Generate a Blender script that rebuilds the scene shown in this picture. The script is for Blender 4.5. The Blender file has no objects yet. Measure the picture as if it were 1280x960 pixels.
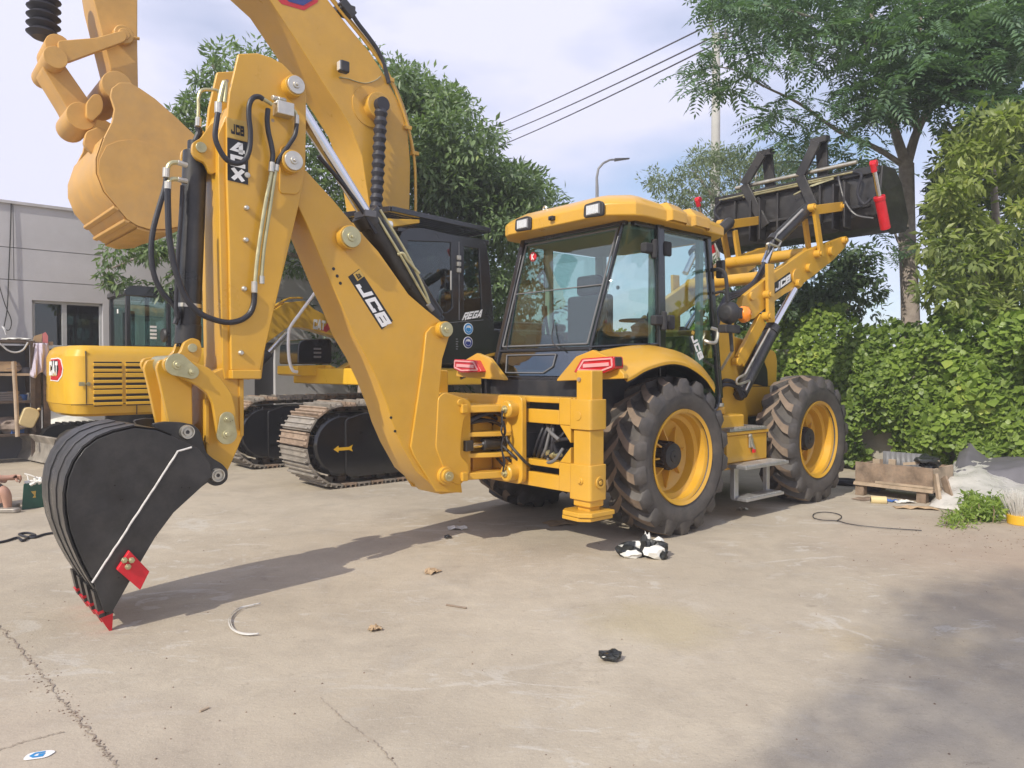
import bpy, bmesh, math, random
import numpy as np
from mathutils import Vector, Matrix
random.seed(7); np.random.seed(7)
RAD = math.radians
SC = bpy.context.scene
COL = SC.collection

# ------------------------------------------------------------------ camera, sky, sun, exposure
CAM_H = 1.5
FPX = 920.0                       # focal length in pixels of the 1280 px wide photograph
PITCH = math.atan(18 / FPX)
cam = bpy.data.cameras.new('camera'); cam.sensor_width = 36; cam.lens = 36 * FPX / 1280
cam.clip_start = 0.05; cam.clip_end = 2000
camo = bpy.data.objects.new('camera', cam); COL.objects.link(camo)
camo.location = (0, 0, CAM_H); camo.rotation_euler = (math.pi / 2 - PITCH, 0, 0)
SC.camera = camo

SUN_AZ, SUN_EL = RAD(36), RAD(39)  # azimuth the light travels towards, from +Y to +X
sd = Vector((math.sin(SUN_AZ) * math.cos(SUN_EL), math.cos(SUN_AZ) * math.cos(SUN_EL), -math.sin(SUN_EL)))
sun = bpy.data.lights.new('sun', 'SUN'); sun.energy = 3.0; sun.angle = RAD(0.55); sun.color = (1.0, 0.93, 0.80)
suno = bpy.data.objects.new('sun', sun); COL.objects.link(suno)
suno.rotation_euler = sd.to_track_quat('-Z', 'Y').to_euler(); suno.location = (-20, -30, 40)

world = bpy.data.worlds.new('World'); SC.world = world; world.use_nodes = True
nt = world.node_tree; nt.nodes.clear()
wo = nt.nodes.new('ShaderNodeOutputWorld')
sky = nt.nodes.new('ShaderNodeTexSky'); sky.sky_type = 'NISHITA'; sky.sun_disc = False
sky.sun_elevation = SUN_EL; sky.sun_rotation = SUN_AZ + math.pi   # the sun stands behind the camera
sky.air_density = 1.0; sky.dust_density = 1.2; sky.ozone_density = 3.0
bg1 = nt.nodes.new('ShaderNodeBackground'); bg1.inputs[1].default_value = 0.115
bg2 = nt.nodes.new('ShaderNodeBackground'); bg2.inputs[0].default_value = (0.685, 0.690, 0.86, 1); bg2.inputs[1].default_value = 0.90
mx = nt.nodes.new('ShaderNodeMixShader')
tc = nt.nodes.new('ShaderNodeTexCoord')
mp = nt.nodes.new('ShaderNodeMapping'); mp.inputs['Scale'].default_value = (1.0, 1.0, 2.6); mp.inputs['Location'].default_value = (2.1, 3.3, 0.1)
nz = nt.nodes.new('ShaderNodeTexNoise'); nz.inputs['Scale'].default_value = 1.5; nz.inputs['Detail'].default_value = 5; nz.inputs['Roughness'].default_value = 0.52
rp = nt.nodes.new('ShaderNodeValToRGB'); rp.color_ramp.elements[0].position = 0.38; rp.color_ramp.elements[0].color = (0.12, 0.12, 0.12, 1)
rp.color_ramp.elements[1].position = 0.56; rp.color_ramp.elements[1].color = (1, 1, 1, 1)
L = nt.links.new
L(tc.outputs['Generated'], mp.inputs[0]); L(mp.outputs[0], nz.inputs[0]); L(nz.outputs[0], rp.inputs[0])
L(sky.outputs[0], bg1.inputs[0]); L(rp.outputs[0], mx.inputs[0]); L(bg1.outputs[0], mx.inputs[1]); L(bg2.outputs[0], mx.inputs[2])
L(mx.outputs[0], wo.inputs[0])
SC.view_settings.view_transform = 'Standard'; SC.view_settings.look = 'None'
SC.view_settings.exposure = 0.60; SC.view_settings.gamma = 1.0; SC.view_settings.use_curve_mapping = False
SC.render.film_transparent = False
SC.cycles.max_bounces = 8; SC.cycles.transparent_max_bounces = 24
# ------------------------------------------------------------------ helpers
def _ray(px, py):
    x = (px - 640) / FPX; z = -(py - 480) / FPX
    c, s = math.cos(PITCH), math.sin(PITCH)
    return (x, c + z * s, z * c - s)
class Frame:
    """a thing's own axes: x forward, y left, z up, at (ox, oy), heading az degrees from +Y to +X"""
    def __init__(s, ox, oy, az):
        a = RAD(az); s.az = az; s.o = (ox, oy)
        s.u = (math.sin(a), math.cos(a)); s.l = (-math.cos(a), math.sin(a))
    def loc(s, p):
        dx, dy = p[0] - s.o[0], p[1] - s.o[1]
        return (dx * s.u[0] + dy * s.u[1], dx * s.l[0] + dy * s.l[1], p[2])
    def w(s, x, y, z=0.0):
        return Vector((s.o[0] + x * s.u[0] + y * s.l[0], s.o[1] + x * s.u[1] + y * s.l[1], z))
    def on(s, px, py, ax, c):
        """the point of the plane ax = c that is seen at a place of the photograph"""
        r = _ray(px, py); o = s.loc((0, 0, CAM_H))
        d = (r[0] * s.u[0] + r[1] * s.u[1], r[0] * s.l[0] + r[1] * s.l[1], r[2])
        i = 'xyz'.index(ax); t = (c - o[i]) / d[i]
        return Vector(tuple(o[k] + t * d[k] for k in range(3)))
    def poly(s, pts, ax, c):
        out = []
        for p in pts:
            q = s.on(p[0], p[1], ax, c)
            out.append(tuple(q[k] for k in range(3) if k != 'xyz'.index(ax)))
        return out
    def path(s, pts, ax, c):
        return [s.on(p[0], p[1], ax, c) for p in pts]
def Wd(px, py, d):
    """world point at forward distance d"""
    r = _ray(px, py); t = d / r[1]
    return Vector((r[0] * t, d, CAM_H + r[2] * t))
WF = Frame(0, 0, 90)              # x = +X... world axes turned: only used through G()
def G(px, py, z=0.0):
    r = _ray(px, py); t = (z - CAM_H) / r[2]
    return Vector((r[0] * t, r[1] * t, z))

def smooth_path(pts, n=6, closed=False):
    P = [Vector(p) for p in pts]
    if len(P) < 3: return P
    out = []
    N = len(P); rng = range(N) if closed else range(N - 1)
    for i in rng:
        p1, p2 = P[i], P[(i + 1) % N]
        p0 = P[i - 1] if (closed or i > 0) else p1 * 2 - p2
        p3 = P[(i + 2) % N] if (closed or i + 2 < N) else p2 * 2 - p1
        for k in range(n):
            t = k / n
            out.append(0.5 * ((2 * p1) + (p2 - p0) * t + (2 * p0 - 5 * p1 + 4 * p2 - p3) * t * t + (3 * p1 - p0 - 3 * p2 + p3) * t ** 3))
    if not closed: out.append(P[-1])
    return out
def rounded(poly, r, n=4, idx=None):
    """round the corners of a 2-D polygon"""
    out = []; N = len(poly)
    for i in range(N):
        p = Vector(poly[i]); a = Vector(poly[i - 1]); b = Vector(poly[(i + 1) % N])
        if idx is not None and i not in idx: out.append(tuple(p)); continue
        da, db = (a - p), (b - p); q = min(r, da.length * .45, db.length * .45)
        s = p + da.normalized() * q; e = p + db.normalized() * q
        for k in range(n + 1):
            t = k / n; out.append(tuple((1 - t) ** 2 * s + 2 * t * (1 - t) * p + t * t * e))
    return out

class MB:
    def __init__(s): s.v = []; s.f = []; s.m = []; s.cur = 0
    def mat(s, i): s.cur = i; return s
    def add(s, vs, fs):
        b = len(s.v); s.v += [tuple(v) for v in vs]; s.f += [tuple(b + i for i in f) for f in fs]; s.m += [s.cur] * len(fs); return s
    def box(s, x0, x1, y0, y1, z0, z1):
        x0, x1 = sorted((x0, x1)); y0, y1 = sorted((y0, y1)); z0, z1 = sorted((z0, z1))
        return s.add([(x0, y0, z0), (x1, y0, z0), (x1, y1, z0), (x0, y1, z0), (x0, y0, z1), (x1, y0, z1), (x1, y1, z1), (x0, y1, z1)],
                     [(0, 3, 2, 1), (4, 5, 6, 7), (0, 1, 5, 4), (1, 2, 6, 5), (2, 3, 7, 6), (3, 0, 4, 7)])
    def prism(s, poly, ax, c0, c1):
        def P(a, c):
            return {'x': (c, a[0], a[1]), 'y': (a[0], c, a[1]), 'z': (a[0], a[1], c)}[ax]
        n = len(poly)
        return s.add([P(a, c0) for a in poly] + [P(a, c1) for a in poly],
                     [tuple(range(n)), tuple(range(2 * n - 1, n - 1, -1))] + [(i, i + n, (i + 1) % n + n, (i + 1) % n) for i in range(n)])
    def hexa(s, a, b):
        """loft between two equal loops, both ends capped"""
        n = len(a)
        return s.add(list(a) + list(b), [tuple(range(n)), tuple(range(2 * n - 1, n - 1, -1))] + [(i, i + n, (i + 1) % n + n, (i + 1) % n) for i in range(n)])
    def loft(s, loops, closed=False, caps=False):
        n = len(loops[0]); b = len(s.v); vs = []; fs = []
        for l in loops: vs += [tuple(p) for p in l]
        for j in range(len(loops) - 1):
            for i in range(n if closed else n - 1):
                k = (i + 1) % n
                fs.append((j * n + i, j * n + k, (j + 1) * n + k, (j + 1) * n + i))
        if caps: fs += [tuple(range(n - 1, -1, -1)), tuple(range((len(loops) - 1) * n, len(loops) * n))]
        return s.add(vs, fs)
    def tube(s, path, r, n=8, r1=None, cap=True):
        P = [Vector(p) for p in path]; N = len(P); loops = []; up = None
        for i in range(N):
            t = (P[min(i + 1, N - 1)] - P[max(i - 1, 0)]).normalized()
            if up is None:
                up = Vector((0, 0, 1)) if abs(t.z) < .9 else Vector((1, 0, 0))
            a = t.cross(up)
            if a.length < 1e-5: a = t.orthogonal()
            a.normalize(); up = a.cross(t).normalized()
            rr = r if r1 is None else r + (r1 - r) * i / max(1, N - 1)
            if isinstance(r, (list, tuple)): rr = r[i]
            loops.append([P[i] + a * (rr * math.cos(2 * math.pi * k / n)) + up * (rr * math.sin(2 * math.pi * k / n)) for k in range(n)])
        return s.loft(loops, closed=True, caps=cap)
    def cyl(s, p0, p1, r, n=20, r1=None): return s.tube([p0, p1], r, n, r1)
    def bar(s, p0, p1, w, h, up=(0, 0, 1)):
        """rectangular bar from p0 to p1: w across, h along up"""
        p0, p1 = Vector(p0), Vector(p1); t = (p1 - p0).normalized(); a = t.cross(Vector(up)).normalized(); b = a.cross(t)
        q = lambda p: [p + a * (w / 2 * i) + b * (h / 2 * j) for i, j in ((-1, -1), (1, -1), (1, 1), (-1, 1))]
        return s.hexa(q(p0), q(p1))
    def lathe(s, prof, c=(0, 0, 0), ax='y', n=32, closed=False):
        """profile of (radius, along-axis) turned about an axis"""
        loops = []
        for k in range(n):
            a = 2 * math.pi * k / n; lp = []
            for r, h in prof:
                d = {'y': (r * math.cos(a), h, r * math.sin(a)), 'z': (r * math.cos(a), r * math.sin(a), h), 'x': (h, r * math.cos(a), r * math.sin(a))}[ax]
                lp.append((c[0] + d[0], c[1] + d[1], c[2] + d[2]))
            loops.append(lp)
        m = len(prof); vs = [p for l in loops for p in l]; fs = []
        for k in range(n):
            for i in range(m if closed else m - 1):
                j = (i + 1) % m; q = (k + 1) % n
                fs.append((k * m + i, k * m + j, q * m + j, q * m + i))
        return s.add(vs, fs)
    def mesh(s, name, mats, smooth=True, angle=32):
        me = bpy.data.meshes.new(name); me.from_pydata(s.v, [], s.f)
        for m in (mats if isinstance(mats, (list, tuple)) else [mats]): me.materials.append(m)
        bm = bmesh.new(); bm.from_mesh(me); bmesh.ops.recalc_face_normals(bm, faces=bm.faces); bm.to_mesh(me); bm.free()
        me.polygons.foreach_set('material_index', s.m)
        if smooth:
            me.polygons.foreach_set('use_smooth', [True] * len(me.polygons)); me.set_sharp_from_angle(angle=RAD(angle))
        me.update(); return me
    def clusters(s, gap=.004):
        """the separate pieces: faces joined by shared vertices, then by touching bounds"""
        n = len(s.v); par = list(range(n))
        def find(a):
            while par[a] != a: par[a] = par[par[a]]; a = par[a]
            return a
        for f in s.f:
            r = find(f[0])
            for i in f[1:]: par[find(i)] = r
        bb = {}
        for i in range(n):
            r = find(i); p = s.v[i]
            if r not in bb: bb[r] = [list(p), list(p)]
            else:
                for k in range(3): bb[r][0][k] = min(bb[r][0][k], p[k]); bb[r][1][k] = max(bb[r][1][k], p[k])
        rs = list(bb); grp = {r: r for r in rs}
        def fg(a):
            while grp[a] != a: a = grp[a]
            return a
        for i, a in enumerate(rs):
            for b in rs[:i]:
                A, B = bb[a], bb[b]
                if all(A[0][k] <= B[1][k] + gap and B[0][k] <= A[1][k] + gap for k in range(3)):
                    x, y = fg(a), fg(b)
                    if x != y: grp[x] = y
        out = {}
        for fi, f in enumerate(s.f): out.setdefault(fg(find(f[0])), []).append(fi)
        res = []
        for fl in out.values():
            m = MB(); mp = {}
            for fi in fl:
                for i in s.f[fi]:
                    if i not in mp: mp[i] = len(m.v); m.v.append(s.v[i])
                m.f.append(tuple(mp[i] for i in s.f[fi])); m.m.append(s.m[fi])
            res.append(m)
        return sorted(res, key=lambda m: -len(m.v))
    def build(s, name, mats, parent=None, bevel=0.0, smooth=True, angle=32, seg=2, split=True):
        first = None
        for q in (s.clusters() if split and parent is not None and len(s.v) < 20000 else [s]):
            o = bpy.data.objects.new(name, q.mesh(name, mats, smooth, angle)); COL.objects.link(o)
            if parent: o.parent = parent
            if bevel:
                b = o.modifiers.new('bevel', 'BEVEL'); b.width = bevel; b.segments = seg; b.limit_method = 'ANGLE'; b.angle_limit = RAD(40); b.harden_normals = True
            first = first or o
        return first
def tag(o, label=None, cat=None, group=None, kind=None):
    if label: o['label'] = label
    if cat: o['category'] = cat
    if group: o['group'] = group
    if kind: o['kind'] = kind
    return o
def empty(name, F=None, loc=(0, 0, 0), rz=0.0):
    o = bpy.data.objects.new(name, None); COL.objects.link(o); o.empty_display_size = .2
    if F: o.location = (F.o[0], F.o[1], 0); o.rotation_euler = (0, 0, math.pi / 2 - RAD(F.az))
    else: o.location = loc; o.rotation_euler = (0, 0, rz)
    return o
def copy_tree(o, parent=None):
    c = o.copy(); COL.objects.link(c)
    if parent: c.parent = parent
    for ch in list(o.children): copy_tree(ch, c)
    return c

# ------------------------------------------------------------------ materials
def _n(t, kind, **kw):
    n = t.nodes.new(kind)
    for k, v in kw.items(): n.inputs[k].default_value = v
    return n
def mat(name, col, rough=.5, metal=0.0, var=.06, scale=6, coat=0.0, bump=0.0, bscale=60, spec=.5, dust=0.0, dustcol=(.42, .35, .27), rvar=.1):
    m = bpy.data.materials.new(name); m.use_nodes = True; t = m.node_tree; b = t.nodes['Principled BSDF']
    tc = _n(t, 'ShaderNodeTexCoord'); nz = _n(t, 'ShaderNodeTexNoise', Scale=scale, Detail=6, Roughness=.62)
    t.links.new(tc.outputs['Object'], nz.inputs[0])
    r = t.nodes.new('ShaderNodeValToRGB'); r.color_ramp.elements[0].position = .3; r.color_ramp.elements[1].position = .7
    r.color_ramp.elements[0].color = tuple(c * (1 - var) for c in col) + (1,); r.color_ramp.elements[1].color = tuple(min(1, c * (1 + var)) for c in col) + (1,)
    t.links.new(nz.outputs[0], r.inputs[0]); out = r.outputs[0]
    if dust:
        n2 = _n(t, 'ShaderNodeTexNoise', Scale=scale * .45, Detail=8, Roughness=.75); t.links.new(tc.outputs['Object'], n2.inputs[0])
        mr = _n(t, 'ShaderNodeMapRange', **{'From Min': .45, 'From Max': .8, 'To Min': 0, 'To Max': dust}); t.links.new(n2.outputs[0], mr.inputs[0])
        mi = t.nodes.new('ShaderNodeMixRGB'); mi.inputs[2].default_value = dustcol + (1,)
        t.links.new(mr.outputs[0], mi.inputs[0]); t.links.new(out, mi.inputs[1]); out = mi.outputs[0]
    t.links.new(out, b.inputs['Base Color'])
    mr = _n(t, 'ShaderNodeMapRange', **{'From Min': .3, 'From Max': .7, 'To Min': max(.02, rough - rvar), 'To Max': min(1, rough + rvar)})
    t.links.new(nz.outputs[0], mr.inputs[0]); t.links.new(mr.outputs[0], b.inputs['Roughness'])
    b.inputs['Metallic'].default_value = metal; b.inputs['Specular IOR Level'].default_value = spec
    if coat: b.inputs['Coat Weight'].default_value = coat; b.inputs['Coat Roughness'].default_value = .15
    if bump:
        n3 = _n(t, 'ShaderNodeTexNoise', Scale=bscale, Detail=4); t.links.new(tc.outputs['Object'], n3.inputs[0])
        bp = _n(t, 'ShaderNodeBump', Strength=bump, Distance=.01); t.links.new(n3.outputs[0], bp.inputs['Height']); t.links.new(bp.outputs[0], b.inputs['Normal'])
    return m
def glass(name, tint, refl=.045, rough=.02):
    """thin pane: clear with a tint, mirror-like towards grazing angles (Schlick)"""
    m = bpy.data.materials.new(name); m.use_nodes = True; t = m.node_tree; t.nodes.clear()
    o = t.nodes.new('ShaderNodeOutputMaterial'); tr = t.nodes.new('ShaderNodeBsdfTransparent'); tr.inputs[0].default_value = tint + (1,)
    gl = t.nodes.new('ShaderNodeBsdfGlossy'); gl.inputs['Roughness'].default_value = rough
    ge = t.nodes.new('ShaderNodeNewGeometry'); dt = t.nodes.new('ShaderNodeVectorMath'); dt.operation = 'DOT_PRODUCT'; t.links.new(ge.outputs['Normal'], dt.inputs[0]); t.links.new(ge.outputs['Incoming'], dt.inputs[1])
    def mth(op, a, b):
        n = t.nodes.new('ShaderNodeMath'); n.operation = op
        for i, v in enumerate((a, b)):
            if v is None: continue
            if isinstance(v, (int, float)): n.inputs[i].default_value = v
            else: t.links.new(v, n.inputs[i])
        return n.outputs[0]
    c = mth('ABSOLUTE', dt.outputs['Value'], None); k = mth('POWER', mth('SUBTRACT', 1.0, c), 5.0); f = mth('ADD', mth('MULTIPLY', k, 1 - refl), refl)
    tc = _n(t, 'ShaderNodeTexCoord'); nz = _n(t, 'ShaderNodeTexNoise', Scale=1.3, Detail=2); bp = _n(t, 'ShaderNodeBump', Strength=.05, Distance=.05)
    t.links.new(tc.outputs['Object'], nz.inputs[0]); t.links.new(nz.outputs[0], bp.inputs['Height']); t.links.new(bp.outputs[0], gl.inputs['Normal'])
    mx = t.nodes.new('ShaderNodeMixShader'); t.links.new(f, mx.inputs[0]); t.links.new(tr.outputs[0], mx.inputs[1]); t.links.new(gl.outputs[0], mx.inputs[2]); t.links.new(mx.outputs[0], o.inputs[0])
    return m
def leafmat(name, dark, light, trans=.3, yellow=None):
    m = bpy.data.materials.new(name); m.use_nodes = True; t = m.node_tree; b = t.nodes['Principled BSDF']; out = t.nodes['Material Output']
    ge = t.nodes.new('ShaderNodeNewGeometry'); r = t.nodes.new('ShaderNodeValToRGB')
    r.color_ramp.elements[0].color = dark + (1,); r.color_ramp.elements[1].color = light + (1,)
    if yellow:
        e = r.color_ramp.elements.new(.9); e.color = light + (1,); r.color_ramp.elements[2].color = yellow + (1,)
    tc = _n(t, 'ShaderNodeTexCoord'); nz = _n(t, 'ShaderNodeTexNoise', Scale=.9, Detail=3); t.links.new(tc.outputs['Object'], nz.inputs[0])
    ma = t.nodes.new('ShaderNodeMath'); ma.operation = 'MULTIPLY_ADD'; ma.inputs[1].default_value = .55
    mb = t.nodes.new('ShaderNodeMath'); mb.operation = 'MULTIPLY_ADD'; mb.inputs[1].default_value = 1.6; mb.inputs[2].default_value = -.58
    t.links.new(nz.outputs[0], mb.inputs[0]); t.links.new(ge.outputs['Random Per Island'], ma.inputs[0]); t.links.new(mb.outputs[0], ma.inputs[2])
    t.links.new(ma.outputs[0], r.inputs[0]); t.links.new(r.outputs[0], b.inputs['Base Color'])
    b.inputs['Roughness'].default_value = .42
    tr = t.nodes.new('ShaderNodeBsdfTranslucent'); g = t.nodes.new('ShaderNodeMixRGB'); g.blend_type = 'MULTIPLY'; g.inputs[0].default_value = 1; g.inputs[2].default_value = (1.3, 1.5, .6, 1)
    t.links.new(r.outputs[0], g.inputs[1]); t.links.new(g.outputs[0], tr.inputs[0])
    mx = t.nodes.new('ShaderNodeMixShader'); mx.inputs[0].default_value = trans
    t.links.new(b.outputs[0], mx.inputs[1]); t.links.new(tr.outputs[0], mx.inputs[2]); t.links.new(mx.outputs[0], out.inputs[0])
    return m
M = {}
M['yellow'] = mat('machine_yellow', (.61, .335, .028), .36, var=.07, scale=3, coat=.25, dust=.14, bump=.03, bscale=25)
M['cat'] = mat('bright_yellow', (.72, .42, .025), .36, var=.05, scale=3, coat=.25, dust=.15)
M['tan'] = mat('matte_yellow', (.58, .325, .080), .55, var=.12, scale=3.5, coat=.05, dust=.4, dustcol=(.40, .29, .17), bump=.08, bscale=22)
M['black'] = mat('black_paint', (.022, .021, .021), .40, var=.25, scale=6, coat=.12, dust=.3, dustcol=(.15, .135, .12), bump=.05, bscale=40, rvar=.16)
M['gloss_black'] = mat('gloss_black', (.012, .012, .014), .2, var=.1, scale=4, coat=.6)
M['plastic'] = mat('dark_plastic', (.022, .022, .025), .5, var=.15, scale=8, dust=.1)
M['rubber'] = mat('tyre_rubber', (.066, .060, .056), .6, var=.2, scale=7, dust=.55, dustcol=(.19, .16, .13), bump=.1, bscale=40)
M['tread'] = mat('dusty_tread', (.20, .15, .11), .8, var=.25, scale=12, dust=.4, dustcol=(.2, .15, .11), bump=.15, bscale=60)
M['hose'] = mat('hose_rubber', (.022, .022, .028), .45, var=.1, scale=20)
M['chrome'] = mat('chrome_rod', (.72, .72, .74), .14, 1.0, var=.04)
M['steel'] = mat('zinc_steel', (.60, .57, .50), .38, .85, var=.12, scale=12)
M['gold'] = mat('yellow_zinc', (.50, .46, .27), .36, .7, var=.18, scale=10)
M['alu'] = mat('aluminium', (.52, .52, .52), .4, .8, var=.1, scale=14, bump=.1, bscale=120)
M['red'] = mat('red_paint', (.62, .012, .025), .4, var=.12, scale=9, coat=.2)
M['redlens'] = mat('red_lens', (.50, .015, .025), .15, var=.1, coat=.6)
M['pinklens'] = mat('pale_lens', (.75, .35, .36), .18, var=.05, coat=.6)
M['amber'] = mat('amber_lens', (.90, .26, .01), .2, var=.08, coat=.6)
M['lamp'] = mat('lamp_glass', (.72, .72, .70), .12, .3, var=.06, scale=30, coat=.5)
M['white'] = mat('white_print', (.80, .80, .80), .45, var=.02)
M['dblack'] = mat('black_print', (.012, .012, .013), .4, var=.05)
M['dred'] = mat('red_print', (.55, .02, .03), .4, var=.05)
M['dblue'] = mat('blue_print', (.03, .25, .55), .4, var=.05)
M['dnavy'] = mat('navy_print', (.03, .05, .22), .4, var=.05)
M['dgold'] = mat('gold_print', (.55, .36, .08), .4, var=.05)
M['chalk'] = mat('pale_sealant', (.62, .60, .57), .7, var=.2, scale=30)
M['grey'] = mat('grey_trim', (.16, .16, .165), .5, var=.1)
M['cabgrey'] = mat('cab_liner', (.42, .46, .43), .7, var=.06)
M['seat'] = mat('seat_cloth', (.03, .03, .033), .85, var=.2, scale=30)
M['glass'] = glass('cab_glass', (.74, .86, .83), .12)
M['darkglass'] = glass('tinted_glass', (.50, .58, .58), .09)
M['smoke'] = glass('smoked_panel', (.40, .46, .48), .24)
M['shoe'] = mat('track_steel', (.36, .33, .29), .5, .35, var=.35, scale=6, dust=.5, dustcol=(.34, .29, .23))
M['shoerust'] = mat('rusty_track_steel', (.33, .245, .18), .65, .2, var=.35, scale=9, dust=.4)
M['boot'] = mat('rubber_bellows', (.022, .022, .030), .5, var=.15)
M['bark'] = mat('bark', (.33, .28, .245), .9, var=.3, scale=9, bump=.5, bscale=25)
M['barkpale'] = mat('pale_bark', (.34, .30, .25), .9, var=.3, scale=9, bump=.5, bscale=25)
M['wood'] = mat('weathered_wood', (.23, .165, .115), .8, var=.45, scale=9, dust=.55, dustcol=(.34,.28,.22), bump=.3, bscale=30)
M['wood2'] = mat('pale_wood', (.40, .31, .22), .8, var=.25, scale=7)

# ------------------------------------------------------------------ lettering
GL = {'J': [[(.82, 1), (.82, .13), (.13, .13), (.13, .40)]], 'C': [[(.88, .64), (.88, .87), (.13, .87), (.13, .13), (.88, .13), (.88, .36)]],
      'B': [[(.13, 0), (.13, 1)], [(.13, .87), (.82, .87), (.82, .52), (.25, .5)], [(.82, .52), (.88, .40), (.88, .13), (.13, .13)]],
      'A': [[(.10, 0), (.44, .92), (.56, .92), (.90, 0)], [(.25, .30), (.75, .30)]], 'T': [[(0, .87), (1, .87)], [(.5, .87), (.5, 0)]],
      'R': [[(.13, 0), (.13, .87), (.86, .87), (.86, .48), (.13, .44)], [(.5, .44), (.88, 0)]],
      'E': [[(.95, .87), (.13, .87), (.13, .13), (.95, .13)], [(.13, .5), (.8, .5)]],
      'G': [[(.9, .72), (.9, .87), (.13, .87), (.13, .13), (.88, .13), (.88, .46), (.52, .46)]],
      '4': [[(1, .28), (.13, .28), (.60, .90), (.72, .90), (.72, 0)]], 'X': [[(.12, 0), (.88, 1)], [(.12, 1), (.88, 0)]],
      'K': [[(.13, 0), (.13, 1)], [(.9, 1), (.2, .5), (.9, 0)]]}
def ribbon2(pl, t):
    """mitred outline of a 2-D polyline"""
    Lp, Rp = [], []; n = len(pl); P = [Vector(p) for p in pl]
    for i in range(n):
        d0 = (P[i] - P[i - 1]).normalized() if i else None; d1 = (P[i + 1] - P[i]).normalized() if i < n - 1 else None
        if d0 is None: nn = Vector((-d1.y, d1.x)); k = 1
        elif d1 is None: nn = Vector((-d0.y, d0.x)); k = 1
        else:
            a = Vector((-d0.y, d0.x)); b = Vector((-d1.y, d1.x)); nn = (a + b)
            nn = nn.normalized() if nn.length > 1e-4 else a; k = min(1.6, 1 / max(.4, nn.dot(a)))
        Lp.append(P[i] + nn * (t / 2 * k)); Rp.append(P[i] - nn * (t / 2 * k))
    return Lp, Rp
def text_mb(mb, txt, p0, pr, pu, w=.86, t=.24, slant=0.0, off=.003):
    """block letters: p0 lower left corner, pr vector along the text, pu vector up the letters"""
    p0, pr, pu = Vector(p0), Vector(pr), Vector(pu); nrm = pr.cross(pu).normalized(); n = len(txt); k = 0
    for i, ch in enumerate(txt):
        for pl in GL.get(ch, []):
            Lp, Rp = ribbon2(pl, t); k += 1; h = off + .0007 * (k % 5)
            f = lambda q, e: p0 + pr * ((i + .5 + (q.x - .5) * w) / n + slant * q.y / n) + pu * q.y + nrm * e
            m = len(Lp); top = [f(q, h) for q in Lp] + [f(q, h) for q in Rp]; bot = [f(q, off * .3) for q in Lp] + [f(q, off * .3) for q in Rp]
            fs = [(j, j + 1, m + j + 1, m + j) for j in range(m - 1)]
            fs += [(2 * m + j, 2 * m + j + 1, j + 1, j) for j in range(m - 1)] + [(m + j, m + j + 1, 3 * m + j + 1, 3 * m + j) for j in range(m - 1)]
            mb.add(top + bot, fs)
    return mb
def plate_mb(mb, q, th=.002):
    """flat plate on four (or more) corners, counter-clockwise seen from outside"""
    q = [Vector(p) for p in q]; n = (q[1] - q[0]).cross(q[2] - q[1]).normalized()
    return mb.hexa([p - n * .001 for p in q], [p + n * th for p in q])

def wall_with_holes(outer, hs, ax, c0, c1, name, m, parent, **k):
    """thick plate with openings cut by triangulating in 2-D"""
    from mathutils.geometry import delaunay_2d_cdt
    loops = [outer] + list(hs); vs = [Vector(p) for l in loops for p in l]; es = []; b = 0; fcs = []
    for l in loops:
        n = len(l); es += [(b + i, b + (i + 1) % n) for i in range(n)]; fcs.append(list(range(b, b + n))); b += n
    v, e, f, ov, oe, of = delaunay_2d_cdt(vs, es, [], 0, 1e-5)
    def inside(p, poly):
        r = False; j = len(poly) - 1
        for i in range(len(poly)):
            if (poly[i][1] > p.y) != (poly[j][1] > p.y) and p.x < (poly[j][0] - poly[i][0]) * (p.y - poly[i][1]) / (poly[j][1] - poly[i][1]) + poly[i][0]: r = not r
            j = i
        return r
    tri = []
    for t in f:
        g = sum((v[i] for i in t), Vector((0, 0))) / len(t)
        if inside(g, outer) and not any(inside(g, h) for h in hs): tri.append(t)
    P3 = lambda a, c: {'x': (c, a[0], a[1]), 'y': (a[0], c, a[1])}[ax]
    n = len(v); mb = MB(); fs = [tuple(t) for t in tri] + [tuple(i + n for i in t[::-1]) for t in tri]
    cnt = {}
    for t in tri:
        for i in range(len(t)):
            a, b2 = t[i], t[(i + 1) % len(t)]; cnt[(a, b2)] = cnt.get((a, b2), 0) + 1
    for (a, b2) in list(cnt):
        if (b2, a) not in cnt: fs.append((a, b2, b2 + n, a + n))
    mb.add([P3(p, c0) for p in v] + [P3(p, c1) for p in v], fs)
    return mb.build(name, m, parent, **k)

JF = Frame(.616, 7.318, 49)      # the backhoe loader's axes
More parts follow.
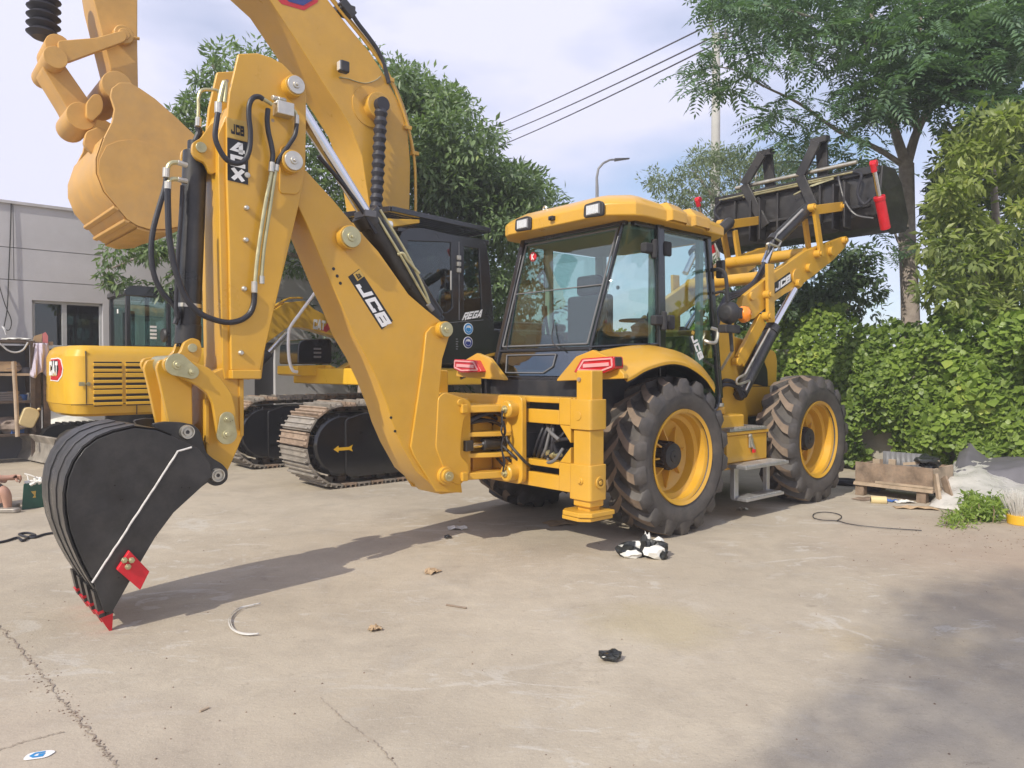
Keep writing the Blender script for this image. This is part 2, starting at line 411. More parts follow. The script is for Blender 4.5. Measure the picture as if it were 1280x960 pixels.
# ------------------------------------------------------------------ ground
def ground_mat():
    m = bpy.data.materials.new('worn_concrete'); m.use_nodes = True; t = m.node_tree; b = t.nodes['Principled BSDF']; K_ = t.links.new
    tc = _n(t, 'ShaderNodeTexCoord')
    def noise(scale, detail=6, rough=.6, sc=None, dist=0.0):
        n = _n(t, 'ShaderNodeTexNoise', Scale=scale, Detail=detail, Roughness=rough, Distortion=dist)
        if sc:
            mp = t.nodes.new('ShaderNodeMapping'); mp.inputs['Scale'].default_value = sc[:3]; mp.inputs['Rotation'].default_value = (0, 0, sc[3]); K_(tc.outputs['Object'], mp.inputs[0]); K_(mp.outputs[0], n.inputs[0])
        else: K_(tc.outputs['Object'], n.inputs[0])
        return n.outputs[0]
    def rng(v, a, b_, lo=0, hi=1):
        r = _n(t, 'ShaderNodeMapRange', **{'From Min': a, 'From Max': b_, 'To Min': lo, 'To Max': hi}); K_(v, r.inputs[0]); return r.outputs[0]
    def mix(f, a, c, mode='MIX'):
        n = t.nodes.new('ShaderNodeMixRGB'); n.blend_type = mode
        K_(f, n.inputs[0])
        if isinstance(a, tuple): n.inputs[1].default_value = a + (1,)
        else: K_(a, n.inputs[1])
        n.inputs[2].default_value = c + (1,); return n.outputs[0]
    def near(x, y, r0, r1):
        v = t.nodes.new('ShaderNodeVectorMath'); v.operation = 'DISTANCE'; v.inputs[1].default_value = (x, y, 0); K_(tc.outputs['Object'], v.inputs[0])
        a = t.nodes.new('ShaderNodeMath'); a.operation = 'MULTIPLY_ADD'; a.inputs[1].default_value = 2.2; K_(noise(.9, 6, .65), a.inputs[0]); K_(v.outputs['Value'], a.inputs[2])
        return rng(a.outputs[0], r0 + 1.1, r1 + 1.1, 1, 0)
    def mul(a, b_):
        n = t.nodes.new('ShaderNodeMath'); n.operation = 'MULTIPLY'; K_(a, n.inputs[0]); 
        if isinstance(b_, float): n.inputs[1].default_value = b_
        else: K_(b_, n.inputs[1])
        return n.outputs[0]
    c = mix(rng(noise(.35, 5, .6), .35, .68), (.420, .360, .272), (.520, .460, .362))
    c = mix(rng(noise(1.3, 8, .68, None, .4), .47, .70, 0, .85), c, (.33, .285, .225))
    c = mix(rng(noise(2.6, 9, .7, None, .6), .57, .74, 0, .6), c, (.47, .44, .385))
    c = mix(rng(noise(4.5, 8, .7, None, .8), .38, .66, 0, .45), c, (.355, .305, .24))
    zone = rng(noise(.55, 3, .5), .42, .58)
    c = mix(mul(rng(noise(1.5, 11, .70, (1, 2.0, 1, .9), 1.8), .565, .60, 0, .60), zone), c, (.545, .515, .455))
    c = mix(mul(rng(noise(3.4, 10, .72, (1, 3.2, 1, -.5), 1.0), .60, .625, 0, .55), zone), c, (.56, .53, .47))      # pale scraped patches
    c = mix(rng(noise(2.2, 8, .7, (.6, 4.5, 1, -.7), .8), .66, .71, 0, .6), c, (.56, .53, .47))       # pale drag marks
    c = mix(rng(noise(1.8, 8, .75, (1, 2.2, 1, .3), 1.5), .60, .68, 0, .5), c, (.25, .21, .165))        # dark stains
    c = mix(mul(near(4.3, 5.9, .2, 2.2), .55), c, (.36, .255, .19))                                       # red soil washed in from the wall side
    c = mix(mul(near(.9, 4.4, .05, .5), .35), c, (.43, .36, .19)); c = mix(mul(near(1.9, 4.1, .0, .35), .35), c, (.46, .35, .17))
    c = mix(mul(near(-2.2, 1.9, .3, 1.9), .45), c, (.42, .335, .275))
    c = mix(rng(noise(55, 3, .6), .58, .74, 0, .5), c, (.27, .235, .19)); c = mix(rng(noise(140, 2, .5), .56, .74, 0, .42), c, (.58, .53, .45))
    K_(c, b.inputs['Base Color']); b.inputs['Roughness'].default_value = .86; b.inputs['Specular IOR Level'].default_value = .3
    ad = t.nodes.new('ShaderNodeMath'); ad.operation = 'MULTIPLY_ADD'; ad.inputs[1].default_value = 2.0; K_(noise(6, 8, .7), ad.inputs[0]); K_(noise(45, 5, .7), ad.inputs[2])
    bp = _n(t, 'ShaderNodeBump', Strength=.35, Distance=.012); K_(ad.outputs[0], bp.inputs['Height']); K_(bp.outputs[0], b.inputs['Normal'])
    return m
mb = MB(); mb.add([(-160, -160, 0), (160, -160, 0), (160, 400, 0), (-160, 400, 0)], [(0, 1, 2, 3)]); tag(mb.build('ground', ground_mat()), kind='structure')
M['dirt'] = mat('joint_dirt', (.22, .165, .125), .95, var=.4, scale=14, bump=.3)
M['dirt2'] = mat('pale_joint', (.29, .235, .185), .95, var=.3, scale=14, bump=.2)
def crack(pts, w, name, m, wob=.03):
    P_ = smooth_path(pts, 22); lo, hi = [], []
    for i, p in enumerate(P_):
        d = (P_[min(i + 1, len(P_) - 1)] - P_[max(0, i - 1)]).normalized(); n = Vector((-d.y, d.x, 0)); o = n * random.uniform(-wob, wob); ww = w * random.uniform(.15, 1.3)
        lo.append(p + o - n * ww + Vector((0, 0, .004))); hi.append(p + o + n * ww + Vector((0, 0, .004)))
    return tag(MB().loft([lo, hi]).build(name, M[m]), kind='structure')
crack([G(-40, 745), G(0, 785), G(40, 828), G(75, 872), G(100, 902), G(135, 945), G(165, 985)], .0045, 'ground_joint', 'dirt2', .012)
crack([G(-20, 945), G(30, 928), G(80, 915)], .003, 'ground_crack', 'dirt2', .008)
crack([G(400, 872), G(430, 900), G(470, 930), G(500, 965)], .0018, 'ground_crack', 'dirt2', .006)
# ------------------------------------------------------------------ grey building on the left
_b = JF.w(0, 10.6); BF = Frame(_b.x, _b.y, 49); B_ = BF.on
M['wall'] = mat('grey_render', (.53, .525, .545), .85, var=.09, scale=1.1, dust=.28, dustcol=(.24, .235, .24), bump=.08, bscale=30)
M['joint'] = mat('panel_joint', (.34, .335, .34), .9); M['wallcap'] = mat('pale_coping', (.52, .51, .52), .8, var=.1, scale=3)  # joint strips in a darker grey than the render
bld = empty('grey_building', BF); tag(bld, 'plain grey rendered building with horizontal joints and aluminium windows at the left edge', 'building')
zA, zB, zT = B_(0, 308, 'y', 0).z, B_(0, 348.5, 'y', 0).z, B_(0, 253, 'y', 0).z
w0 = B_(40, 375, 'y', 0); w1 = B_(128.5, 380, 'y', 0); wz = w0.z - 2.0
XL, XR_ = -12.0, 3.3
d0x, d1x = B_(318, 440, 'y', 0).x, B_(344, 440, 'y', 0).x
wall_with_holes([(XL, -.05), (XR_, -.05), (XR_, zB - .007), (XL, zB - .007)], [[(w0.x, wz), (w1.x, wz), (w1.x, w0.z), (w0.x, w0.z)], [(d0x, .0), (d1x, .0), (d1x, 2.1), (d0x, 2.1)]], 'y', 0, .25, 'wall', M['wall'], bld)
for x0, x1 in ((XL, -3.345), (-3.335, XR_)):
    MB().box(x0, x1, 0, .25, zB + .007, zA - .007).build('wall_panel', M['wall'], bld); MB().box(x0, x1, 0, .25, zA + .007, zT).build('wall_panel', M['wall'], bld)
MB().box(XL, XR_, .03, .24, zB - .0075, zB + .0125).build('wall_joint', M['joint'], bld); MB().box(XL, XR_, .03, .24, zA - .013, zA + .013).build('wall_joint', M['joint'], bld)
MB().box(XL, XR_, -.04, .40, zT, zT + .05).build('coping', M['wallcap'], bld)
MB().box(XL, XR_, .25, 7.0, zT - .4, zT - .05).box(XR_ - .2, XR_, .25, 7, 0, zT - .4).box(XL, XR_, 6.9, 7.0, 0, zT - .4).build('roof_slab', M['wall'], bld)
M['wframe'] = mat('window_frame', (.50, .51, .52), .4, .2, var=.05)
M['wglass'] = glass('building_glass', (.42, .44, .46), .10)
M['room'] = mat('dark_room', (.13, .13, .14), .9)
def window(x0, x1, z0, z1, mull, trans):
    mb = MB(); t = .05
    mb.box(x0, x1, .06, .14, z1 - t, z1).box(x0, x1, .06, .14, z0, z0 + t).box(x0, x0 + t, .06, .14, z0, z1).box(x1 - t, x1, .06, .14, z0, z1)
    for m_ in mull: mb.box(m_ - .04, m_ + .04, .055, .145, z0, z1)
    mb.box(x0, x1, .058, .142, trans - .035, trans + .035); w = mb.build('window', M['wframe'], bld, bevel=.004, split=False)
    xs = [x0] + mull + [x1]
    for a, b in zip(xs, xs[1:]):
        for c, d in ((z0, trans), (trans, z1)): MB().box(a + .03, b - .03, .095, .102, c + .03, d - .03).build('pane', M['wglass'], w)
    return w
wm = B_(81, 378, 'y', 0).x; tz = B_(84, 434, 'y', 0).z
wn = window(w0.x, w1.x, wz, w0.z, [wm], tz)
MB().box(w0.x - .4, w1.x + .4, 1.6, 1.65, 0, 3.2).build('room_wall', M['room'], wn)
MB().box(d0x - .1, d1x + .1, .12, .2, 0, 2.15).build('door', M['room'], bld)  # dark panel filling the doorway, standing in for the shaded opening
mb = MB()
mb.tube(smooth_path([B_(14, 252, 'y', -.02), B_(13, 290, 'y', -.03), B_(11, 340, 'y', -.04), B_(9, 385, 'y', -.05), B_(5, 408, 'y', -.05)], 5), .010, 6); mb.tube(smooth_path([B_(-3, 350, 'y', -.03), B_(6, 380, 'y', -.05), B_(14, 400, 'y', -.05), B_(12, 412, 'y', -.05), B_(6, 412, 'y', -.05)], 5), .008, 6); mb.build('wall_cable', M['plastic'], bld)
mb = MB(); mb.tube(smooth_path([B_(3, 408, 'y', -.06), B_(6, 412, 'y', -.08), B_(8, 418, 'y', -.06)], 4), .016, 6); mb.build('cable_hook', M['white'], bld)
by = empty('boundary_wall', BF); tag(by, 'plain grey yard wall closing the gap behind the excavators', 'wall'); MB().box(XR_ + .01, 6.4, .02, .2, -.05, 2.3).build('wall', M['wall'], by, bevel=.01); MB().box(XR_ + .01, 6.4, -.02, .24, 2.3, 2.36).build('coping', M['wallcap'], by)
# ------------------------------------------------------------------ foliage
def link_mesh(name, V, Fc, m, parent, kind='stuff'):
    me = bpy.data.meshes.new(name); n, k = Fc.shape
    me.vertices.add(len(V)); me.vertices.foreach_set('co', V.astype(np.float32).ravel()); me.loops.add(n * k); me.loops.foreach_set('vertex_index', Fc.astype(np.int32).ravel())
    me.polygons.add(n); me.polygons.foreach_set('loop_start', np.arange(0, n * k, k, dtype=np.int32)); me.polygons.foreach_set('loop_total', np.full(n, k, dtype=np.int32)); me.update(calc_edges=True)
    me.materials.append(m); o = bpy.data.objects.new(name, me); COL.objects.link(o)
    if parent: o.parent = parent
    if kind: o['kind'] = kind
    return o
def unit(v): return v / np.maximum(1e-9, np.linalg.norm(v, axis=1, keepdims=True))
def diamond(base, d, up, ln, wd):
    """folded two-triangle leaves"""
    s = unit(np.cross(d, up)); n = np.cross(s, d); mid = base + d * (ln * .45)[:, None]
    V = np.stack([base, mid + s * (wd / 2)[:, None] + n * (wd * .22)[:, None], base + d * ln[:, None], mid - s * (wd / 2)[:, None] + n * (wd * .22)[:, None]], 1).reshape(-1, 3)
    i = np.arange(len(base))[:, None] * 4; F_ = np.concatenate([i + np.array([[0, 1, 2]]), i + np.array([[0, 2, 3]])]); return V, F_
def inpoly(poly, n):
    xs = [p[0] for p in poly]; ys = [p[1] for p in poly]; out = []
    while len(out) < n:
        x, y = random.uniform(min(xs), max(xs)), random.uniform(min(ys), max(ys)); r = False; j = len(poly) - 1
        for i in range(len(poly)):
            if (poly[i][1] > y) != (poly[j][1] > y) and x < (poly[j][0] - poly[i][0]) * (y - poly[i][1]) / (poly[j][1] - poly[i][1]) + poly[i][0]: r = not r
            j = i
        if r: out.append((x, y))
    return out
def clump_leaves(cent, rad, per, ln, wd, droop=.35, flat=.7):
    """leaves on twigs round each clump centre, shingled outwards and downwards"""
    n = len(cent) * per; C = np.repeat(np.array(cent), per, 0); R = np.repeat(np.array(rad), per)[:, None]
    u = unit(np.random.normal(size=(n, 3))); r = np.random.uniform(.25, 1, (n, 1)) ** .6
    off = u * r * R; off[:, 2] *= flat; base = C + off
    d = unit(u * .8 + np.random.normal(size=(n, 3)) * .6 + np.array([0, 0, -droop])); up = unit(u * .5 + np.random.normal(size=(n, 3)) * .4 + np.array([0, -.2, .8]))
    L_ = np.random.uniform(.7, 1.25, n) * ln; return diamond(base, d, up, L_, L_ * wd)
def fronds(base, d, up, ln, pairs, lw):
    """pinnate leaves: leaflets in two rows along a drooping rachis"""
    n = len(base); s = unit(np.cross(d, up)); nn = np.cross(s, d); Vs, Fs, k = [], [], 0
    for j in range(pairs):
        t = (j + 1) / (pairs + .4); p = base + d * (ln * t)[:, None] - nn * (ln * .28 * t * t)[:, None]
        dd = unit(d - nn * .5 * t); sc = ln * (.20 + .10 * math.sin(math.pi * min(1, t * 1.05)))
        for sg in (-1, 1):
            ld = unit(s * sg + dd * .55 - nn * .18 + np.random.normal(size=(n, 3)) * .08); V, F_ = diamond(p, ld, nn, sc, sc * lw); Vs.append(V); Fs.append(F_ + k); k += len(V)
    p = base + d * ln[:, None] - nn * (ln * .28)[:, None]; V, F_ = diamond(p, unit(d - nn * .6), nn, ln * .22, ln * .22 * lw); Vs.append(V); Fs.append(F_ + k)
    return np.concatenate(Vs), np.concatenate(Fs)
def limb(mb, pts, r0, r1, n=7):
    P_ = smooth_path(pts, 5); return mb.tube(P_, [r0 + (r1 - r0) * i / (len(P_) - 1) for i in range(len(P_))], n)
def tree(name, label, group, trunk, limbs, m_bark, crowns, m_leaf, cat='tree'):
    base = trunk[0][0]; t = empty(name, loc=(base.x, base.y, 0)); tag(t, label, cat, group); off = Vector((base.x, base.y, 0))
    mb = MB(); limb(mb, [p - off for p in trunk[0]], *trunk[1:], n=12); tr = mb.build('trunk', m_bark, t, split=False)
    if limbs:
        for pts, r0, r1 in limbs: mb = MB(); limb(mb, [p - off for p in pts], r0, r1); mb.build('limb', m_bark, tr, split=False)
    Vs, Fs, k = [], [], 0
    for V, F_ in crowns: Vs.append(V); Fs.append(F_ + k); k += len(V)
    V = np.concatenate(Vs) - np.array([[base.x, base.y, 0]]); link_mesh('crown', V, np.concatenate(Fs), m_leaf, t); return t
def centres(poly, n, d0, d1, lump=None):
    out = []
    for px, py in inpoly(poly, n):
        out.append(tuple(Wd(px, py, random.uniform(d0, d1))))
    return out
LM_mid = leafmat('broad_leaf', (.075, .120, .062), (.20, .285, .12), .33, (.31, .38, .14))
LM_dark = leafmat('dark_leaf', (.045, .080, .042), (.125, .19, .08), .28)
LM_frond = leafmat('feather_leaf', (.060, .115, .075), (.150, .245, .12), .3, (.23, .33, .12))
LM_pale = leafmat('pale_leaf', (.09, .125, .07), (.20, .25, .135), .3)
LM_yel = leafmat('light_leaf', (.14, .19, .07), (.34, .39, .12), .42, (.48, .48, .17))
LM_ivy = leafmat('ivy_leaf', (.095, .165, .035), (.32, .425, .085), .38, (.48, .53, .12))
# tree behind the excavators
# made-up tree behind the viewer, added so its crown shades the lower right
shp = [(.75, 2.55), (2.0, 3.9), (2.75, 5.0), (3.3, 5.25), (5.6, 5.9), (7.5, 5.0), (6.0, 2.5), (3.0, 1.0), (.6, 1.2)]
kx, ky = math.sin(SUN_AZ) / math.tan(SUN_EL), math.cos(SUN_AZ) / math.tan(SUN_EL)
cs = []
for x, y in inpoly(shp, 6200):
    h = random.uniform(9.0, 13.5); cs.append((x - h * kx, y - h * ky, h))
tb_ = Vector((3.6 - 11 * kx, 3.2 - 11 * ky, 0))
shade_crown = clump_leaves(cs, [random.uniform(.08, .25) for _ in cs], 2, .115, .45, .4)
tree('tree', 'unseen tree added behind the viewer to cast the soft shade at the lower right', None, ([tb_, tb_ + Vector((.1, 0, 4)), tb_ + Vector((0, .2, 8)), tb_ + Vector((.1, 0, 12))], .2, .03), None, M['bark'], [shade_crown], LM_mid)
p1 = [(240, 140), (252, 105), (262, 72), (285, 66), (308, 52), (345, 50), (420, 45), (470, 78), (500, 74), (530, 84), (560, 110), (596, 135), (618, 155), (612, 190), (650, 208), (662, 222), (694, 245), (684, 268), (650, 296), (655, 420), (560, 470), (470, 420), (420, 345), (300, 345), (232, 300), (225, 200)]
cs = centres(p1, 330, 12.6, 16.5); cs += centres([(480, 90), (560, 120), (610, 160), (600, 260), (520, 260)], 60, 12.3, 14); cs += centres([(560, 200), (650, 215), (690, 248), (640, 300), (560, 320)], 60, 12.5, 15)
cr1 = clump_leaves(cs, [random.uniform(.28, .55) for _ in cs], 130, .15, .36)
cs2 = centres([(128, 345), (142, 315), (185, 302), (235, 298), (240, 395), (212, 380), (180, 355), (150, 362)], 22, 11.8, 12.6); cr2 = clump_leaves(cs2, [random.uniform(.15, .26) for _ in cs2], 60, .15, .36, .8)
cs3 = centres([(225, 150), (238, 120), (250, 92), (262, 66), (276, 72), (262, 110), (250, 150)], 12, 12.4, 13.4) + centres([(205, 150), (225, 130), (240, 150), (225, 178), (208, 170)], 8, 12.4, 13.4); cr3 = clump_leaves(cs3, [random.uniform(.12, .2) for _ in cs3], 40, .15, .36, .2)
tb_ = Wd(455, 560, 14.5); tb_.z = 0
tree('broadleaf_tree', 'dense broad-leaved tree rising behind the black excavator cab', None, ([tb_, tb_ + Vector((.1, 0, 1.6)), tb_ + Vector((0, .1, 3.2)), tb_ + Vector((.3, 0, 5.5))], .24, .08),
     [([tb_ + Vector((0, 0, 2.0)), Wd(520, 300, 14), Wd(590, 200, 14)], .12, .03), ([tb_ + Vector((0, 0, 2.2)), Wd(430, 290, 15.2), Wd(370, 210, 14.5), Wd(300, 150, 13.5), Wd(265, 80, 13)], .12, .02), ([tb_ + Vector((0, 0, 2.6)), Wd(400, 330, 15.2), Wd(300, 310, 14.6), Wd(200, 315, 12.6), Wd(140, 335, 12.1)], .07, .015), ([tb_ + Vector((0, 0, 2.6)), Wd(560, 330, 14.5), Wd(650, 260, 14)], .09, .02)], M['bark'], [cr1, cr2, cr3], LM_mid)
# lower dark growth behind it
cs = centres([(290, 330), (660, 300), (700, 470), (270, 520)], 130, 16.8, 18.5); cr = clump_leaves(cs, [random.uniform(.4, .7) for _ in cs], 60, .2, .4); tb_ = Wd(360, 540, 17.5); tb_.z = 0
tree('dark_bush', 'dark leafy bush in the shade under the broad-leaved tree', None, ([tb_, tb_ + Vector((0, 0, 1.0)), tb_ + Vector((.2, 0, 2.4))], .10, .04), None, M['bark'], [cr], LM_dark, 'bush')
# sparse pale tree in the middle distance
cs = centres([(806, 226), (830, 208), (865, 196), (900, 184), (945, 190), (985, 184), (1008, 205), (1003, 300), (965, 332), (930, 300), (880, 276), (825, 246)], 230, 17.5, 20.5)
cr = clump_leaves(cs, [random.uniform(.18, .40) for _ in cs], 62, .125, .30, .3, .8)
cs = centres([(895, 190), (915, 178), (930, 190), (915, 205)], 10, 17.5, 19); crb = clump_leaves(cs, [.2] * len(cs), 40, .12, .3, .3)
tb_ = Wd(950, 540, 19); tb_.z = 0; lm = []
for k in range(16):
    a = Wd(random.uniform(925, 965), 400, random.uniform(18.3, 19.5)); b = Wd(random.uniform(820, 1005), random.uniform(200, 245), random.uniform(18, 20.3)); c = a.lerp(b, .5) + Vector((random.uniform(-.25, .25), 0, .35)); lm.append(([a, c, b], .045, .012))
tree('slender_tree', 'sparse pale-stemmed tree with small leaves beyond the cab roof', None, ([tb_, Wd(948, 440, 19), Wd(942, 330, 19), Wd(935, 230, 19)], .11, .03), lm, M['barkpale'], [cr, crb], LM_pale)
# tall tree with feathery leaves above the loader bucket
def frond_set(poly, n, d0, d1, ln):
    c = np.array(centres(poly, n, d0, d1)); d = unit(np.random.normal(size=(n, 3)) * np.array([1, 1, .35]) + np.array([0, -.35, -.25])); up = unit(np.random.normal(size=(n, 3)) * .3 + np.array([0, -.15, 1])); return fronds(c, d, up, np.random.uniform(.75, 1.25, n) * ln, 8, .34)
FR = [frond_set([(850, 95), (870, 62), (900, 36), (960, 44), (1000, 58), (978, 84), (945, 92), (920, 118), (885, 122)], 150, 10.2, 12, .42), frond_set([(880, -50), (1290, -60), (1290, 85), (1205, 112), (1150, 128), (1095, 150), (1050, 130), (1030, 92), (985, 52), (930, 28), (885, 5)], 1750, 10.6, 14, .46),
      frond_set([(945, 165), (938, 140), (985, 112), (1050, 128), (1105, 150), (1070, 182), (1030, 172), (985, 190)], 110, 10.6, 12.3, .42), frond_set([(1050, 90), (1240, 60), (1200, 125), (1100, 150)], 130, 10.2, 11.5, .45), frond_set([(1150, 70), (1290, 40), (1290, 170), (1240, 150), (1190, 135)], 230, 10.3, 12, .48), frond_set([(1100, 20), (1290, -20), (1290, 90), (1150, 90)], 260, 10, 12, .48), frond_set([(880, 0), (910, -20), (960, 10), (930, 28)], 40, 10.3, 11.5, .42),
      frond_set([(985, 185), (1020, 170), (1100, 180), (1120, 215), (1060, 235), (1000, 225)], 90, 13.2, 15, .55), frond_set([(1085, 285), (1130, 280), (1160, 330), (1100, 330)], 24, 11.8, 12.6, .42)]
tb_ = Wd(1137, 560, 12.2); tb_.z = 0
W2 = lambda x, y, d=12.2: Wd(x, y, d)
tree('feathery_tree', 'tall tree with feathery leaves and a forked grey trunk right of the raised bucket', None, ([tb_, W2(1138, 400), W2(1134, 300), W2(1133, 205)], .155, .115),
     [([W2(1133, 207), W2(1118, 160), W2(1108, 110), W2(1100, 60), W2(1085, 0)], .085, .03), ([W2(1133, 207), W2(1146, 165), W2(1163, 135, 12), W2(1195, 105, 11.8), W2(1260, 70, 11.4)], .085, .02), ([W2(1131, 208), W2(1095, 185), W2(1050, 165), W2(1000, 130), W2(955, 108, 11.8)], .050, .015), ([W2(1146, 165), W2(1143, 110), W2(1150, 40), W2(1150, -40)], .055, .02), ([W2(1134, 320), W2(1122, 300), W2(1117, 285)], .03, .015), ([W2(1100, 60), W2(1010, 20, 11.5), W2(920, 0, 11)], .03, .01), ([W2(955, 108, 11.8), W2(920, 88, 11.4), W2(870, 80, 11.2)], .018, .006)], M['bark'], FR, LM_frond)
# light-leaved tree at the right edge
cs = centres([(1172, 260), (1185, 205), (1215, 175), (1250, 150), (1310, 130), (1330, 390), (1230, 390), (1165, 378), (1160, 320)], 78, 9.3, 10.6) + centres([(1155, 300), (1172, 190), (1205, 150), (1270, 120), (1290, 160), (1215, 215), (1190, 300)], 22, 9.6, 11)
cr = clump_leaves(cs, [random.uniform(.10, .30) for _ in cs], 84, .145, .40, .45)
tb_ = Wd(1275, 600, 11.6); tb_.z = 0
tree('light_leaved_tree', 'bushy light green tree hanging over the ivy wall at the right edge', None, ([tb_, W2(1270, 450, 11.6), W2(1250, 330, 11.4), W2(1240, 200, 11.2)], .12, .04), [([W2(1262, 400, 11.5), W2(1210, 320, 11), W2(1180, 240, 10.8)], .05, .012)], M['bark'], [cr], LM_yel)
cs = centres([(1172, 150), (1200, 150), (1290, 95), (1300, 380), (1180, 380), (1165, 300), (1175, 220)], 105, 11.6, 13.4); cr = clump_leaves(cs, [random.uniform(.2, .4) for _ in cs], 60, .17, .4, .5)
tb_ = Wd(1330, 600, 13.4); tb_.z = 0
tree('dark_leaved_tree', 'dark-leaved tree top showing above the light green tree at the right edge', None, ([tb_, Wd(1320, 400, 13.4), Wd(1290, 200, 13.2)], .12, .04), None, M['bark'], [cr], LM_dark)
# dark shrub behind the loader arm
cs = centres([(995, 345), (1030, 318), (1062, 305), (1085, 318), (1098, 350), (1090, 392), (990, 400), (975, 372)], 62, 11.6, 13.2); cr = clump_leaves(cs, [random.uniform(.16, .34) for _ in cs], 62, .13, .42, .5)
cs = centres([(880, 335), (940, 330), (990, 400), (975, 440), (870, 430)], 60, 12.2, 13.6); crb = clump_leaves(cs, [random.uniform(.2, .35) for _ in cs], 60, .13, .42, .5)
tb_ = Wd(1040, 560, 12.6); tb_.z = 0
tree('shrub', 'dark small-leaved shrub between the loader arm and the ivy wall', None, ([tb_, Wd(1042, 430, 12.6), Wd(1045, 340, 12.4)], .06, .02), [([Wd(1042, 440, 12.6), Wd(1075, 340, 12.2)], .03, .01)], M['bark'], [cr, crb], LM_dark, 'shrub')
# ------------------------------------------------------------------ ivy wall on the right
M['oldwall'] = mat('old_concrete', (.36, .33, .29), .9, var=.2, scale=3, dust=.4, dustcol=(.2, .19, .16), bump=.3, bscale=25)
iw = empty('ivy_wall', JF); tag(iw, 'low concrete wall smothered in bright green ivy along the right side of the yard', 'wall')
mb = MB(); mb.box(6.0, 6.2, -9, 10.4, -.05, 1.75); mb.box(5.96, 6.24, -9, 10.4, 1.75, 1.83); mb.build('wall', M['oldwall'], iw, bevel=.01, split=False)
rs = np.random.RandomState(5)
ph = rs.uniform(0, 6.28, (7, 2)); fr_ = np.array([(.8, 1.3), (1.7, 2.2), (2.9, 1.6), (4.3, 3.9), (6.1, 5.0), (9, 8), (.5, .9)]); am_ = np.array([.12, .11, .09, .07, .05, .03, .09])
def bump(y, z): return sum(am_[k] * np.sin(fr_[k, 0] * y + ph[k, 0] + 1.3 * np.sin(z * .9 + k)) * np.sin(fr_[k, 1] * z + ph[k, 1]) for k in range(7))
def ivy(n, depth, size, ylo=-8.5, yhi=4.6):
    y = rs.uniform(ylo, yhi, n); top = 2.26 + .17 * np.sin(1.1 * y + .6) + .13 * np.sin(2.9 * y) + .09 * np.sin(7 * y) + .05 * np.sin(17 * y) + .09 * np.clip(-y - .5, 0, 3)
    z = .10 + (top - .10) * rs.uniform(0, 1, n) ** .9
    keep = ~((np.abs(y + .55) < .17) & (z < .62)) & ~((np.abs(y + 1.65) < .12) & (z < .45) & (z > .1)); y, z, top = y[keep], z[keep], top[keep]; n = len(y)
    f = np.clip((top - z) / .5, 0, 1); x = 5.93 - (.20 + bump(y, z) * 1.9 + .10) * (.25 + .75 * np.sqrt(f)) * np.clip(z / .5, .35, 1) + depth + rs.uniform(-.05, .05, n)
    x = np.where(z > 1.9, x + rs.uniform(-.1, .45, n) * (1 - f), x)
    base = np.stack([x, y, z], 1); d = unit(rs.normal(size=(n, 3)) * .85 + np.array([-.3, 0, -.55])); up = unit(rs.normal(size=(n, 3)) * .55 + np.array([-.8, 0, .75]))
    s = unit(np.cross(d, up)); nn = np.cross(s, d); L_ = (rs.uniform(.65, 1.3, n) * size * np.where(y < -1.6, 1.25, 1) * np.where(rs.uniform(size=n) < .12, 1.5, 1))[:, None]
    T = [(0, 0, 0), (.42, .18, -.05), (.50, .55, .06), (.0, 1.0, -.10), (-.50, .55, .06), (-.42, .18, -.05)]
    V = np.stack([base + s * L_ * a + d * L_ * b + nn * L_ * c for a, b, c in T], 1).reshape(-1, 3); i = np.arange(n)[:, None] * 6
    return V, np.concatenate([i + np.array([[0, 1, 2]]), i + np.array([[0, 2, 3]]), i + np.array([[0, 3, 4]]), i + np.array([[0, 4, 5]])])
A = ivy(34000, 0, .068); B2 = ivy(12000, .10, .09)
link_mesh('ivy', np.concatenate([A[0], B2[0]]), np.concatenate([A[1], B2[1] + len(A[0])]), LM_ivy, iw)
# the largest single leaves stand out from the mass
lf = MB(); T = [(0, 0, 0), (.30, .05, .0), (.55, .30, -.04), (.34, .42, .03), (.42, .75, -.02), (.14, .66, .04), (0, 1.0, -.08), (-.14, .66, .04), (-.42, .75, -.02), (-.34, .42, .03), (-.55, .30, -.04), (-.30, .05, 0)]
lf.add([(0, .35, .05)] + [(a, b, c) for a, b, c in T], [(0, 1 + i, 1 + (i + 1) % 12) for i in range(12)]); lfm = lf.mesh('leaf', LM_ivy, smooth=False)
for k in range(150):
    px, py = random.choice(inpoly([(1145, 470), (1290, 430), (1290, 570), (1190, 545), (1150, 520)], 3)) if k < 70 else inpoly([(985, 420), (1290, 385), (1290, 590), (1110, 560), (1060, 520), (985, 450)], 1)[0]
    q = JF.on(px, py, 'x', 5.55 + .1 * random.random()); o = bpy.data.objects.new('leaf', lfm); COL.objects.link(o); o.parent = iw; o.location = q
    o.rotation_euler = (RAD(random.uniform(205, 265)), random.uniform(-.5, .5), RAD(-90 + random.uniform(-50, 50))); sz = random.uniform(.11, .17) if k < 70 else random.uniform(.08, .12); o.scale = (sz, sz, sz)
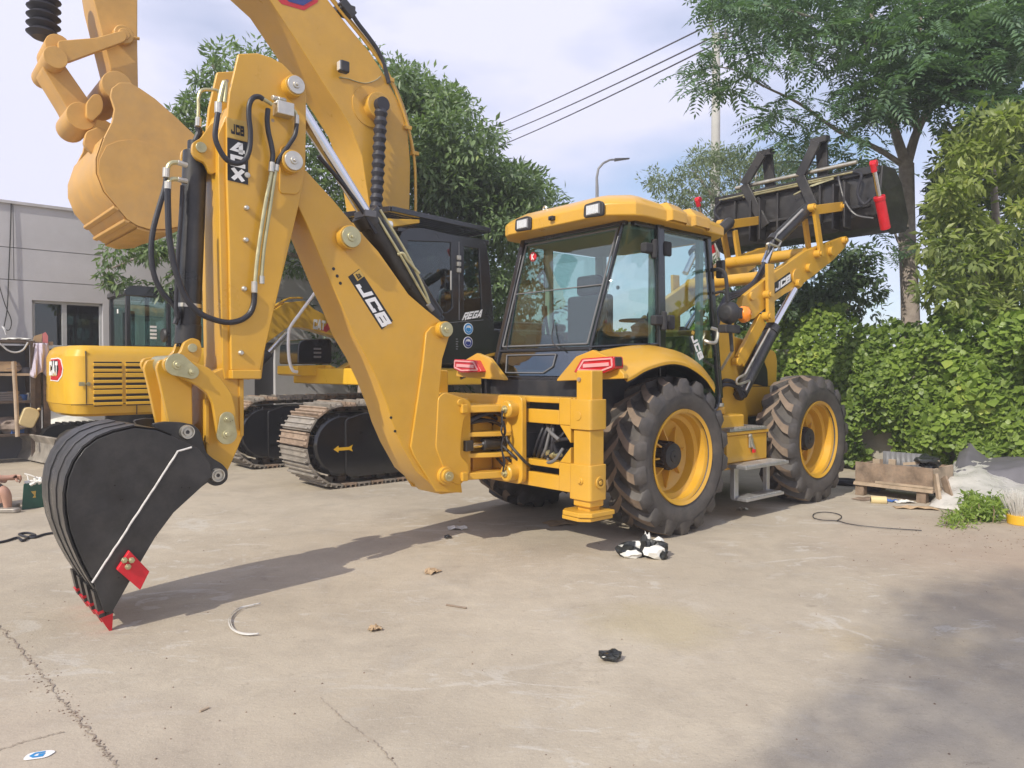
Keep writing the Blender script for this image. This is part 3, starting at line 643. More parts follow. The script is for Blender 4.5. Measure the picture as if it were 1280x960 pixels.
# ------------------------------------------------------------------ pole, wires, street lamp
M['pole'] = mat('concrete_pole', (.46, .45, .42), .85, var=.1, scale=4)
pb = Wd(893, 470, 22); pt = Wd(893, 30, 22); pole = empty('utility_pole', loc=(pb.x, pb.y, 0)); tag(pole, 'pale concrete utility pole carrying three wires, standing beyond the trees', 'utility pole')
hz = pt.z; MB().cyl((0, 0, -.1), (0, 0, hz - .3), .17, 14, .115).build('shaft', M['pole'], pole)
MB().cyl((-.05, 0, hz - .45), (-.14, 0, hz - .05), .05, 8).cyl((-.14, 0, hz - .1), (-.14, 0, hz + .12), .06, 10).build('insulator', M['grey'], pole)
MB().cyl((.05, 0, hz - .6), (.30, 0, hz - .35), .04, 8).cyl((.30, 0, hz - .4), (.30, 0, hz - .12), .06, 10).build('insulator', M['grey'], pole)
for i, ((x0, y0), (x1, y1), lab) in enumerate((((560, 181), (1010, -30), 'uppermost of the three dark overhead wires'), ((560, 194), (1010, -12), 'middle one of the three dark overhead wires'), ((560, 208), (1010, -3), 'lowest of the three dark overhead wires'))):
    a = Wd(x0, y0, 46); b = Wd(x1, y1, 19.2); P_ = [a.lerp(b, t / 20) + Vector((0, 0, -.25 * math.sin(math.pi * t / 20))) for t in range(21)]
    if i == 0: P_ = [a.lerp(b, t / 20) + Vector((0, 0, -.2 * math.sin(math.pi * t / 20))) for t in range(21)]
    tag(MB().tube(P_, .024, 6).build('overhead_wire', M['plastic']), lab + ' crossing the sky', 'wire', 'overhead wires')
sp0 = Wd(746, 400, 32); sl_ = empty('street_lamp', loc=(sp0.x, sp0.y, 0)); tag(sl_, 'slim grey street lamp with curved neck seen over the cab roof', 'street lamp')
f = lambda x, y: Wd(x, y, 32) - Vector((sp0.x, sp0.y, 0))
z1 = f(746, 235).z
MB().tube([(0, 0, 0), (0, 0, z1)] + [f(a, b) for a, b in ((746, 222), (748, 211), (754, 204), (762, 200), (772, 199))], [.10, .07, .055, .05, .05, .045, .04], 8).build('post', M['grey'], sl_)
a, b = f(768, 200), f(787, 198); MB().hexa([a + Vector((0, -.1, -.05)), a + Vector((0, .1, -.05)), a + Vector((0, .1, .06)), a + Vector((0, -.1, .06))], [b + Vector((0, -.06, -.03)), b + Vector((0, .06, -.03)), b + Vector((0, .06, .02)), b + Vector((0, -.06, .02))]).build('lamp_head', M['plastic'], sl_, bevel=.02)
# ------------------------------------------------------------------ backhoe loader
JF = Frame(.616, 7.318, 49)
jcb = empty('backhoe_loader', JF)
tag(jcb, 'yellow backhoe loader, its black digging bucket resting on the concrete in front', 'backhoe loader')
P = JF.on
def jb(mb, name, m, parent=jcb, **k): return mb.build(name, m, parent, **k)
# --- wheels ------------------------------------------------------
def wheel_meshes():
    ty = MB()
    prof = [(.43, .185), (.50, .215), (.575, .222), (.63, .205), (.655, .185), (.668, .10), (.674, 0), (.668, -.10), (.655, -.185), (.63, -.205), (.575, -.222), (.50, -.215), (.43, -.185), (.40, -.10), (.40, .10)]
    ty.lathe(prof, n=72, closed=True)
    NL = 18
    for s in (-1, 1):
        for i in range(NL):
            ph0 = 2 * math.pi * (i + (.5 if s > 0 else 0)) / NL
            secs = []
            ts = [0, .18, .36, .54, .72, .88, 1.0]
            for t in ts:
                y = s * (-.025 + .222 * t); ph = ph0 + (.34 * t ** .8 if t < .75 else .34 * .75 ** .8 + .10 * (t - .75)); rt = .728 - .016 * t * t; hw = .044 + .014 * t
                secs.append((y, ph, rt, .64, hw, hw * .80))
            y, ph, rt, rb, hw, ht = secs[-1]
            secs.append((s * .215, ph - .01, .685, .60, hw * .95, hw * .8)); secs.append((s * .228, ph - .015, .64, .585, hw * .8, hw * .7))
            loops = []
            for (y, ph, rt, rb, hw, ht) in secs:
                q = lambda r, w: (r * math.cos(ph + w / r), y, r * math.sin(ph + w / r))
                loops.append([q(rb, -hw * 1.5), q(rt, -ht), q(rt, ht), q(rb, hw * 1.5)])
            b = len(ty.f); ty.loft(loops, closed=True, caps=True)
            for k in range(b, len(ty.f)):
                idx = (k - b) % 4; sec = (k - b) // 4
                if idx == 1 and sec < 6: ty.m[k] = 1
    tyre = ty.mesh('tyre', [M['rubber'], M['tread']], angle=40)
    rm = MB()
    rm.lathe([(.405, -.19), (.435, -.205), (.438, -.190), (.425, -.165), (.392, -.15), (.385, -.08), (.345, -.065), (.335, .02), (.30, .045), (.15, .06), (.15, .075), (.31, .07), (.36, .04), (.40, .0)], n=64)
    for i in range(8):
        a = 2 * math.pi * (i + .3) / 8; c, s_ = math.cos(a), math.sin(a)
        pr = [(.14, .06), (.14, -.035), (.20, -.01), (.325, .035), (.325, .055)]
        t = .007
        f = lambda r, y, w: (r * c - w * s_, y, r * s_ + w * c)
        rm.hexa([f(r, y, -t) for r, y in pr], [f(r, y, t) for r, y in pr])
    rim = rm.mesh('rim', M['yellow'], angle=30)
    hb = MB(); hb.lathe([(.0, -.10), (.055, -.10), (.06, -.09), (.115, -.085), (.122, -.07), (.122, .06)], n=32)
    for i in range(20):
        a = 2 * math.pi * i / 20; hb.bar((.122 * math.cos(a), .02, .122 * math.sin(a)), (.122 * math.cos(a), -.05, .122 * math.sin(a)), .022, .022, up=(math.cos(a), 0, math.sin(a)))
    hb.cyl((0, -.10, 0), (0, -.108, 0), .012, 8)
    hub = hb.mesh('hub', M['plastic'])
    ax = MB(); ax.lathe([(0, .30), (.16, .30), (.16, .07), (0, .07)], n=24); axm = ax.mesh('wheel', M['plastic'])
    return axm, tyre, rim, hub
WM = wheel_meshes()
for (x, y, flip, rot) in ((.27, -.925, 0, .1), (2.82, -.925, 0, .5), (.27, .925, 1, .9), (2.82, .925, 1, .3)):
    w = bpy.data.objects.new('wheel', WM[0]); COL.objects.link(w); w.parent = jcb; w.location = (x, y, .708)
    w.rotation_euler = (0, rot, math.pi if flip else 0)
    for nm, me in (('tyre', WM[1]), ('rim', WM[2]), ('hub', WM[3])):
        o = bpy.data.objects.new(nm, me); COL.objects.link(o); o.parent = w
# --- chassis -----------------------------------------------------
mb = MB().box(-1.0, 3.2, -.38, .38, .62, 1.0).box(-.5, 1.35, -.70, .70, 1.0, 1.40)
mb.cyl((.27, -.8, .70), (.27, .8, .70), .13, 16).cyl((2.82, -.8, .70), (2.82, .8, .70), .12, 16).tube([(.27, 0, .70), (.27, 0, .69)], .24, 16)
mb.box(1.2, 2.5, -.55, .55, .45, .62)
jb(mb, 'chassis', M['plastic'], bevel=.012)
mb = MB().box(-1.0, -.42, -.40, .40, .95, 1.22).box(-.98, -.5, -.3, .3, .5, .7).cyl((-.9, -.25, .85), (-.45, -.25, .85), .11, 16)
for k in range(7):
    a = random.uniform(-.3, .3)
    mb.tube(smooth_path([(-.98, -.35 + .1 * k, 1.0), (-1.12, -.30 + .1 * k + a * .2, .92 - .03 * k), (-1.10, -.45 + .08 * k, .72 + a * .2), (-.9, -.42 + .11 * k, .62)], 5), .014, 7)
jb(mb, 'valve_block', M['plastic'], bevel=.01)
for k in range(6):
    a = random.uniform(-.06, .06); mb = MB(); y0 = -.50 - .055 * k
    mb.tube(smooth_path([(-.80, y0, 1.12 + a * .3), (-.93, y0 - .04 + a, 1.0 + a), (-.96, y0 + .02 - a, .84 - a), (-.90, y0 + .10 + a, .74), (-.75, y0 + .12, .80)], 6), .017 if k % 2 else .013, 8)
    jb(mb, 'hydraulic_hose', M['hose'] if k != 2 else M['grey'])
mb = MB(); mb.tube(smooth_path([(-.90, -.56, 1.03), (-.97, -.66, .98), (-.98, -.78, .92)], 5), .016, 8); mb.tube(smooth_path([(-.92, -.60, .76), (-.99, -.66, .72), (-1.0, -.76, .755), (-.97, -.82, .85)], 5), .014, 8); jb(mb, 'hydraulic_hose', M['grey'])
mb = MB(); mb.cyl((-.93, -.60, .79), (-.95, -.70, .78), .03, 10); mb.cyl((-.94, -.70, .78), (-.95, -.78, .79), .018, 6); jb(mb, 'hose_union', M['gold'], bevel=.004)
# --- rear frame and stabilizers ----------------------------------
XR = -1.0
def slot_beam(mb, y0, y1, z0, z1, sy0, sy1, sz0, sz1, x0=XR, x1=XR + .05):
    mb.box(x0, x1, y0, sy0, z0, z1); mb.box(x0, x1, sy1, y1, z0, z1); mb.box(x0, x1, sy0, sy1, z0, sz0); mb.box(x0, x1, sy0, sy1, sz1, z1)
mb = MB()
for z0, z1 in ((1.045, 1.27), (.50, .735)):
    zm = (z0 + z1) / 2 + .035
    for sg in (-1, 1):
        a, b = sorted((sg * .10, sg * .93)); s0, s1 = sorted((sg * .40, sg * .80))
        slot_beam(mb, a, b, z0, z1, s0, s1, zm - .028, zm + .028)
    mb.box(XR, XR + .05, -.0999, .0999, z0, z1)
    mb.box(XR + .05, XR + .22, -.93, .93, z1 - .03, z1 - .002); mb.box(XR + .05, XR + .22, -.93, .93, z0 + .002, z0 + .03)
for sg in (-1, 1):   # gussets
    for (za, zb) in ((1.045, .90), (.735, .87)):
        mb.prism([(sg * .93, za), (sg * .80, za), (sg * .93, zb)], 'x', XR + .004, XR + .05)
jb(mb, 'rear_frame', M['yellow'], bevel=.008)
for sg in (-1, 1):
    st = MB()
    y0, y1 = sg * .955, sg * 1.150
    st.box(XR + .006, XR + .172, y0 + sg * .004, y1 - sg * .006, .40, 1.02)
    st.box(XR + .03, XR + .165, y0 + sg * .012, y1 - sg * .012, 1.24, 1.495)
    o = jb(st, 'stabilizer_leg', M['yellow'], bevel=.012)
    cl = MB()
    for z0, z1 in ((1.02, 1.262), (.455, .74)):
        cl.prism(rounded([(XR - .012, y0 - sg * .03), (XR - .012, y1 + sg * .012), (XR + .19, y1 + sg * .012), (XR + .19, y0 - sg * .03)], .03), 'z', z0, z1)
    jb(cl, 'stabilizer_collar', M['yellow'], o, bevel=.006)
    ft = MB()
    ft.box(XR + .03, XR + .15, y0 + sg * .03, y1 - sg * .03, .36, .455)
    pl = [(XR - .09, y0 - sg * .02), (XR - .10, y1 - sg * .03), (XR - .03, y1 + sg * .05), (XR + .24, y1 + sg * .05), (XR + .24, y0 - sg * .06), (XR - .02, y0 - sg * .07)]
    ft.prism(pl, 'z', .335, .372); ft.prism([(x * .97 - .025, y * .985 + .0) for x, y in pl], 'z', .300, .332)
    jb(ft, 'stabilizer_foot', M['yellow'], o, bevel=.006)
    bl = MB()
    bl.lathe([(0, -.012), (.026, -.012), (.032, .002), (.032, .012), (.05, .014), (.05, .02)], (XR - .012, sg * 1.06, .61), 'x', 18)
    bl.cyl((XR - .014, sg * 1.06, .61), (XR - .036, sg * 1.06, .61), .018, 6)
    bl.lathe([(.028, 0), (.05, 0), (.05, sg * .012), (.03, sg * .012)], (XR + .10, sg * 1.162, .60), 'y', 18); bl.cyl((XR + .10, sg * 1.16, .60), (XR + .10, sg * 1.178, .60), .02, 6)
    bl.cyl((XR - .012, sg * 1.03, 1.13), (XR - .018, sg * 1.03, 1.13), .036, 18)
    jb(bl, 'wear_bolt', M['yellow'], o, bevel=.003)
    hl = MB(); hl.cyl((XR + .031, sg * 1.005, 1.42), (XR + .018, sg * 1.005, 1.42), .018, 12); jb(hl, 'pin_hole', M['shoerust'], o)
# --- sideshift carriage and kingpost ------------------------------
XC = -1.03
mb = MB()
pl = rounded([(-.44, .515), (-.44, 1.275), (.44, 1.275), (.44, .515)], .07, 5)
mb.prism(pl, 'x', XC, XC - .055)
for sg in (-1, 1):
    for z in (1.16, .61):
        mb.lathe([(0, -.10), (.062, -.10), (.075, -.09), (.075, .0)], (XC - .05, sg * .33, z), 'x', 20)
jb(mb, 'sideshift_carriage', M['yellow'], bevel=.008)
mb = MB()
for z0, z1, xa in ((1.135, 1.195, -1.60), (.925, .965, -1.46), (.745, .785, -1.46), (.565, .625, -1.60)):
    mb.prism([(XC - .05, -.30), (XC - .05, .30), (-1.22, .27), (xa, .15), (xa, -.15), (-1.22, -.27)], 'z', z0, z1)
mb.box(-1.32, -1.10, -.06, .06, .58, 1.18)
mb.cyl((-1.46, 0, .60), (-1.46, 0, 1.2), .085, 20)
for z in (1.165, .595): mb.box(-1.56, -1.50, -.23, -.15, z - .03, z + .045)
jb(mb, 'swing_bracket', M['yellow'], bevel=.008)
mb = MB()
for sg in (-1, 1):
    mb.cyl((XC - .06, sg * .20, .855), (-1.30, sg * .17, .855), .055, 16)
    mb.box(-1.50, -1.42, sg * .17 - .03, sg * .17 + .03, .81, .90)
jb(mb, 'swing_cylinder', M['black'], bevel=.006)
mb = MB()
for sg in (-1, 1): mb.cyl((-1.29, sg * .17, .855), (-1.44, sg * .17, .855), .028, 14)
jb(mb, 'swing_rod', M['chrome'])
mb = MB()
for sg in (-1, 1):
    for z in (1.16, .61): mb.cyl((XC - .145, sg * .33, z), (XC - .165, sg * .33, z), .034, 8).cyl((XC - .165, sg * .33, z), (XC - .185, sg * .33, z), .018, 6)
jb(mb, 'lock_nut', M['gold'], bevel=.003)
mb = MB()
for dx in (0, .014):
    mb.tube(smooth_path([(XC - .18, -.335 + dx, 1.15), (XC - .20, -.34 - dx, 1.05), (XC - .17, -.36 + dx, .98), (XC - .19, -.33, .85 - dx), (XC - .18, -.345 - dx, .72), (XC - .18, -.335, .63)], 6), .007, 6)
mb.tube(smooth_path([(XC - .17, -.34, 1.06), (XC - .22, -.36, .99), (XC - .18, -.35, .93), (XC - .15, -.33, 1.0), (XC - .17, -.33, 1.06)], 5), .008, 6)
jb(mb, 'control_cable', M['hose'])
mb = MB()
for k in range(6):
    r0 = random.uniform(-.05, .05)
    mb.tube(smooth_path([(XC + .02, -.22 + .06 * k, 1.0 + r0), (XC - .2, -.2 + .05 * k, 1.08 + r0), (-1.48, -.12 + .04 * k, 1.02 - .01 * k), (-1.56, -.1 + .04 * k, .92 - .03 * k)], 6), .016, 8)
jb(mb, 'swing_hose', M['hose'])
kp = [(548, 497), (556, 490), (584, 499), (589, 504), (589, 514), (580, 524), (577, 545), (576, 570), (586, 580), (587, 594), (575, 607), (560, 600), (545, 560)]
mb = MB(); pk = rounded(JF.poly(kp, 'y', -.20), .03, 3)
mb.prism(pk, 'y', -.20, -.155); mb.prism(pk, 'y', .155, .20); mb.box(-1.62, -1.42, -.16, .16, .60, 1.2)
mb.cyl((-1.565, -.21, 1.225), (-1.565, .21, 1.225), .03, 14)
jb(mb, 'kingpost', M['yellow'], bevel=.008)

# --- boom ---------------------------------------------------------
def pin(mb, px, py, yf, r=.075, ln=.06, boss=None):
    q = P(px, py, 'y', yf - ln)
    for s in (1, -1):
        a = s * yf; b = s * (yf - ln)
        mb.lathe([(0, b), (r * .9, b), (r, b - s * -.006 if s < 0 else b + .006), (r, a)], (q.x, 0, q.z), 'y', 22)
    return q
boom_px = [(368, 172), (381, 211), (416, 249), (441, 279), (473, 314), (511, 368), (533, 387), (552, 402), (563, 416), (552, 449), (548, 494), (555, 526), (573, 577), (578, 615), (551, 618), (536, 603), (520, 589), (502, 556), (491, 530), (484, 507), (472, 476), (458, 446), (442, 419), (428, 384), (414, 355), (385, 284), (371, 254), (356, 225), (350, 200), (355, 180)]
bp = JF.poly(boom_px, 'y', -.165)
mb = MB(); mb.prism(bp, 'y', -.165, .165)
boom = jb(mb, 'boom', M['yellow'], bevel=.008)
mb = MB(); dp = JF.poly([(555, 405), (540, 408), (533, 416), (529, 455), (514, 559), (518, 570), (546, 615), (578, 616), (573, 578), (556, 527), (549, 495), (553, 449), (563, 416)], 'y', -.19)
for s in (-1, 1): mb.prism(dp, 'y', s * .164, s * .19)
jb(mb, 'boom_cheek_plate', M['yellow'], boom, bevel=.006)
mb = MB()
q = P(436, 297, 'y', -.2); mb.cyl((q.x, -.16, q.z), (q.x, -.23, q.z), .088, 26)
q2 = P(557, 412, 'y', -.24); mb.cyl((q2.x, -.18, q2.z), (q2.x, -.245, q2.z), .068, 24)
q3 = P(559, 595, 'y', -.23); mb.cyl((q3.x, -.18, q3.z), (q3.x, -.225, q3.z), .075, 24).cyl((q3.x, -.22, q3.z), (q3.x, -.25, q3.z), .055, 24)
jb(mb, 'pin_boss', M['yellow'], boom, bevel=.004)
mb = MB()
for q, y, r in ((q, -.23, .078), (q2, -.245, .06), (q3, -.25, .04)): mb.cyl((q.x, y + .005, q.z), (q.x, y - .018, q.z), r, 24).cyl((q.x, y - .018, q.z), (q.x, y - .026, q.z), r * .45, 18).cyl((q.x, y - .026, q.z), (q.x, y - .038, q.z), r * .16, 6)
jb(mb, 'pivot_pin', M['gold'], boom, bevel=.004)
mb = MB()
for px, py in ((417, 336), (421.5, 345), (425.5, 354)):
    c = P(px, py, 'y', -.166); mb.cyl((c.x, -.160, c.z), (c.x, -.1662, c.z), .0125, 12)
for px, py in ((489, 522), (494, 539)):
    c = P(px, py, 'y', -.166); mb.cyl((c.x, -.160, c.z), (c.x, -.1662, c.z), .011, 12)
jb(mb, 'bolt_hole', M['dblack'], boom)
q4 = [P(a, b, 'y', -.166) for a, b in ((435, 346), (477, 412), (491, 401), (449, 336))]
mb = MB(); plate_mb(mb, q4); dec = jb(mb, 'brand_decal', M['dblack'], boom)
c0, c1, c3 = q4[0], q4[1], q4[3]; eu, ev = c1 - c0, c3 - c0
mb = MB(); text_mb(mb, 'JCB', c0 + eu * .155 + ev * .12, eu * .83, ev * .76, w=.88, t=.27, slant=.22); jb(mb, 'decal_letter', M['white'], dec)
mb = MB(); a = c0 + eu * .01 + ev * .40; plate_mb(mb, [a, a + eu * .13, a + eu * .13 + ev * .60, a + ev * .60], .004); jb(mb, 'decal_badge', M['dgold'], dec)
mb = MB(); a = c0 + eu * .035 + ev * .52; text_mb(mb, 'JCB', a, eu * .09, ev * .3, off=.0052); jb(mb, 'decal_letter', M['dblack'], dec)

# boom cylinder on top of the boom
def hyd(name, p0, pm, p1, r, rr, parent, m='black'):
    """barrel p0-pm, rod pm-p1"""
    p0, pm, p1 = map(Vector, (p0, pm, p1)); d = (p1 - p0).normalized()
    b = MB(); b.cyl(p0, pm, r, 24); b.cyl(pm - d * .09, pm + d * .012, r * 1.12, 24); b.cyl(p0 - d * .05, p0 + d * .05, r * .8, 20)
    o = jb(b, name, M[m], parent, bevel=.005)
    b = MB(); b.cyl(pm, p1, rr, 20); jb(b, 'piston_rod', M['chrome'], o)
    return o
pm = P(457, 268, 'y', 0.0); p0 = P(541, 398, 'y', 0.0); p1 = P(372, 132, 'y', 0.0)
cyb = hyd('boom_cylinder', p0, pm, p1, .105, .052, jcb)
mb = MB()
for dx in (0, 9):
    mb.tube(smooth_path([P(466 + dx, 262, 'y', -.10), P(500 + dx, 318, 'y', -.13), P(525 + dx * .6, 362, 'y', -.13), P(539, 385, 'y', -.12)], 5), .011, 8)
mb.tube(smooth_path([P(497, 318, 'y', -.12), P(504, 317, 'y', -.14), P(510, 326, 'y', -.14), P(524, 342, 'y', -.14)], 5), .013, 8)
jb(mb, 'steel_pipe', M['gold'], cyb)
mb = MB(); mb.cyl(P(535, 380, 'y', -.12), P(541, 388, 'y', -.12), .022, 10); mb.box(*(lambda c: (c.x - .05, c.x + .05, -.12, .05, c.z - .02, c.z + .03))(P(462, 268, 'y', -.1)))
jb(mb, 'pipe_clamp', M['grey'], cyb, bevel=.004)
mb = MB()
for s in (-1, 1): mb.tube(smooth_path([P(398, 195, 'y', .08 * s), P(430, 232, 'y', .09 * s + .04), P(452, 262, 'y', .08 * s), P(470, 292, 'y', .1 * s)], 5), .016, 8)
jb(mb, 'boom_hose', M['hose'], boom)

# --- dipper -------------------------------------------------------
up_px = [(298, 67), (322, 66), (338, 71), (353, 79), (366, 92), (378, 107), (383, 117), (383, 160), (382, 216), (374, 256), (325, 465), (289, 463), (286, 300), (283.5, 225), (283.5, 150), (287, 115)]
YD = .215
ud = JF.poly(up_px, 'y', -YD)
mb = MB(); mb.prism(ud, 'y', -YD, -YD + .032); mb.prism(ud, 'y', YD - .032, YD)
dipper = jb(mb, 'dipper', M['yellow'], bevel=.009, split=False)
e0 = P(284, 225, 'y', -YD); e1 = P(289, 463, 'y', -YD); e2 = P(287, 118, 'y', -YD)
mb = MB()
box_poly = [(e2.x + .02, e2.z - .05), (e0.x - .045, e0.z + .3), (e0.x - .045, e0.z), (e1.x - .045, e1.z + .02), (e1.x - .03, e1.z - .06), (e1.x + .22, e1.z - .06), (e1.x + .24, e1.z + .1), (e0.x + .34, e0.z - .3), (e0.x + .38, e0.z + .1), (e2.x + .28, e2.z)]
mb.prism(box_poly, 'y', -YD + .0325, YD - .0325)
jb(mb, 'dipper_box', M['yellow'], dipper, bevel=.008)
lo_px = [(284, 458), (303, 470), (304, 545), (297, 562), (286, 586), (279, 600), (268, 604), (260, 596), (258, 560), (256, 470)]
ld = JF.poly(lo_px, 'y', -.175)
mb = MB(); mb.prism(ld, 'y', -.175, .175)
sh = P(290, 472, 'y', -YD - .03); sh2 = P(327, 472, 'y', -YD - .03)
mb.box(sh.x, sh2.x, -YD - .03, YD + .03, sh.z - .01, sh.z + .05)
jb(mb, 'dipper_tip', M['yellow'], dipper, bevel=.008)
mb = MB(); fl = JF.poly([(299, 474), (305, 474), (305, 545), (300, 545)], 'y', -.19); mb.prism(fl, 'y', -.19, .19)
fl = JF.poly([(257, 500), (262, 500), (262, 556), (257, 552)], 'y', -.19); mb.prism(fl, 'y', -.19, .19); jb(mb, 'dipper_flange', M['yellow'], dipper, bevel=.005)
mb = MB()
for px, py, r in ((370, 109, .072), (367, 203, .078)):
    c = P(px - 4, py, 'y', -YD - .03); mb.cyl((c.x, -YD + .01, c.z), (c.x, -YD - .075, c.z), r, 24); mb.cyl((c.x, YD - .01, c.z), (c.x, YD + .06, c.z), r, 24)
jb(mb, 'pin_boss', M['yellow'], dipper, bevel=.005)
mb = MB()
for px, py, r in ((370, 109, .062), (367, 203, .066)):
    c = P(px - 4, py, 'y', -YD - .03); mb.cyl((c.x, -YD - .07, c.z), (c.x, -YD - .092, c.z), r, 24).cyl((c.x, -YD - .09, c.z), (c.x, -YD - .102, c.z), r * .4, 16).cyl((c.x, -YD - .1, c.z), (c.x, -YD - .115, c.z), r * .18, 6)
jb(mb, 'pivot_pin', M['steel'], dipper, bevel=.004)
mb = MB()   # reinforcing patch below the pivot, edged plate at the top left
mb.prism(rounded(JF.poly([(351, 182), (381, 182), (381, 216), (374, 243), (352, 242), (349, 236)], 'y', -YD - .012), .04, 4), 'y', -YD - .0122, -YD + .002)
jb(mb, 'pivot_plate', M['yellow'], dipper, bevel=.005)
mb = MB()
for px, py in ((308, 260), (307, 300), (305, 361), (301, 441)):
    c = P(px, py, 'y', -YD); mb.lathe([(0, -.02), (.012, -.02), (.018, -.012), (.02, 0)], (c.x, -YD, c.z), 'y', 10)
for px, py in ((309, 219),):
    c = P(px, py, 'y', -YD); mb.lathe([(0, -.012), (.018, -.008), (.022, 0)], (c.x, -YD, c.z), 'y', 10)
jb(mb, 'bolt', M['steel'], dipper)
mb = MB()
for px, py, r in ((341, 150.5, .012), (284, 101, .011)):
    c = P(px, py, 'y', -YD - .0005); mb.cyl((c.x, -YD + .01, c.z), (c.x, -YD - .0005, c.z), r, 12)
jb(mb, 'bolt_hole', M['shoerust'], dipper)
q = [P(a, b, 'y', -YD - .001) for a, b in ((284, 171), (310, 177.5), (307.5, 152), (283.5, 146.5))]
mb = MB(); plate_mb(mb, q); d1 = jb(mb, 'brand_decal', M['dgold'], dipper)
eu, ev = q[1] - q[0], q[3] - q[0]
mb = MB(); text_mb(mb, 'JCB', q[0] + eu * .17 + ev * .22, eu * .66, ev * .52, t=.26); jb(mb, 'decal_letter', M['dblack'], d1)
q = [P(a, b, 'y', -YD - .001) for a, b in ((284.5, 225), (310, 231), (310, 178.2), (284, 171.8))]
mb = MB(); plate_mb(mb, q); d2 = jb(mb, 'model_decal', M['dblack'], dipper)
eu, ev = q[1] - q[0], q[3] - q[0]
for k, ch in enumerate('4CX'):
    mb = MB(); text_mb(mb, ch, q[0] + eu * .15 + ev * (.68 - .315 * k), eu * .70, ev * .26, w=.98, t=.30); jb(mb, 'decal_letter', M['white'], d2)
# bucket cylinder with its ears
ct = P(244, 190, 'y', 0); cb = P(235, 425, 'y', 0); ce = P(239, 440, 'y', 0)
d = (cb - ct).normalized()
mb = MB(); mb.cyl(ct, cb, .076, 24).cyl(cb - d * .10, cb + d * .03, .082, 24).cyl(ct, ct - d * .07, .05, 16)
for k in range(12):
    a = 2 * math.pi * k / 12; o = Vector((math.cos(a), math.sin(a), 0)) * .066; mb.cyl(cb + d * .03 + o, cb + d * .045 + o, .010, 6)
cyl2 = jb(mb, 'bucket_cylinder', M['black'], bevel=.006)
mb = MB(); mb.cyl(cb, ce, .04, 16); jb(mb, 'piston_rod', M['steel'], cyl2)
mb = MB(); mb.cyl(cb - d * .24, cb - d * .215, .079, 24); jb(mb, 'cable_tie', M['steel'], cyl2)
mb = MB(); ear = rounded(JF.poly([(241, 178), (252, 172), (263, 155), (270, 152), (272, 215), (263, 218), (256, 203), (246, 199), (240, 190)], 'y', -.13), .02, 3)
mb.prism(ear, 'y', -.13, -.095); mb.prism(ear, 'y', .095, .13); jb(mb, 'cylinder_ear', M['yellow'], dipper, bevel=.006)
mb = MB(); c = P(252, 184, 'y', -.14); mb.cyl((c.x, -.14, c.z), (c.x, .14, c.z), .036, 14); jb(mb, 'ear_pin', M['gold'], dipper, bevel=.004)
# tipping linkage
mb = MB(); bl = rounded(JF.poly([(203, 455), (207, 447), (222, 444), (236, 450), (262, 460), (278, 475), (290, 492), (295, 512), (296, 540), (294, 549), (284, 552), (274, 550), (271, 537), (266, 505), (259, 492), (246, 482), (222, 470), (208, 465)], 'y', -.27), .02, 3)
for s in (-1, 1): mb.prism(bl, 'y', s * .23, s * .27)
link = jb(mb, 'tipping_lever', M['yellow'], bevel=.008)
mb = MB(); er = rounded(JF.poly([(213, 450), (226, 440), (230, 428), (240, 422), (250, 425), (253, 437), (250, 452), (240, 462), (215, 462)], 'y', -.10), .02, 3)
mb.prism(er, 'y', -.10, -.055); mb.prism(er, 'y', .055, .10); jb(mb, 'lever_ear', M['yellow'], link, bevel=.006)
mb = MB(); c = P(241, 435, 'y', -.11); mb.cyl((c.x, -.11, c.z), (c.x, .11, c.z), .03, 14); c = P(222, 456, 'y', -.20); mb.cyl((c.x, -.24, c.z), (c.x, .24, c.z), .062, 18); jb(mb, 'lever_pin', M['gold'], link, bevel=.003)
mb = MB(); bkl = rounded(JF.poly([(195, 460), (199, 450), (212, 448), (226, 452), (240, 470), (241, 530), (240, 546), (230, 548), (212, 535), (200, 480)], 'y', -.16), .02, 3)
mb.prism(bkl, 'y', -.16, -.12); mb.prism(bkl, 'y', .12, .16); c = P(222, 500, 'y', 0); mb.box(c.x - .07, c.x - .03, -.125, .125, c.z - .25, c.z + .25)
jb(mb, 'bucket_link', M['yellow'], bevel=.007)
def washer_plate(pa, pb, ra, rb, y):
    a = P(*pa, 'y', y); b = P(*pb, 'y', y); mb = MB(); pts = []
    ang = math.atan2(b.z - a.z, b.x - a.x)
    for k in range(9): t = ang + math.pi / 2 + math.pi * k / 8; pts.append((a.x + ra * math.cos(t), a.z + ra * math.sin(t)))
    for k in range(9): t = ang - math.pi / 2 + math.pi * k / 8; pts.append((b.x + rb * math.cos(t), b.z + rb * math.sin(t)))
    mb.prism(pts, 'y', y, y + .016)
    for q, r in ((a, .03), (b, .022)): mb.lathe([(0, y - .022), (r * .5, y - .022), (r * .55, y - .012), (r, y - .012), (r, y + .002)], (q.x, 0, q.z), 'y', 14)
    return jb(mb, 'retainer_plate', M['gold'], link, bevel=.003)
washer_plate((222, 456), (240, 465), .072, .045, -.288)
washer_plate((284, 543), (284, 524), .066, .048, -.288)

# --- bucket -------------------------------------------------------
YN, YF = -.47, .20
side_px = [(128, 744), (114, 722), (104, 703), (95, 682), (88, 662), (84, 640), (83, 618), (86, 598), (94, 578), (106, 561), (122, 549), (142, 541), (169, 535), (196, 538), (214, 545), (232, 553), (247, 560), (256, 570), (264, 582), (266, 594), (260, 603), (252, 609), (233, 624), (217, 641), (205, 657), (194, 672), (184, 689), (174, 706), (163, 725), (152, 745), (144, 758), (139, 766), (134, 766)]
sp = JF.poly(side_px, 'y', YN)
mb = MB(); mb.prism(sp, 'y', YN, YN + .028); mb.prism(sp, 'y', YF - .028, YF)
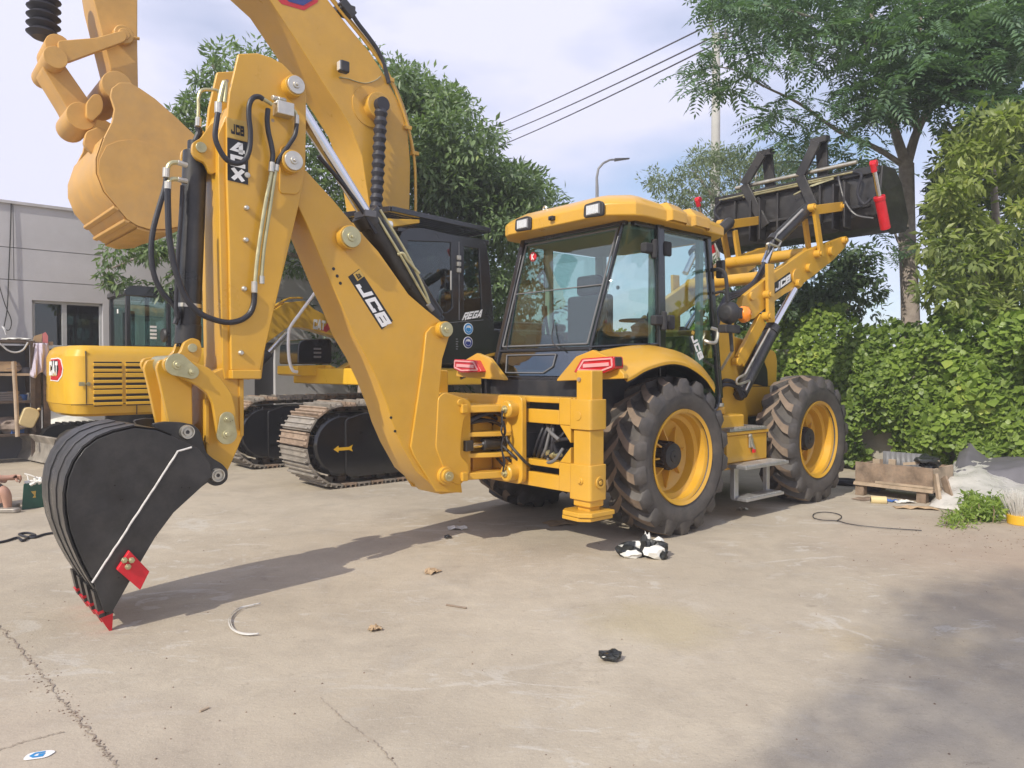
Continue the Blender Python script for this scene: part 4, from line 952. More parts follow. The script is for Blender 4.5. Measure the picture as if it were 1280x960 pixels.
# curved shell between the side plates, following the back edge
back_px = [(133, 768), (128, 744), (114, 722), (104, 703), (95, 682), (88, 662), (84, 640), (83, 618), (86, 598), (94, 578), (106, 561), (122, 549), (142, 541), (169, 535), (196, 538), (214, 545)]
bk = [Vector((p[0], p[1])) for p in JF.poly(back_px, 'y', YN)]
cen = Vector((sum(p[0] for p in sp) / len(sp), sum(p[1] for p in sp) / len(sp)))
out = [p + (p - cen).normalized() * .012 for p in bk]; inn = [p - (p - cen).normalized() * .018 for p in bk]
mb.loft([[(p.x, YN + .002, p.y) for p in out], [(p.x, YF - .002, p.y) for p in out], [(p.x, YF - .03, p.y) for p in inn], [(p.x, YN + .03, p.y) for p in inn], [(p.x, YN + .002, p.y) for p in out]])
bucket = jb(mb, 'bucket', M['black'], bevel=.005, angle=28)
def strip(y0, y1, i0, i1, th):
    a = [(p.x, p.y) for p in out[i0:i1]]; b = [((p + (p - cen).normalized() * th).x, (p + (p - cen).normalized() * th).y) for p in out[i0:i1]]
    return MB().loft([[(x, y0, z) for x, z in a], [(x, y0, z) for x, z in b], [(x, y1, z) for x, z in b], [(x, y1, z) for x, z in a]], closed=False)
for y in (YN + .05, -.22, .02, YF - .08):
    st = strip(y - .035, y + .075, 1, 14, .007); jb(st, 'wear_strip', M['black'], bucket, bevel=.003)
mb = MB()   # raised cheek along the mouth with its pale seam
ck = JF.poly([(117, 727), (130, 765), (140, 766), (152, 745), (174, 706), (194, 672), (217, 641), (252, 609), (266, 594), (262, 578), (247, 560), (240, 559), (225, 563)], 'y', YN - .014)
mb.prism(ck, 'y', YN - .014, YN + .002); jb(mb, 'side_cheek', M['black'], bucket, bevel=.004)
mb = MB(); a = P(115, 728, 'y', YN - .005); b = P(222, 564, 'y', YN - .005); c = P(239, 559, 'y', YN - .005)
n_ = 26; jit = [random.uniform(-.0012, .0012) for _ in range(n_)]
path = [a.lerp(b, k / (n_ - 5)) + Vector((jit[k], 0, -jit[k])) for k in range(n_ - 4)] + [b.lerp(c, k / 4) for k in range(1, 5)]
mb.tube([Vector((p.x, YN - .0125, p.z)) for p in path], .0062, 6); jb(mb, 'pale_seam', M['chalk'], bucket)
mb = MB(); ep = rounded(JF.poly([(190, 530), (206, 527), (228, 528), (242, 531), (250, 538), (254, 552), (258, 566), (266, 573), (278, 580), (285, 588), (285, 599), (278, 606), (268, 608), (258, 602), (240, 600), (215, 560)], 'y', -.235), .02, 3)
mb.prism(ep, 'y', -.235, -.19); mb.prism(ep, 'y', .19, .235); jb(mb, 'bucket_ear', M['black'], bucket, bevel=.006)
mb = MB()
for px, py, r in ((234, 540, .042), (272, 594, .042)):
    c = P(px, py, 'y', -.25); mb.lathe([(r * .30, -.236), (r * .30, -.262), (r * .55, -.262), (r * .55, -.250), (r * .85, -.250), (r * .85, -.268), (r, -.268), (r * 1.08, -.25), (r * 1.08, -.18), (r * .5, -.18), (r * .5, .25)], (c.x, 0, c.z), 'y', 24)
jb(mb, 'bucket_pin', M['steel'], bucket, angle=20)
for px, py in ((234, 540), (272, 594)):
    c = P(px, py, 'y', -.25); mb = MB(); mb.cyl((c.x, -.23, c.z), (c.x, -.256, c.z), .013, 6); jb(mb, 'pin_bolt', M['rubber'], bucket)
# teeth
et = P(133, 764, 'y', YN); tipq = P(141, 793, 'y', YN)
dirt = (tipq - et); L_ = dirt.length; dirt.normalize(); nor = Vector((dirt.z, 0, -dirt.x))
adm = None
for k in range(4):
    y = YN + .045 + (YF - YN - .09) * k / 3
    base = Vector((et.x, y, et.z)) - dirt * .03
    if adm is None:
        mb = MB(); w = .040
        mb.hexa([Vector((0, -w, 0)) + nor * .035 - dirt * .10, Vector((0, w, 0)) + nor * .035 - dirt * .10, Vector((0, w, 0)) - nor * .03 - dirt * .08, Vector((0, -w, 0)) - nor * .03 - dirt * .08],
                [Vector((0, -w * .8, 0)) + nor * .04 + dirt * .06, Vector((0, w * .8, 0)) + nor * .04 + dirt * .06, Vector((0, w * .8, 0)) - nor * .035 + dirt * .06, Vector((0, -w * .8, 0)) - nor * .035 + dirt * .06])
        adm = mb.mesh('tooth_holder', M['black'])
        mb = MB(); w = .036
        mb.hexa([Vector((0, -w, 0)) + nor * .047 + dirt * .02, Vector((0, w, 0)) + nor * .047 + dirt * .02, Vector((0, w, 0)) - nor * .042 + dirt * .02, Vector((0, -w, 0)) - nor * .042 + dirt * .02],
                [Vector((0, -w * .35, 0)) + nor * .006 + dirt * (L_ + .02), Vector((0, w * .35, 0)) + nor * .006 + dirt * (L_ + .02), Vector((0, w * .35, 0)) - nor * .006 + dirt * (L_ + .02), Vector((0, -w * .35, 0)) - nor * .006 + dirt * (L_ + .02)])
        tom = mb.mesh('tooth_tip', M['red'], smooth=False)
    h = bpy.data.objects.new('tooth_holder', adm); COL.objects.link(h); h.parent = bucket; h.location = base
    t = bpy.data.objects.new('tooth', tom); COL.objects.link(t); t.parent = bucket; t.location = base
for y, s in ((YN - .016, -1), (YF + .016, 1)):
    q = JF.poly([(144.5, 711), (160, 687), (185, 713), (173.5, 736)], 'y', YN - .016)
    mb = MB(); mb.prism(q, 'y', y, y + s * .034); sc = jb(mb, 'side_cutter', M['red'], bucket, bevel=.004)
mb = MB()
for px, py in ((155, 700), (164, 700), (159.5, 708)):
    c = P(px, py, 'y', YN - .05); mb.cyl((c.x, YN - .049, c.z), (c.x, YN - .066, c.z), .018, 6).cyl((c.x, YN - .066, c.z), (c.x, YN - .072, c.z), .010, 12)
jb(mb, 'cutter_bolt', M['gold'], bucket, bevel=.003)

# --- hoses and pipes on the dipper --------------------------------
def hose(pts, y, r, name='hose', m='hose', parent=dipper, n=7):
    mb = MB(); mb.tube(smooth_path([P(a, b, 'y', (y if len(q) == 0 else q[0])) for a, b, *q in pts], n), r, 10); return jb(mb, name, M[m], parent)
hose([(329, 124), (324, 121), (317, 122), (312, 130), (311, 145), (313, 165), (312, 185), (307, 199), (299, 204), (289, 203), (281, 197), (273, 184), (269, 170), (271, 150), (272.5, 141)], -.30, .017)
hose([(335, 136), (334, 150), (335.5, 165), (339, 180), (341, 193), (340, 204)], -.27, .017)
hose([(371, 154), (369, 168), (362, 180), (354, 191), (348, 200), (346, 207)], -.27, .015)
hose([(318, 366), (317, 380), (312, 392), (301, 400), (285, 403), (266, 399), (248, 390), (232, 372), (220, 340), (212, 300), (210, 262), (209.5, 236)], -.22, .019)
hose([(208, 222), (206, 235), (198, 262), (191, 290), (189, 318), (193, 345), (203, 366), (216, 380), (222, 392), (219, 405), (222, 396)], -.05, .017, n=8)
hose([(228, 232), (226, 270), (223, 310), (221, 350), (220, 385), (222, 398)], -.08, .013)
hose([(232, 240), (231, 280), (229.5, 320), (228, 345)], -.02, .010)
hose([(247, 158), (249, 166), (245, 176), (243, 184)], 0, .022, 'end_hose')
mb = MB()
for pts, r in (([(340, 206), (338, 222), (330, 265), (322, 320), (319, 352), (318, 366)], .013), ([(346, 208), (343, 222), (337, 262), (330, 310), (327, 345), (327, 353)], .013),
               ([(272.5, 141), (275, 122), (279, 106), (281, 103), (282, 110), (280, 128)], .016), ([(247, 158), (248, 135), (248, 122), (252, 113), (262, 112), (272, 114), (276, 121)], .011),
               ([(208, 222), (210, 209), (214, 204), (221, 203), (231, 206)], .015), ([(209.5, 238), (211, 228), (215, 224), (222, 224), (232, 227)], .015), ([(371, 154), (371, 146), (368, 139), (362, 136)], .012), ([(329, 124), (336, 128), (340, 131)], .013)):
    yy = -.27 if pts[0][0] > 300 else (-.26 if pts[0][0] in (272.5,) else -.1)
    mb.tube(smooth_path([P(a, b, 'y', yy) for a, b in pts], 6), r, 9)
jb(mb, 'steel_pipe', M['gold'], dipper)
mb = MB()
for a, b, r, yy in (((318, 352), (318, 366), .021, -.27), ((327, 345), (327, 355), .02, -.27), ((340, 203), (339, 215), .021, -.27), ((346, 206), (345, 214), .019, -.27), ((273, 128), (272.5, 142), .024, -.26), ((208, 210), (207.5, 222), .022, -.1), ((210, 227), (209.5, 240), .022, -.1), ((248, 147), (247.5, 158), .02, -.1), ((371, 144), (371, 155), .017, -.27), ((222, 203), (234, 207), .018, -.1), ((222, 224), (234, 227), .018, -.1)):
    mb.cyl(P(*a, 'y', yy), P(*b, 'y', yy), r, 8)
jb(mb, 'hose_fitting', M['steel'], dipper, bevel=.002)
mb = MB(); a = P(347, 133, 'y', -.25); mb.box(a.x - .02, a.x + .10, -.30, -.21, a.z - .06, a.z + .03)
for k in range(4): mb.cyl((a.x - .05 + .02 * k, -.28, a.z + .04 - .02 * (k % 2)), (a.x + .01 + .02 * k, -.26, a.z + .05 - .05 * (k % 2)), .018, 8)
jb(mb, 'valve_block', M['steel'], dipper, bevel=.006)
# --- cab ------------------------------------------------------------
def rx(z): return -.45 + (z - 1.42) * .285
cabo = MB()
def quadbar(mb, a0, a1, w, d, nx):      # bar a0-a1 with width w along y-ish and depth d
    mb.bar(a0, a1, w, d, up=nx)
for sg in (-1, 1):
    cabo.bar((rx(1.42), sg * .715, 1.40), (rx(2.88), sg * .69, 2.88), .07, .06, up=(1, 0, 0)) if sg > 0 else cabo.bar((rx(1.42), -.56, 1.42), (rx(2.86), -.66, 2.86), .028, .05, up=(1, 0, 0))
    cabo.bar((.40, sg * .765, 1.42), (.37, sg * .755, 2.88), .06, .10, up=(1, 0, 0))                # B pillar
    cabo.bar((1.38, sg * .76, 1.20), (1.17, sg * .74, 2.88), .06, .07, up=(1, 0, 0))                # A pillar
    cabo.bar((.02, sg * .72, 2.87), (1.20, sg * .745, 2.87), .07, .10)                              # header
    cabo.bar((-.36, sg * .70, 1.66), (.40, sg * .765, 1.69), .05, .06)
cabo.bar((rx(2.87), -.70, 2.87), (rx(2.87), .70, 2.87), .06, .09); cabo.bar((1.18, -.72, 2.87), (1.18, .72, 2.87), .06, .1)
cabo.bar((rx(1.42), -.60, 1.41), (rx(1.42), .72, 1.41), .06, .05); cabo.bar((rx(1.69), -.60, 1.69), (rx(1.69), .70, 1.69), .04, .035)
cabo.box(1.30, 1.40, -.74, .74, 1.0, 1.62)
cab = jb(cabo, 'cab', M['gloss_black'], bevel=.012)
mb = MB(); mb.box(-.42, 1.3, -.70, .70, 1.36, 1.44); mb.box(rx(1.42) - .02, -.40, -.60, .72, 1.22, 1.41); jb(mb, 'cab_floor', M['plastic'], cab, bevel=.01)
def pane(pts, name='window', m='glass', th=.006, parent=cab, **k):
    q = [Vector(p) for p in pts]; n = (q[1] - q[0]).cross(q[-1] - q[0]).normalized()
    return jb(MB().hexa([p - n * th / 2 for p in q], [p + n * th / 2 for p in q]), name, M[m], parent, **k)
pane([(rx(1.71), .68, 1.71), (rx(1.71), -.555, 1.71), (rx(2.83), -.645, 2.83), (rx(2.83), .66, 2.83)], 'rear_window')
pane([(rx(1.44), .68, 1.44), (rx(1.44), -.55, 1.44), (rx(1.67), -.565, 1.67), (rx(1.67), .685, 1.67)], 'lower_rear_panel', 'smoke')
mb = MB()
for a, b in (((.52, 1.47), (-.03, 1.47)), ((-.03, 1.47), (-.14, 1.53)), ((-.14, 1.53), (-.15, 1.645)), ((-.15, 1.645), (.56, 1.645)), ((.56, 1.645), (.52, 1.47)), ((.62, 1.50), (-.50, 1.50))):
    f = lambda q: (rx(q[1]) - .012, q[0], q[1])
    if a[1] != 1.50: mb.tube([f(a), f(b)], .007, 6)
for a, b in (((.655, 1.735), (-.53, 1.735)), ((-.53, 1.735), (-.62, 2.80)), ((-.62, 2.80), (.63, 2.80)), ((.63, 2.80), (.655, 1.735))):
    mb.tube([f(a), f(b)], .009, 6)
mb.tube([f((.64, 2.28)), f((-.575, 2.28))], .006, 6)
jb(mb, 'window_seal', M['grey'], cab)
# curved corner glass
lo = [(-.385, -.575, 1.70), (-.345, -.655, 1.705), (-.27, -.71, 1.71), (-.12, -.745, 1.72), (.12, -.762, 1.73), (.345, -.768, 1.74)]
hi = [(rx(2.83) + .0, -.665, 2.835), (-.015, -.70, 2.835), (.03, -.725, 2.835), (.10, -.745, 2.835), (.22, -.755, 2.835), (.33, -.758, 2.835)]
for s in (1, -1):
    L0 = smooth_path([(a, b * s, c) for a, b, c in lo], 4); H0 = smooth_path([(a, b * s, c) for a, b, c in hi], 4)
    mb = MB(); mb.loft([L0, H0]); o = jb(mb, 'corner_window', M['glass'], cab)
    sl = o.modifiers.new('solid', 'SOLIDIFY'); sl.thickness = .006
    mb = MB(); mb.tube([(a, b * 1.004, c) for a, b, c in L0], .014, 6); mb.tube([L0[0], H0[0]], .010, 6); jb(mb, 'window_seal', M['gloss_black'], o)
    mb = MB(); c = L0[3]; d_ = H0[3]; k = Vector(c).lerp(Vector(d_), .48); mb.lathe([(0, -.012), (.018, -.01), (.02, 0)], (k.x + .06, k.y - .02 * s, k.z), 'y', 10); jb(mb, 'window_stud', M['grey'], o)
# side doors
for s in (1, -1):
    pts = [(.46, -.772 * s, 1.46), (.80, -.772 * s, 1.40), (1.16, -.768 * s, 1.20), (1.34, -.765 * s, 1.20), (1.30, -.765 * s, 1.60), (1.15, -.748 * s, 2.80), (.43, -.758 * s, 2.80)]
    pane(pts if s > 0 else pts[::-1], 'door_window', 'glass')
mb = MB()
mb.tube(smooth_path([(.90, -.777, 1.36), (1.18, -.772, 1.12), (1.30, -.772, 1.10), (1.36, -.77, 1.25), (1.345, -.768, 1.5), (1.17, -.75, 2.78)], 6), .022, 8); jb(mb, 'door_frame', M['gloss_black'], cab)
for z in (2.63, 2.02 - .17):
    mb = MB(); zz = z
    c = P(812, 311, 'y', -.80) if z > 2.5 else P(824, 401, 'y', -.80)
    c2 = P(834, 312, 'y', -.80) if z > 2.5 else P(838, 404, 'y', -.80)
    mb.box(c.x - .10, c.x + .02, -.84, -.765, c.z - .045, c.z + .05).box(c.x + .03, c.x + .09, -.835, -.765, c.z - .05, c.z + .04).box(c2.x - .03, c2.x + .07, -.81, -.765, c2.z - .06, c2.z + .08)
    mb.cyl((c.x + .03, -.83, c.z - .09), (c.x + .03, -.83, c.z + .09), .03, 12)
    jb(mb, 'door_hinge', M['seat'], cab, bevel=.02, seg=3)
mb = MB(); c = P(886, 421, 'y', -.79)
mb.tube(smooth_path([(c.x - .07, -.785, c.z - .04), (c.x - .04, -.83, c.z - .06), (c.x + .05, -.84, c.z - .05), (c.x + .09, -.83, c.z + .06), (c.x + .04, -.79, c.z + .09)], 6), .018, 8); jb(mb, 'door_handle', M['steel'], cab)
q = [P(a, b, 'y', -.776) for a, b in ((863, 420), (874, 451), (879, 447), (868, 415))]
mb = MB(); text_mb(mb, 'JCB', q[0], q[1] - q[0], q[3] - q[0], w=.88, t=.26, slant=.2, off=.004); mb2 = mb; jb(mb, 'decal_letter', M['white'], cab)
q = [P(a, b, 'y', -.776) for a, b in ((864, 417), (867, 419), (868.5, 415), (865.5, 413))]; mb = MB(); plate_mb(mb, q); jb(mb, 'decal_badge', M['dgold'], cab)
q = [P(a, b, 'x', -.06) for a, b in ((661, 328), (670, 326), (670, 315), (661, 317))]
c = P(666, 321, 'x', rx(2.62)); mb = MB(); mb.lathe([(0, -.010), (.05, -.010), (.05, -.004)], (rx(c.z) , c.y, c.z), 'x', 20); st = jb(mb, 'round_sticker', M['dred'], cab)
mb = MB(); text_mb(mb, 'K', (rx(c.z) - .011, c.y + .022, c.z - .03), (0, -.044, 0), (0, 0, .06), t=.2, off=.003); jb(mb, 'sticker_letter', M['white'], st)
# inside
mb = MB()
mb.box(.22, .78, -.28, .28, 1.44, 1.62); mb.box(.16, .30, -.27, .27, 1.60, 2.25); mb.box(.17, .28, -.15, .15, 2.25, 2.45); mb.box(.30, .72, -.40, -.32, 1.80, 1.88); mb.box(.30, .72, .32, .40, 1.80, 1.88)
jb(mb, 'seat', M['seat'], cab, bevel=.04, seg=3)
mb = MB(); mb.bar((1.25, 0, 1.45), (1.0, 0, 2.0), .12, .16, up=(1, 0, 0)); mb.lathe([(.19, -.015), (.205, 0), (.19, .015), (.175, 0)], (.98, 0, 2.03), 'z', 28, closed=True); mb.box(.80, 1.16, -.012, .012, 2.02, 2.04); mb.box(1.15, 1.3, -.5, .5, 1.4, 1.85)
jb(mb, 'steering_wheel', M['plastic'], cab, bevel=.008)
mb = MB()
for y in (-.42, .42): mb.box(-.2, .2, y - .08, y + .08, 1.44, 1.86); mb.tube([(.05, y, 1.86), (.0, y, 2.08)], .018, 8); mb.tube([(0, y, 2.06), (-.01, y, 2.16)], .03, 8)
jb(mb, 'control_console', M['plastic'], cab, bevel=.015)
mb = MB()
mb.box(1.08, 1.16, .60, .70, 1.44, 2.84).box(1.08, 1.15, -.72, -.66, 1.44, 2.84).box(.29, .35, .66, .73, 1.44, 2.84).box(.30, .35, -.735, -.68, 1.74, 2.84); mb.box(-.30, .30, -.66, .66, 1.44, 1.50)
jb(mb, 'cab_liner', M['cabgrey'], cab, bevel=.012)
mb = MB(); mb.box(.02, 1.15, -.70, .70, 2.80, 2.86); jb(mb, 'headliner', M['cabgrey'], cab)
mb = MB(); mb.cyl((.9, .60, 1.85), (.9, .60, 2.25), .06, 16).cyl((.9, .60, 2.25), (.9, .60, 2.3), .03, 12); jb(mb, 'fire_extinguisher', M['red'], cab, bevel=.01)
mb = MB(); mb.tube([(.42, -.62, 1.45), (.60, -.45, 2.05), (.9, -.35, 2.3)], .016, 8); mb.box(.45, .6, -.64, -.52, 1.9, 2.0); jb(mb, 'grab_rail', M['seat'], cab)
mb = MB(); mb.tube(smooth_path([P(700, 437, 'x', -.43), P(690, 425, 'x', -.40), P(693, 400, 'x', -.3)], 4), .006, 6); jb(mb, 'wiper', M['plastic'], cab)
# --- roof ------------------------------------------------------------
def roof_loop(ins, z, zf=None):
    o = [(-.33, .62), (-.30, .70), (-.12, .88), (.0, .90), (.62, .90), (.70, .92), (.86, .92), (.95, .88), (1.30, .86), (1.48, .60)]
    o = o + [(x, -y) for x, y in o[::-1]]
    cx, cy = .55, 0
    out = []
    for x, y in o:
        d = Vector((x - cx, y - cy)); L2 = d.length; d = d * ((L2 - ins) / L2); xx, yy = cx + d.x, cy + d.y
        out.append((xx, yy, z + (0 if zf is None else (zf - z) * max(0, (xx - .2)) / 1.3)))
    return out
mb = MB()
mb.loft([roof_loop(.06, 2.865, 2.85), roof_loop(0, 2.875, 2.85), roof_loop(0, 2.985, 2.93), roof_loop(.05, 3.03, 2.97), roof_loop(.20, 3.10, 3.03), roof_loop(.30, 3.115, 3.05)], closed=True, caps=True)
roof = jb(mb, 'roof', M['yellow'], cab, bevel=.015, angle=20)
for s in (-1, 1):
    for xa, xb, zc in ((.28, .60, 2.945), (.64, .98, 2.94)):
        mb = MB(); mb.loft([[(xa, s * .88, zc - .075), (xa, s * .88, zc + .05), (xa + .02, s * .80, zc + .10)], [(xa + .05, s * .945, zc - .06), (xa + .05, s * .945, zc + .035), (xa + .07, s * .86, zc + .115)], [(xb - .05, s * .945, zc - .065), (xb - .05, s * .945, zc + .025), (xb - .07, s * .86, zc + .10)], [(xb, s * .88, zc - .08), (xb, s * .88, zc + .04), (xb - .02, s * .80, zc + .085)]]); jb(mb, 'roof_bulge', M['yellow'], cab, bevel=.012)
mb = MB(); mb.prism(rounded([(.0, 3.10), (.25, 3.155), (.75, 3.15), (1.05, 3.08)], .1, 4, (1, 2)), 'y', -.42, .42); jb(mb, 'roof_hatch', M['gloss_black'], cab, bevel=.02)
for px, py in ((655, 280.5), (743, 262.5)):
    c = P(px, py, 'x', -.335)
    mb = MB(); mb.prism(rounded([(c.y - .115, c.z - .068), (c.y - .115, c.z + .05), (c.y - .06, c.z + .075), (c.y + .115, c.z + .066), (c.y + .125, c.z - .055)], .03), 'x', -.352, -.32); lh = jb(mb, 'lamp_recess', M['plastic'], cab, bevel=.008)
    mb = MB(); mb.box(-.362, -.345, c.y - .085, c.y + .085, c.z - .05, c.z + .05); jb(mb, 'work_lamp', M['grey'], lh, bevel=.012)
    mb = MB(); mb.box(-.368, -.361, c.y - .072, c.y + .072, c.z - .04, c.z + .04)
    for k in range(5): mb.box(-.372, -.3675, c.y - .06 + .026 * k, c.y - .046 + .026 * k, c.z - .034, c.z + .034)
    jb(mb, 'lamp_lens', M['lamp'], lh, bevel=.003)
c = P(691, 273, 'x', -.335); mb = MB(); mb.box(-.37, -.32, c.y - .03, c.y + .03, c.z - .02, c.z + .02).cyl((-.37, c.y, c.z), (-.385, c.y, c.z), .015, 10); jb(mb, 'rear_camera', M['plastic'], cab, bevel=.006)
mb = MB(); c = P(681, 263, 'x', -.1); mb.lathe([(.022, -.01), (.034, 0), (.022, .01), (.012, 0)], (c.x, c.y, 3.13), 'x', 14, closed=True); jb(mb, 'eye_bolt', M['steel'], cab)
# --- fenders and tail lights ------------------------------------------
inn_ = [(-.57, 1.63), (-.44, 1.667), (-.07, 1.717), (.286, 1.725), (.633, 1.663), (.923, 1.556), (1.14, 1.405), (1.2, 1.353)]
out_ = [(-.55, 1.43), (-.47, 1.455), (-.28, 1.525), (.03, 1.578), (.29, 1.551), (.54, 1.448), (.67, 1.345), (.71, 1.311)]
for s in (-1, 1):
    I = smooth_path([(x, s * .775, z) for x, z in inn_], 4); O = smooth_path([(x, s * 1.15, z) for x, z in out_], 4)
    mid = [Vector(a).lerp(Vector(b), .42) + Vector((0, s * .02, .035)) for a, b in zip(I, O)]
    m2 = [Vector(a).lerp(Vector(b), .90) + Vector((0, s * .01, .012)) for a, b in zip(I, O)]
    dz = Vector((0, 0, -.035)); dy = Vector((0, -s * .02, 0))
    mb = MB(); mb.loft([I, mid, m2, O, [p + dz for p in O], [p + dz for p in mid], [p + dz for p in I], I])
    # rear panel
    rp_ = [(s * .36, 1.395), (s * .375, 1.42), (s * .605, 1.615), (s * .80, 1.668), (s * 1.0, 1.60), (s * 1.15, 1.465), (s * 1.155, 1.425)]
    mb.prism(rp_, 'x', -.60, -.545)
    fd = jb(mb, 'fender', M['yellow'], bevel=.008)
    mb = MB(); dz2 = Vector((0, 0, -.04)); mb.loft([[p + dz2 for p in O], [p + dz2 * 1.3 + dy for p in mid], [p + dz2 * 1.3 for p in I], [Vector((p.x, s * .74, .95)) for p in I]]); mb.box(-.55, .9, s * .70, s * .74, .95, 1.5); jb(mb, 'fender_liner', M['plastic'], fd)
    mb = MB(); tl = [(s * .64, 1.475), (s * .735, 1.595), (s * 1.10, 1.610), (s * 1.11, 1.51), (s * .98, 1.468)]
    mb.prism(rounded(tl, .02), 'x', -.665, -.55); lt = jb(mb, 'tail_light', M['redlens'], fd, bevel=.01)
    mb = MB(); a = [(s * .70, 1.495), (s * .765, 1.578), (s * 1.08, 1.592), (s * 1.085, 1.525), (s * .97, 1.492)]
    for i in range(5):
        p, q = a[i], a[(i + 1) % 5]; mb.bar((-.667, p[0], p[1]), (-.667, q[0], q[1]), .012, .014, up=(0, 0, 1))
    mb.bar((-.668, s * .76, 1.532), (-.668, s * 1.05, 1.545), .01, .03); jb(mb, 'light_strip', M['pinklens'], lt)
    mb = MB(); mb.prism([(s * 1.103, 1.53), (s * 1.103, 1.606), (s * 1.118, 1.60), (s * 1.118, 1.53)], 'x', -.655, -.58); jb(mb, 'light_bezel', M['plastic'], lt, bevel=.005)
# --- bonnet, tower, loader ----------------------------------------------
mb = MB(); bn = [(1.40, .95), (1.40, 1.93), (1.75, 1.92), (2.55, 1.82), (2.98, 1.72), (3.02, 1.60), (2.98, .95)]
mb.prism(rounded(bn, .05, 4, (2, 3, 4, 5)), 'y', -.50, .50); bonnet = jb(mb, 'bonnet', M['yellow'], bevel=.03, seg=3)
mb = MB(); vent = rounded(JF.poly([(932, 482), (934, 455), (944, 440), (952, 444), (959, 462), (960, 484), (945, 480)], 'y', -.503), .04, 4); mb.prism(vent, 'y', -.505, -.497); vb = jb(mb, 'bonnet_vent', M['dblack'], bonnet)
mb = MB(); a = P(938, 490, 'y', -.502); b = P(977, 500, 'y', -.502); mb.bar((1.5, -.5, 1.32), (2.99, -.5, 1.30), .006, .008); jb(mb, 'panel_gap', M['dblack'], bonnet)
mb = MB()
for s in (-1, 1):
    mb.prism([(1.42, .62), (1.42, 1.55), (1.62, 2.05), (1.78, 2.16), (1.95, 2.10), (1.98, 1.6), (2.25, 1.0), (2.25, .62)], 'y', s * .53, s * .57)
    mb.prism([(1.42, .62), (1.42, 1.55), (1.62, 2.05), (1.78, 2.16), (1.95, 2.10), (1.98, 1.6), (2.25, 1.0), (2.25, .62)], 'y', s * .68, s * .72) if False else None
jb(mb, 'loader_tower', M['yellow'], bevel=.01)
mb = MB()
arm_px = [(1057, 295), (1060, 300), (1057, 309), (1042, 325), (1017, 345), (1006, 353), (1000, 361), (992, 362), (982, 367), (968, 377), (948, 393), (944, 398), (930, 401), (926, 388), (930, 370), (967, 341), (1006, 314)]
am = rounded(JF.poly(arm_px, 'y', -.62), .05, 3)
for s in (-1, 1): mb.prism(am, 'y', s * .54, s * .62)
arm = jb(mb, 'loader_arm', M['yellow'], bevel=.008)
# lower strut from arm to tower
mb = MB()
for s in (-1, 1):
    a = P(952, 399, 'y', -.60); b = P(924, 452, 'y', -.60); mb.bar((a.x, s * .60, a.z), (b.x, s * .60, b.z), .05, .17, up=(1, 0, .3))
    c = P(924, 452, 'y', -.65); mb.cyl((c.x, s * .58, c.z), (c.x, s * .66, c.z), .045, 16)
jb(mb, 'arm_strut', M['yellow'], arm, bevel=.006)
mb = MB()
for (px, py, r, l) in ((998, 346, .10, .02), (1012, 335, .055, .05), (1040, 314, .06, .05), (998, 354, .05, .06), (942, 370, .05, .03)):
    c = P(px, py, 'y', -.65); mb.cyl((c.x, -.62, c.z), (c.x, -.62 - l, c.z), r, 22); mb.cyl((c.x, .62, c.z), (c.x, .62 + l, c.z), r, 22)
jb(mb, 'arm_boss', M['yellow'], arm, bevel=.006)
mb = MB()
for (a, b) in (((1006, 317), (1006, 318)), ((960, 346), (960, 347))):
    c = P(*a, 'y', -.55); mb.cyl((c.x, -.56, c.z), (c.x, .56, c.z), .075, 20)
jb(mb, 'cross_tube', M['yellow'], arm)
q = [P(a, b, 'y', -.621) for a, b in ((967, 368), (990, 352), (987, 340), (966, 355))]
mb = MB(); plate_mb(mb, q); dc = jb(mb, 'brand_decal', M['dblack'], arm); eu, ev = q[1] - q[0], q[3] - q[0]
mb = MB(); text_mb(mb, 'JCB', q[0] + eu * .08 + ev * .16, eu * .84, ev * .68, w=.9, t=.27, slant=.12); jb(mb, 'decal_letter', M['white'], dc)
def flatbar(pa, pb, y, w, name, parent=arm, th=.04, ud=True):
    a = P(*pa, 'y', y); b = P(*pb, 'y', y); mb = MB()
    for s in (-1, 1): mb.bar((a.x, s * abs(y), a.z), (b.x, s * abs(y), b.z), th, w, up=((0, 0, 1) if abs(a.x - b.x) > abs(a.z - b.z) else (1, 0, 0)))
    return jb(mb, name, M['yellow'], parent, bevel=.006)
flatbar((962, 330), (963, 403), -.66, .14, 'arm_upright')
flatbar((1018, 258), (1027, 321), -.66, .10, 'levelling_link'); flatbar((1006, 274), (1011, 313), -.50, .09, 'levelling_link')
flatbar((1016, 263), (1054, 258), -.60, .12, 'levelling_bar', th=.10)
mb = MB()
for (px, py, y) in ((1019, 259, -.69), (1026, 317, -.69), (1054, 258, -.66), (963, 368, -.69), (962, 395, -.69), (1058, 300, -.66)):
    c = P(px, py, 'y', y)
    for s in (-1, 1): mb.cyl((c.x, s * (abs(y) - .08), c.z), (c.x, s * abs(y), c.z), .05, 16); mb.cyl((c.x, s * abs(y), c.z), (c.x, s * (abs(y) + .02), c.z), .03, 12)
jb(mb, 'link_pin', M['yellow'], arm, bevel=.004)
for s in (-1, 1):
    a = P(1008, 262, 'y', -.55); b = P(966, 303, 'y', -.55); c = P(955, 330, 'y', -.55)
    F3 = lambda v: (v.x, s * abs(v.y), v.z)
    hyd('levelling_cylinder', F3(a), F3(b), F3(c), .075, .04, arm)
    a = P(925, 492, 'y', -.62); b = P(966, 410, 'y', -.62); c = P(993, 362, 'y', -.62)
    hyd('lift_cylinder', F3(a), F3(b), F3(c), .082, .042, arm)
mb = MB()
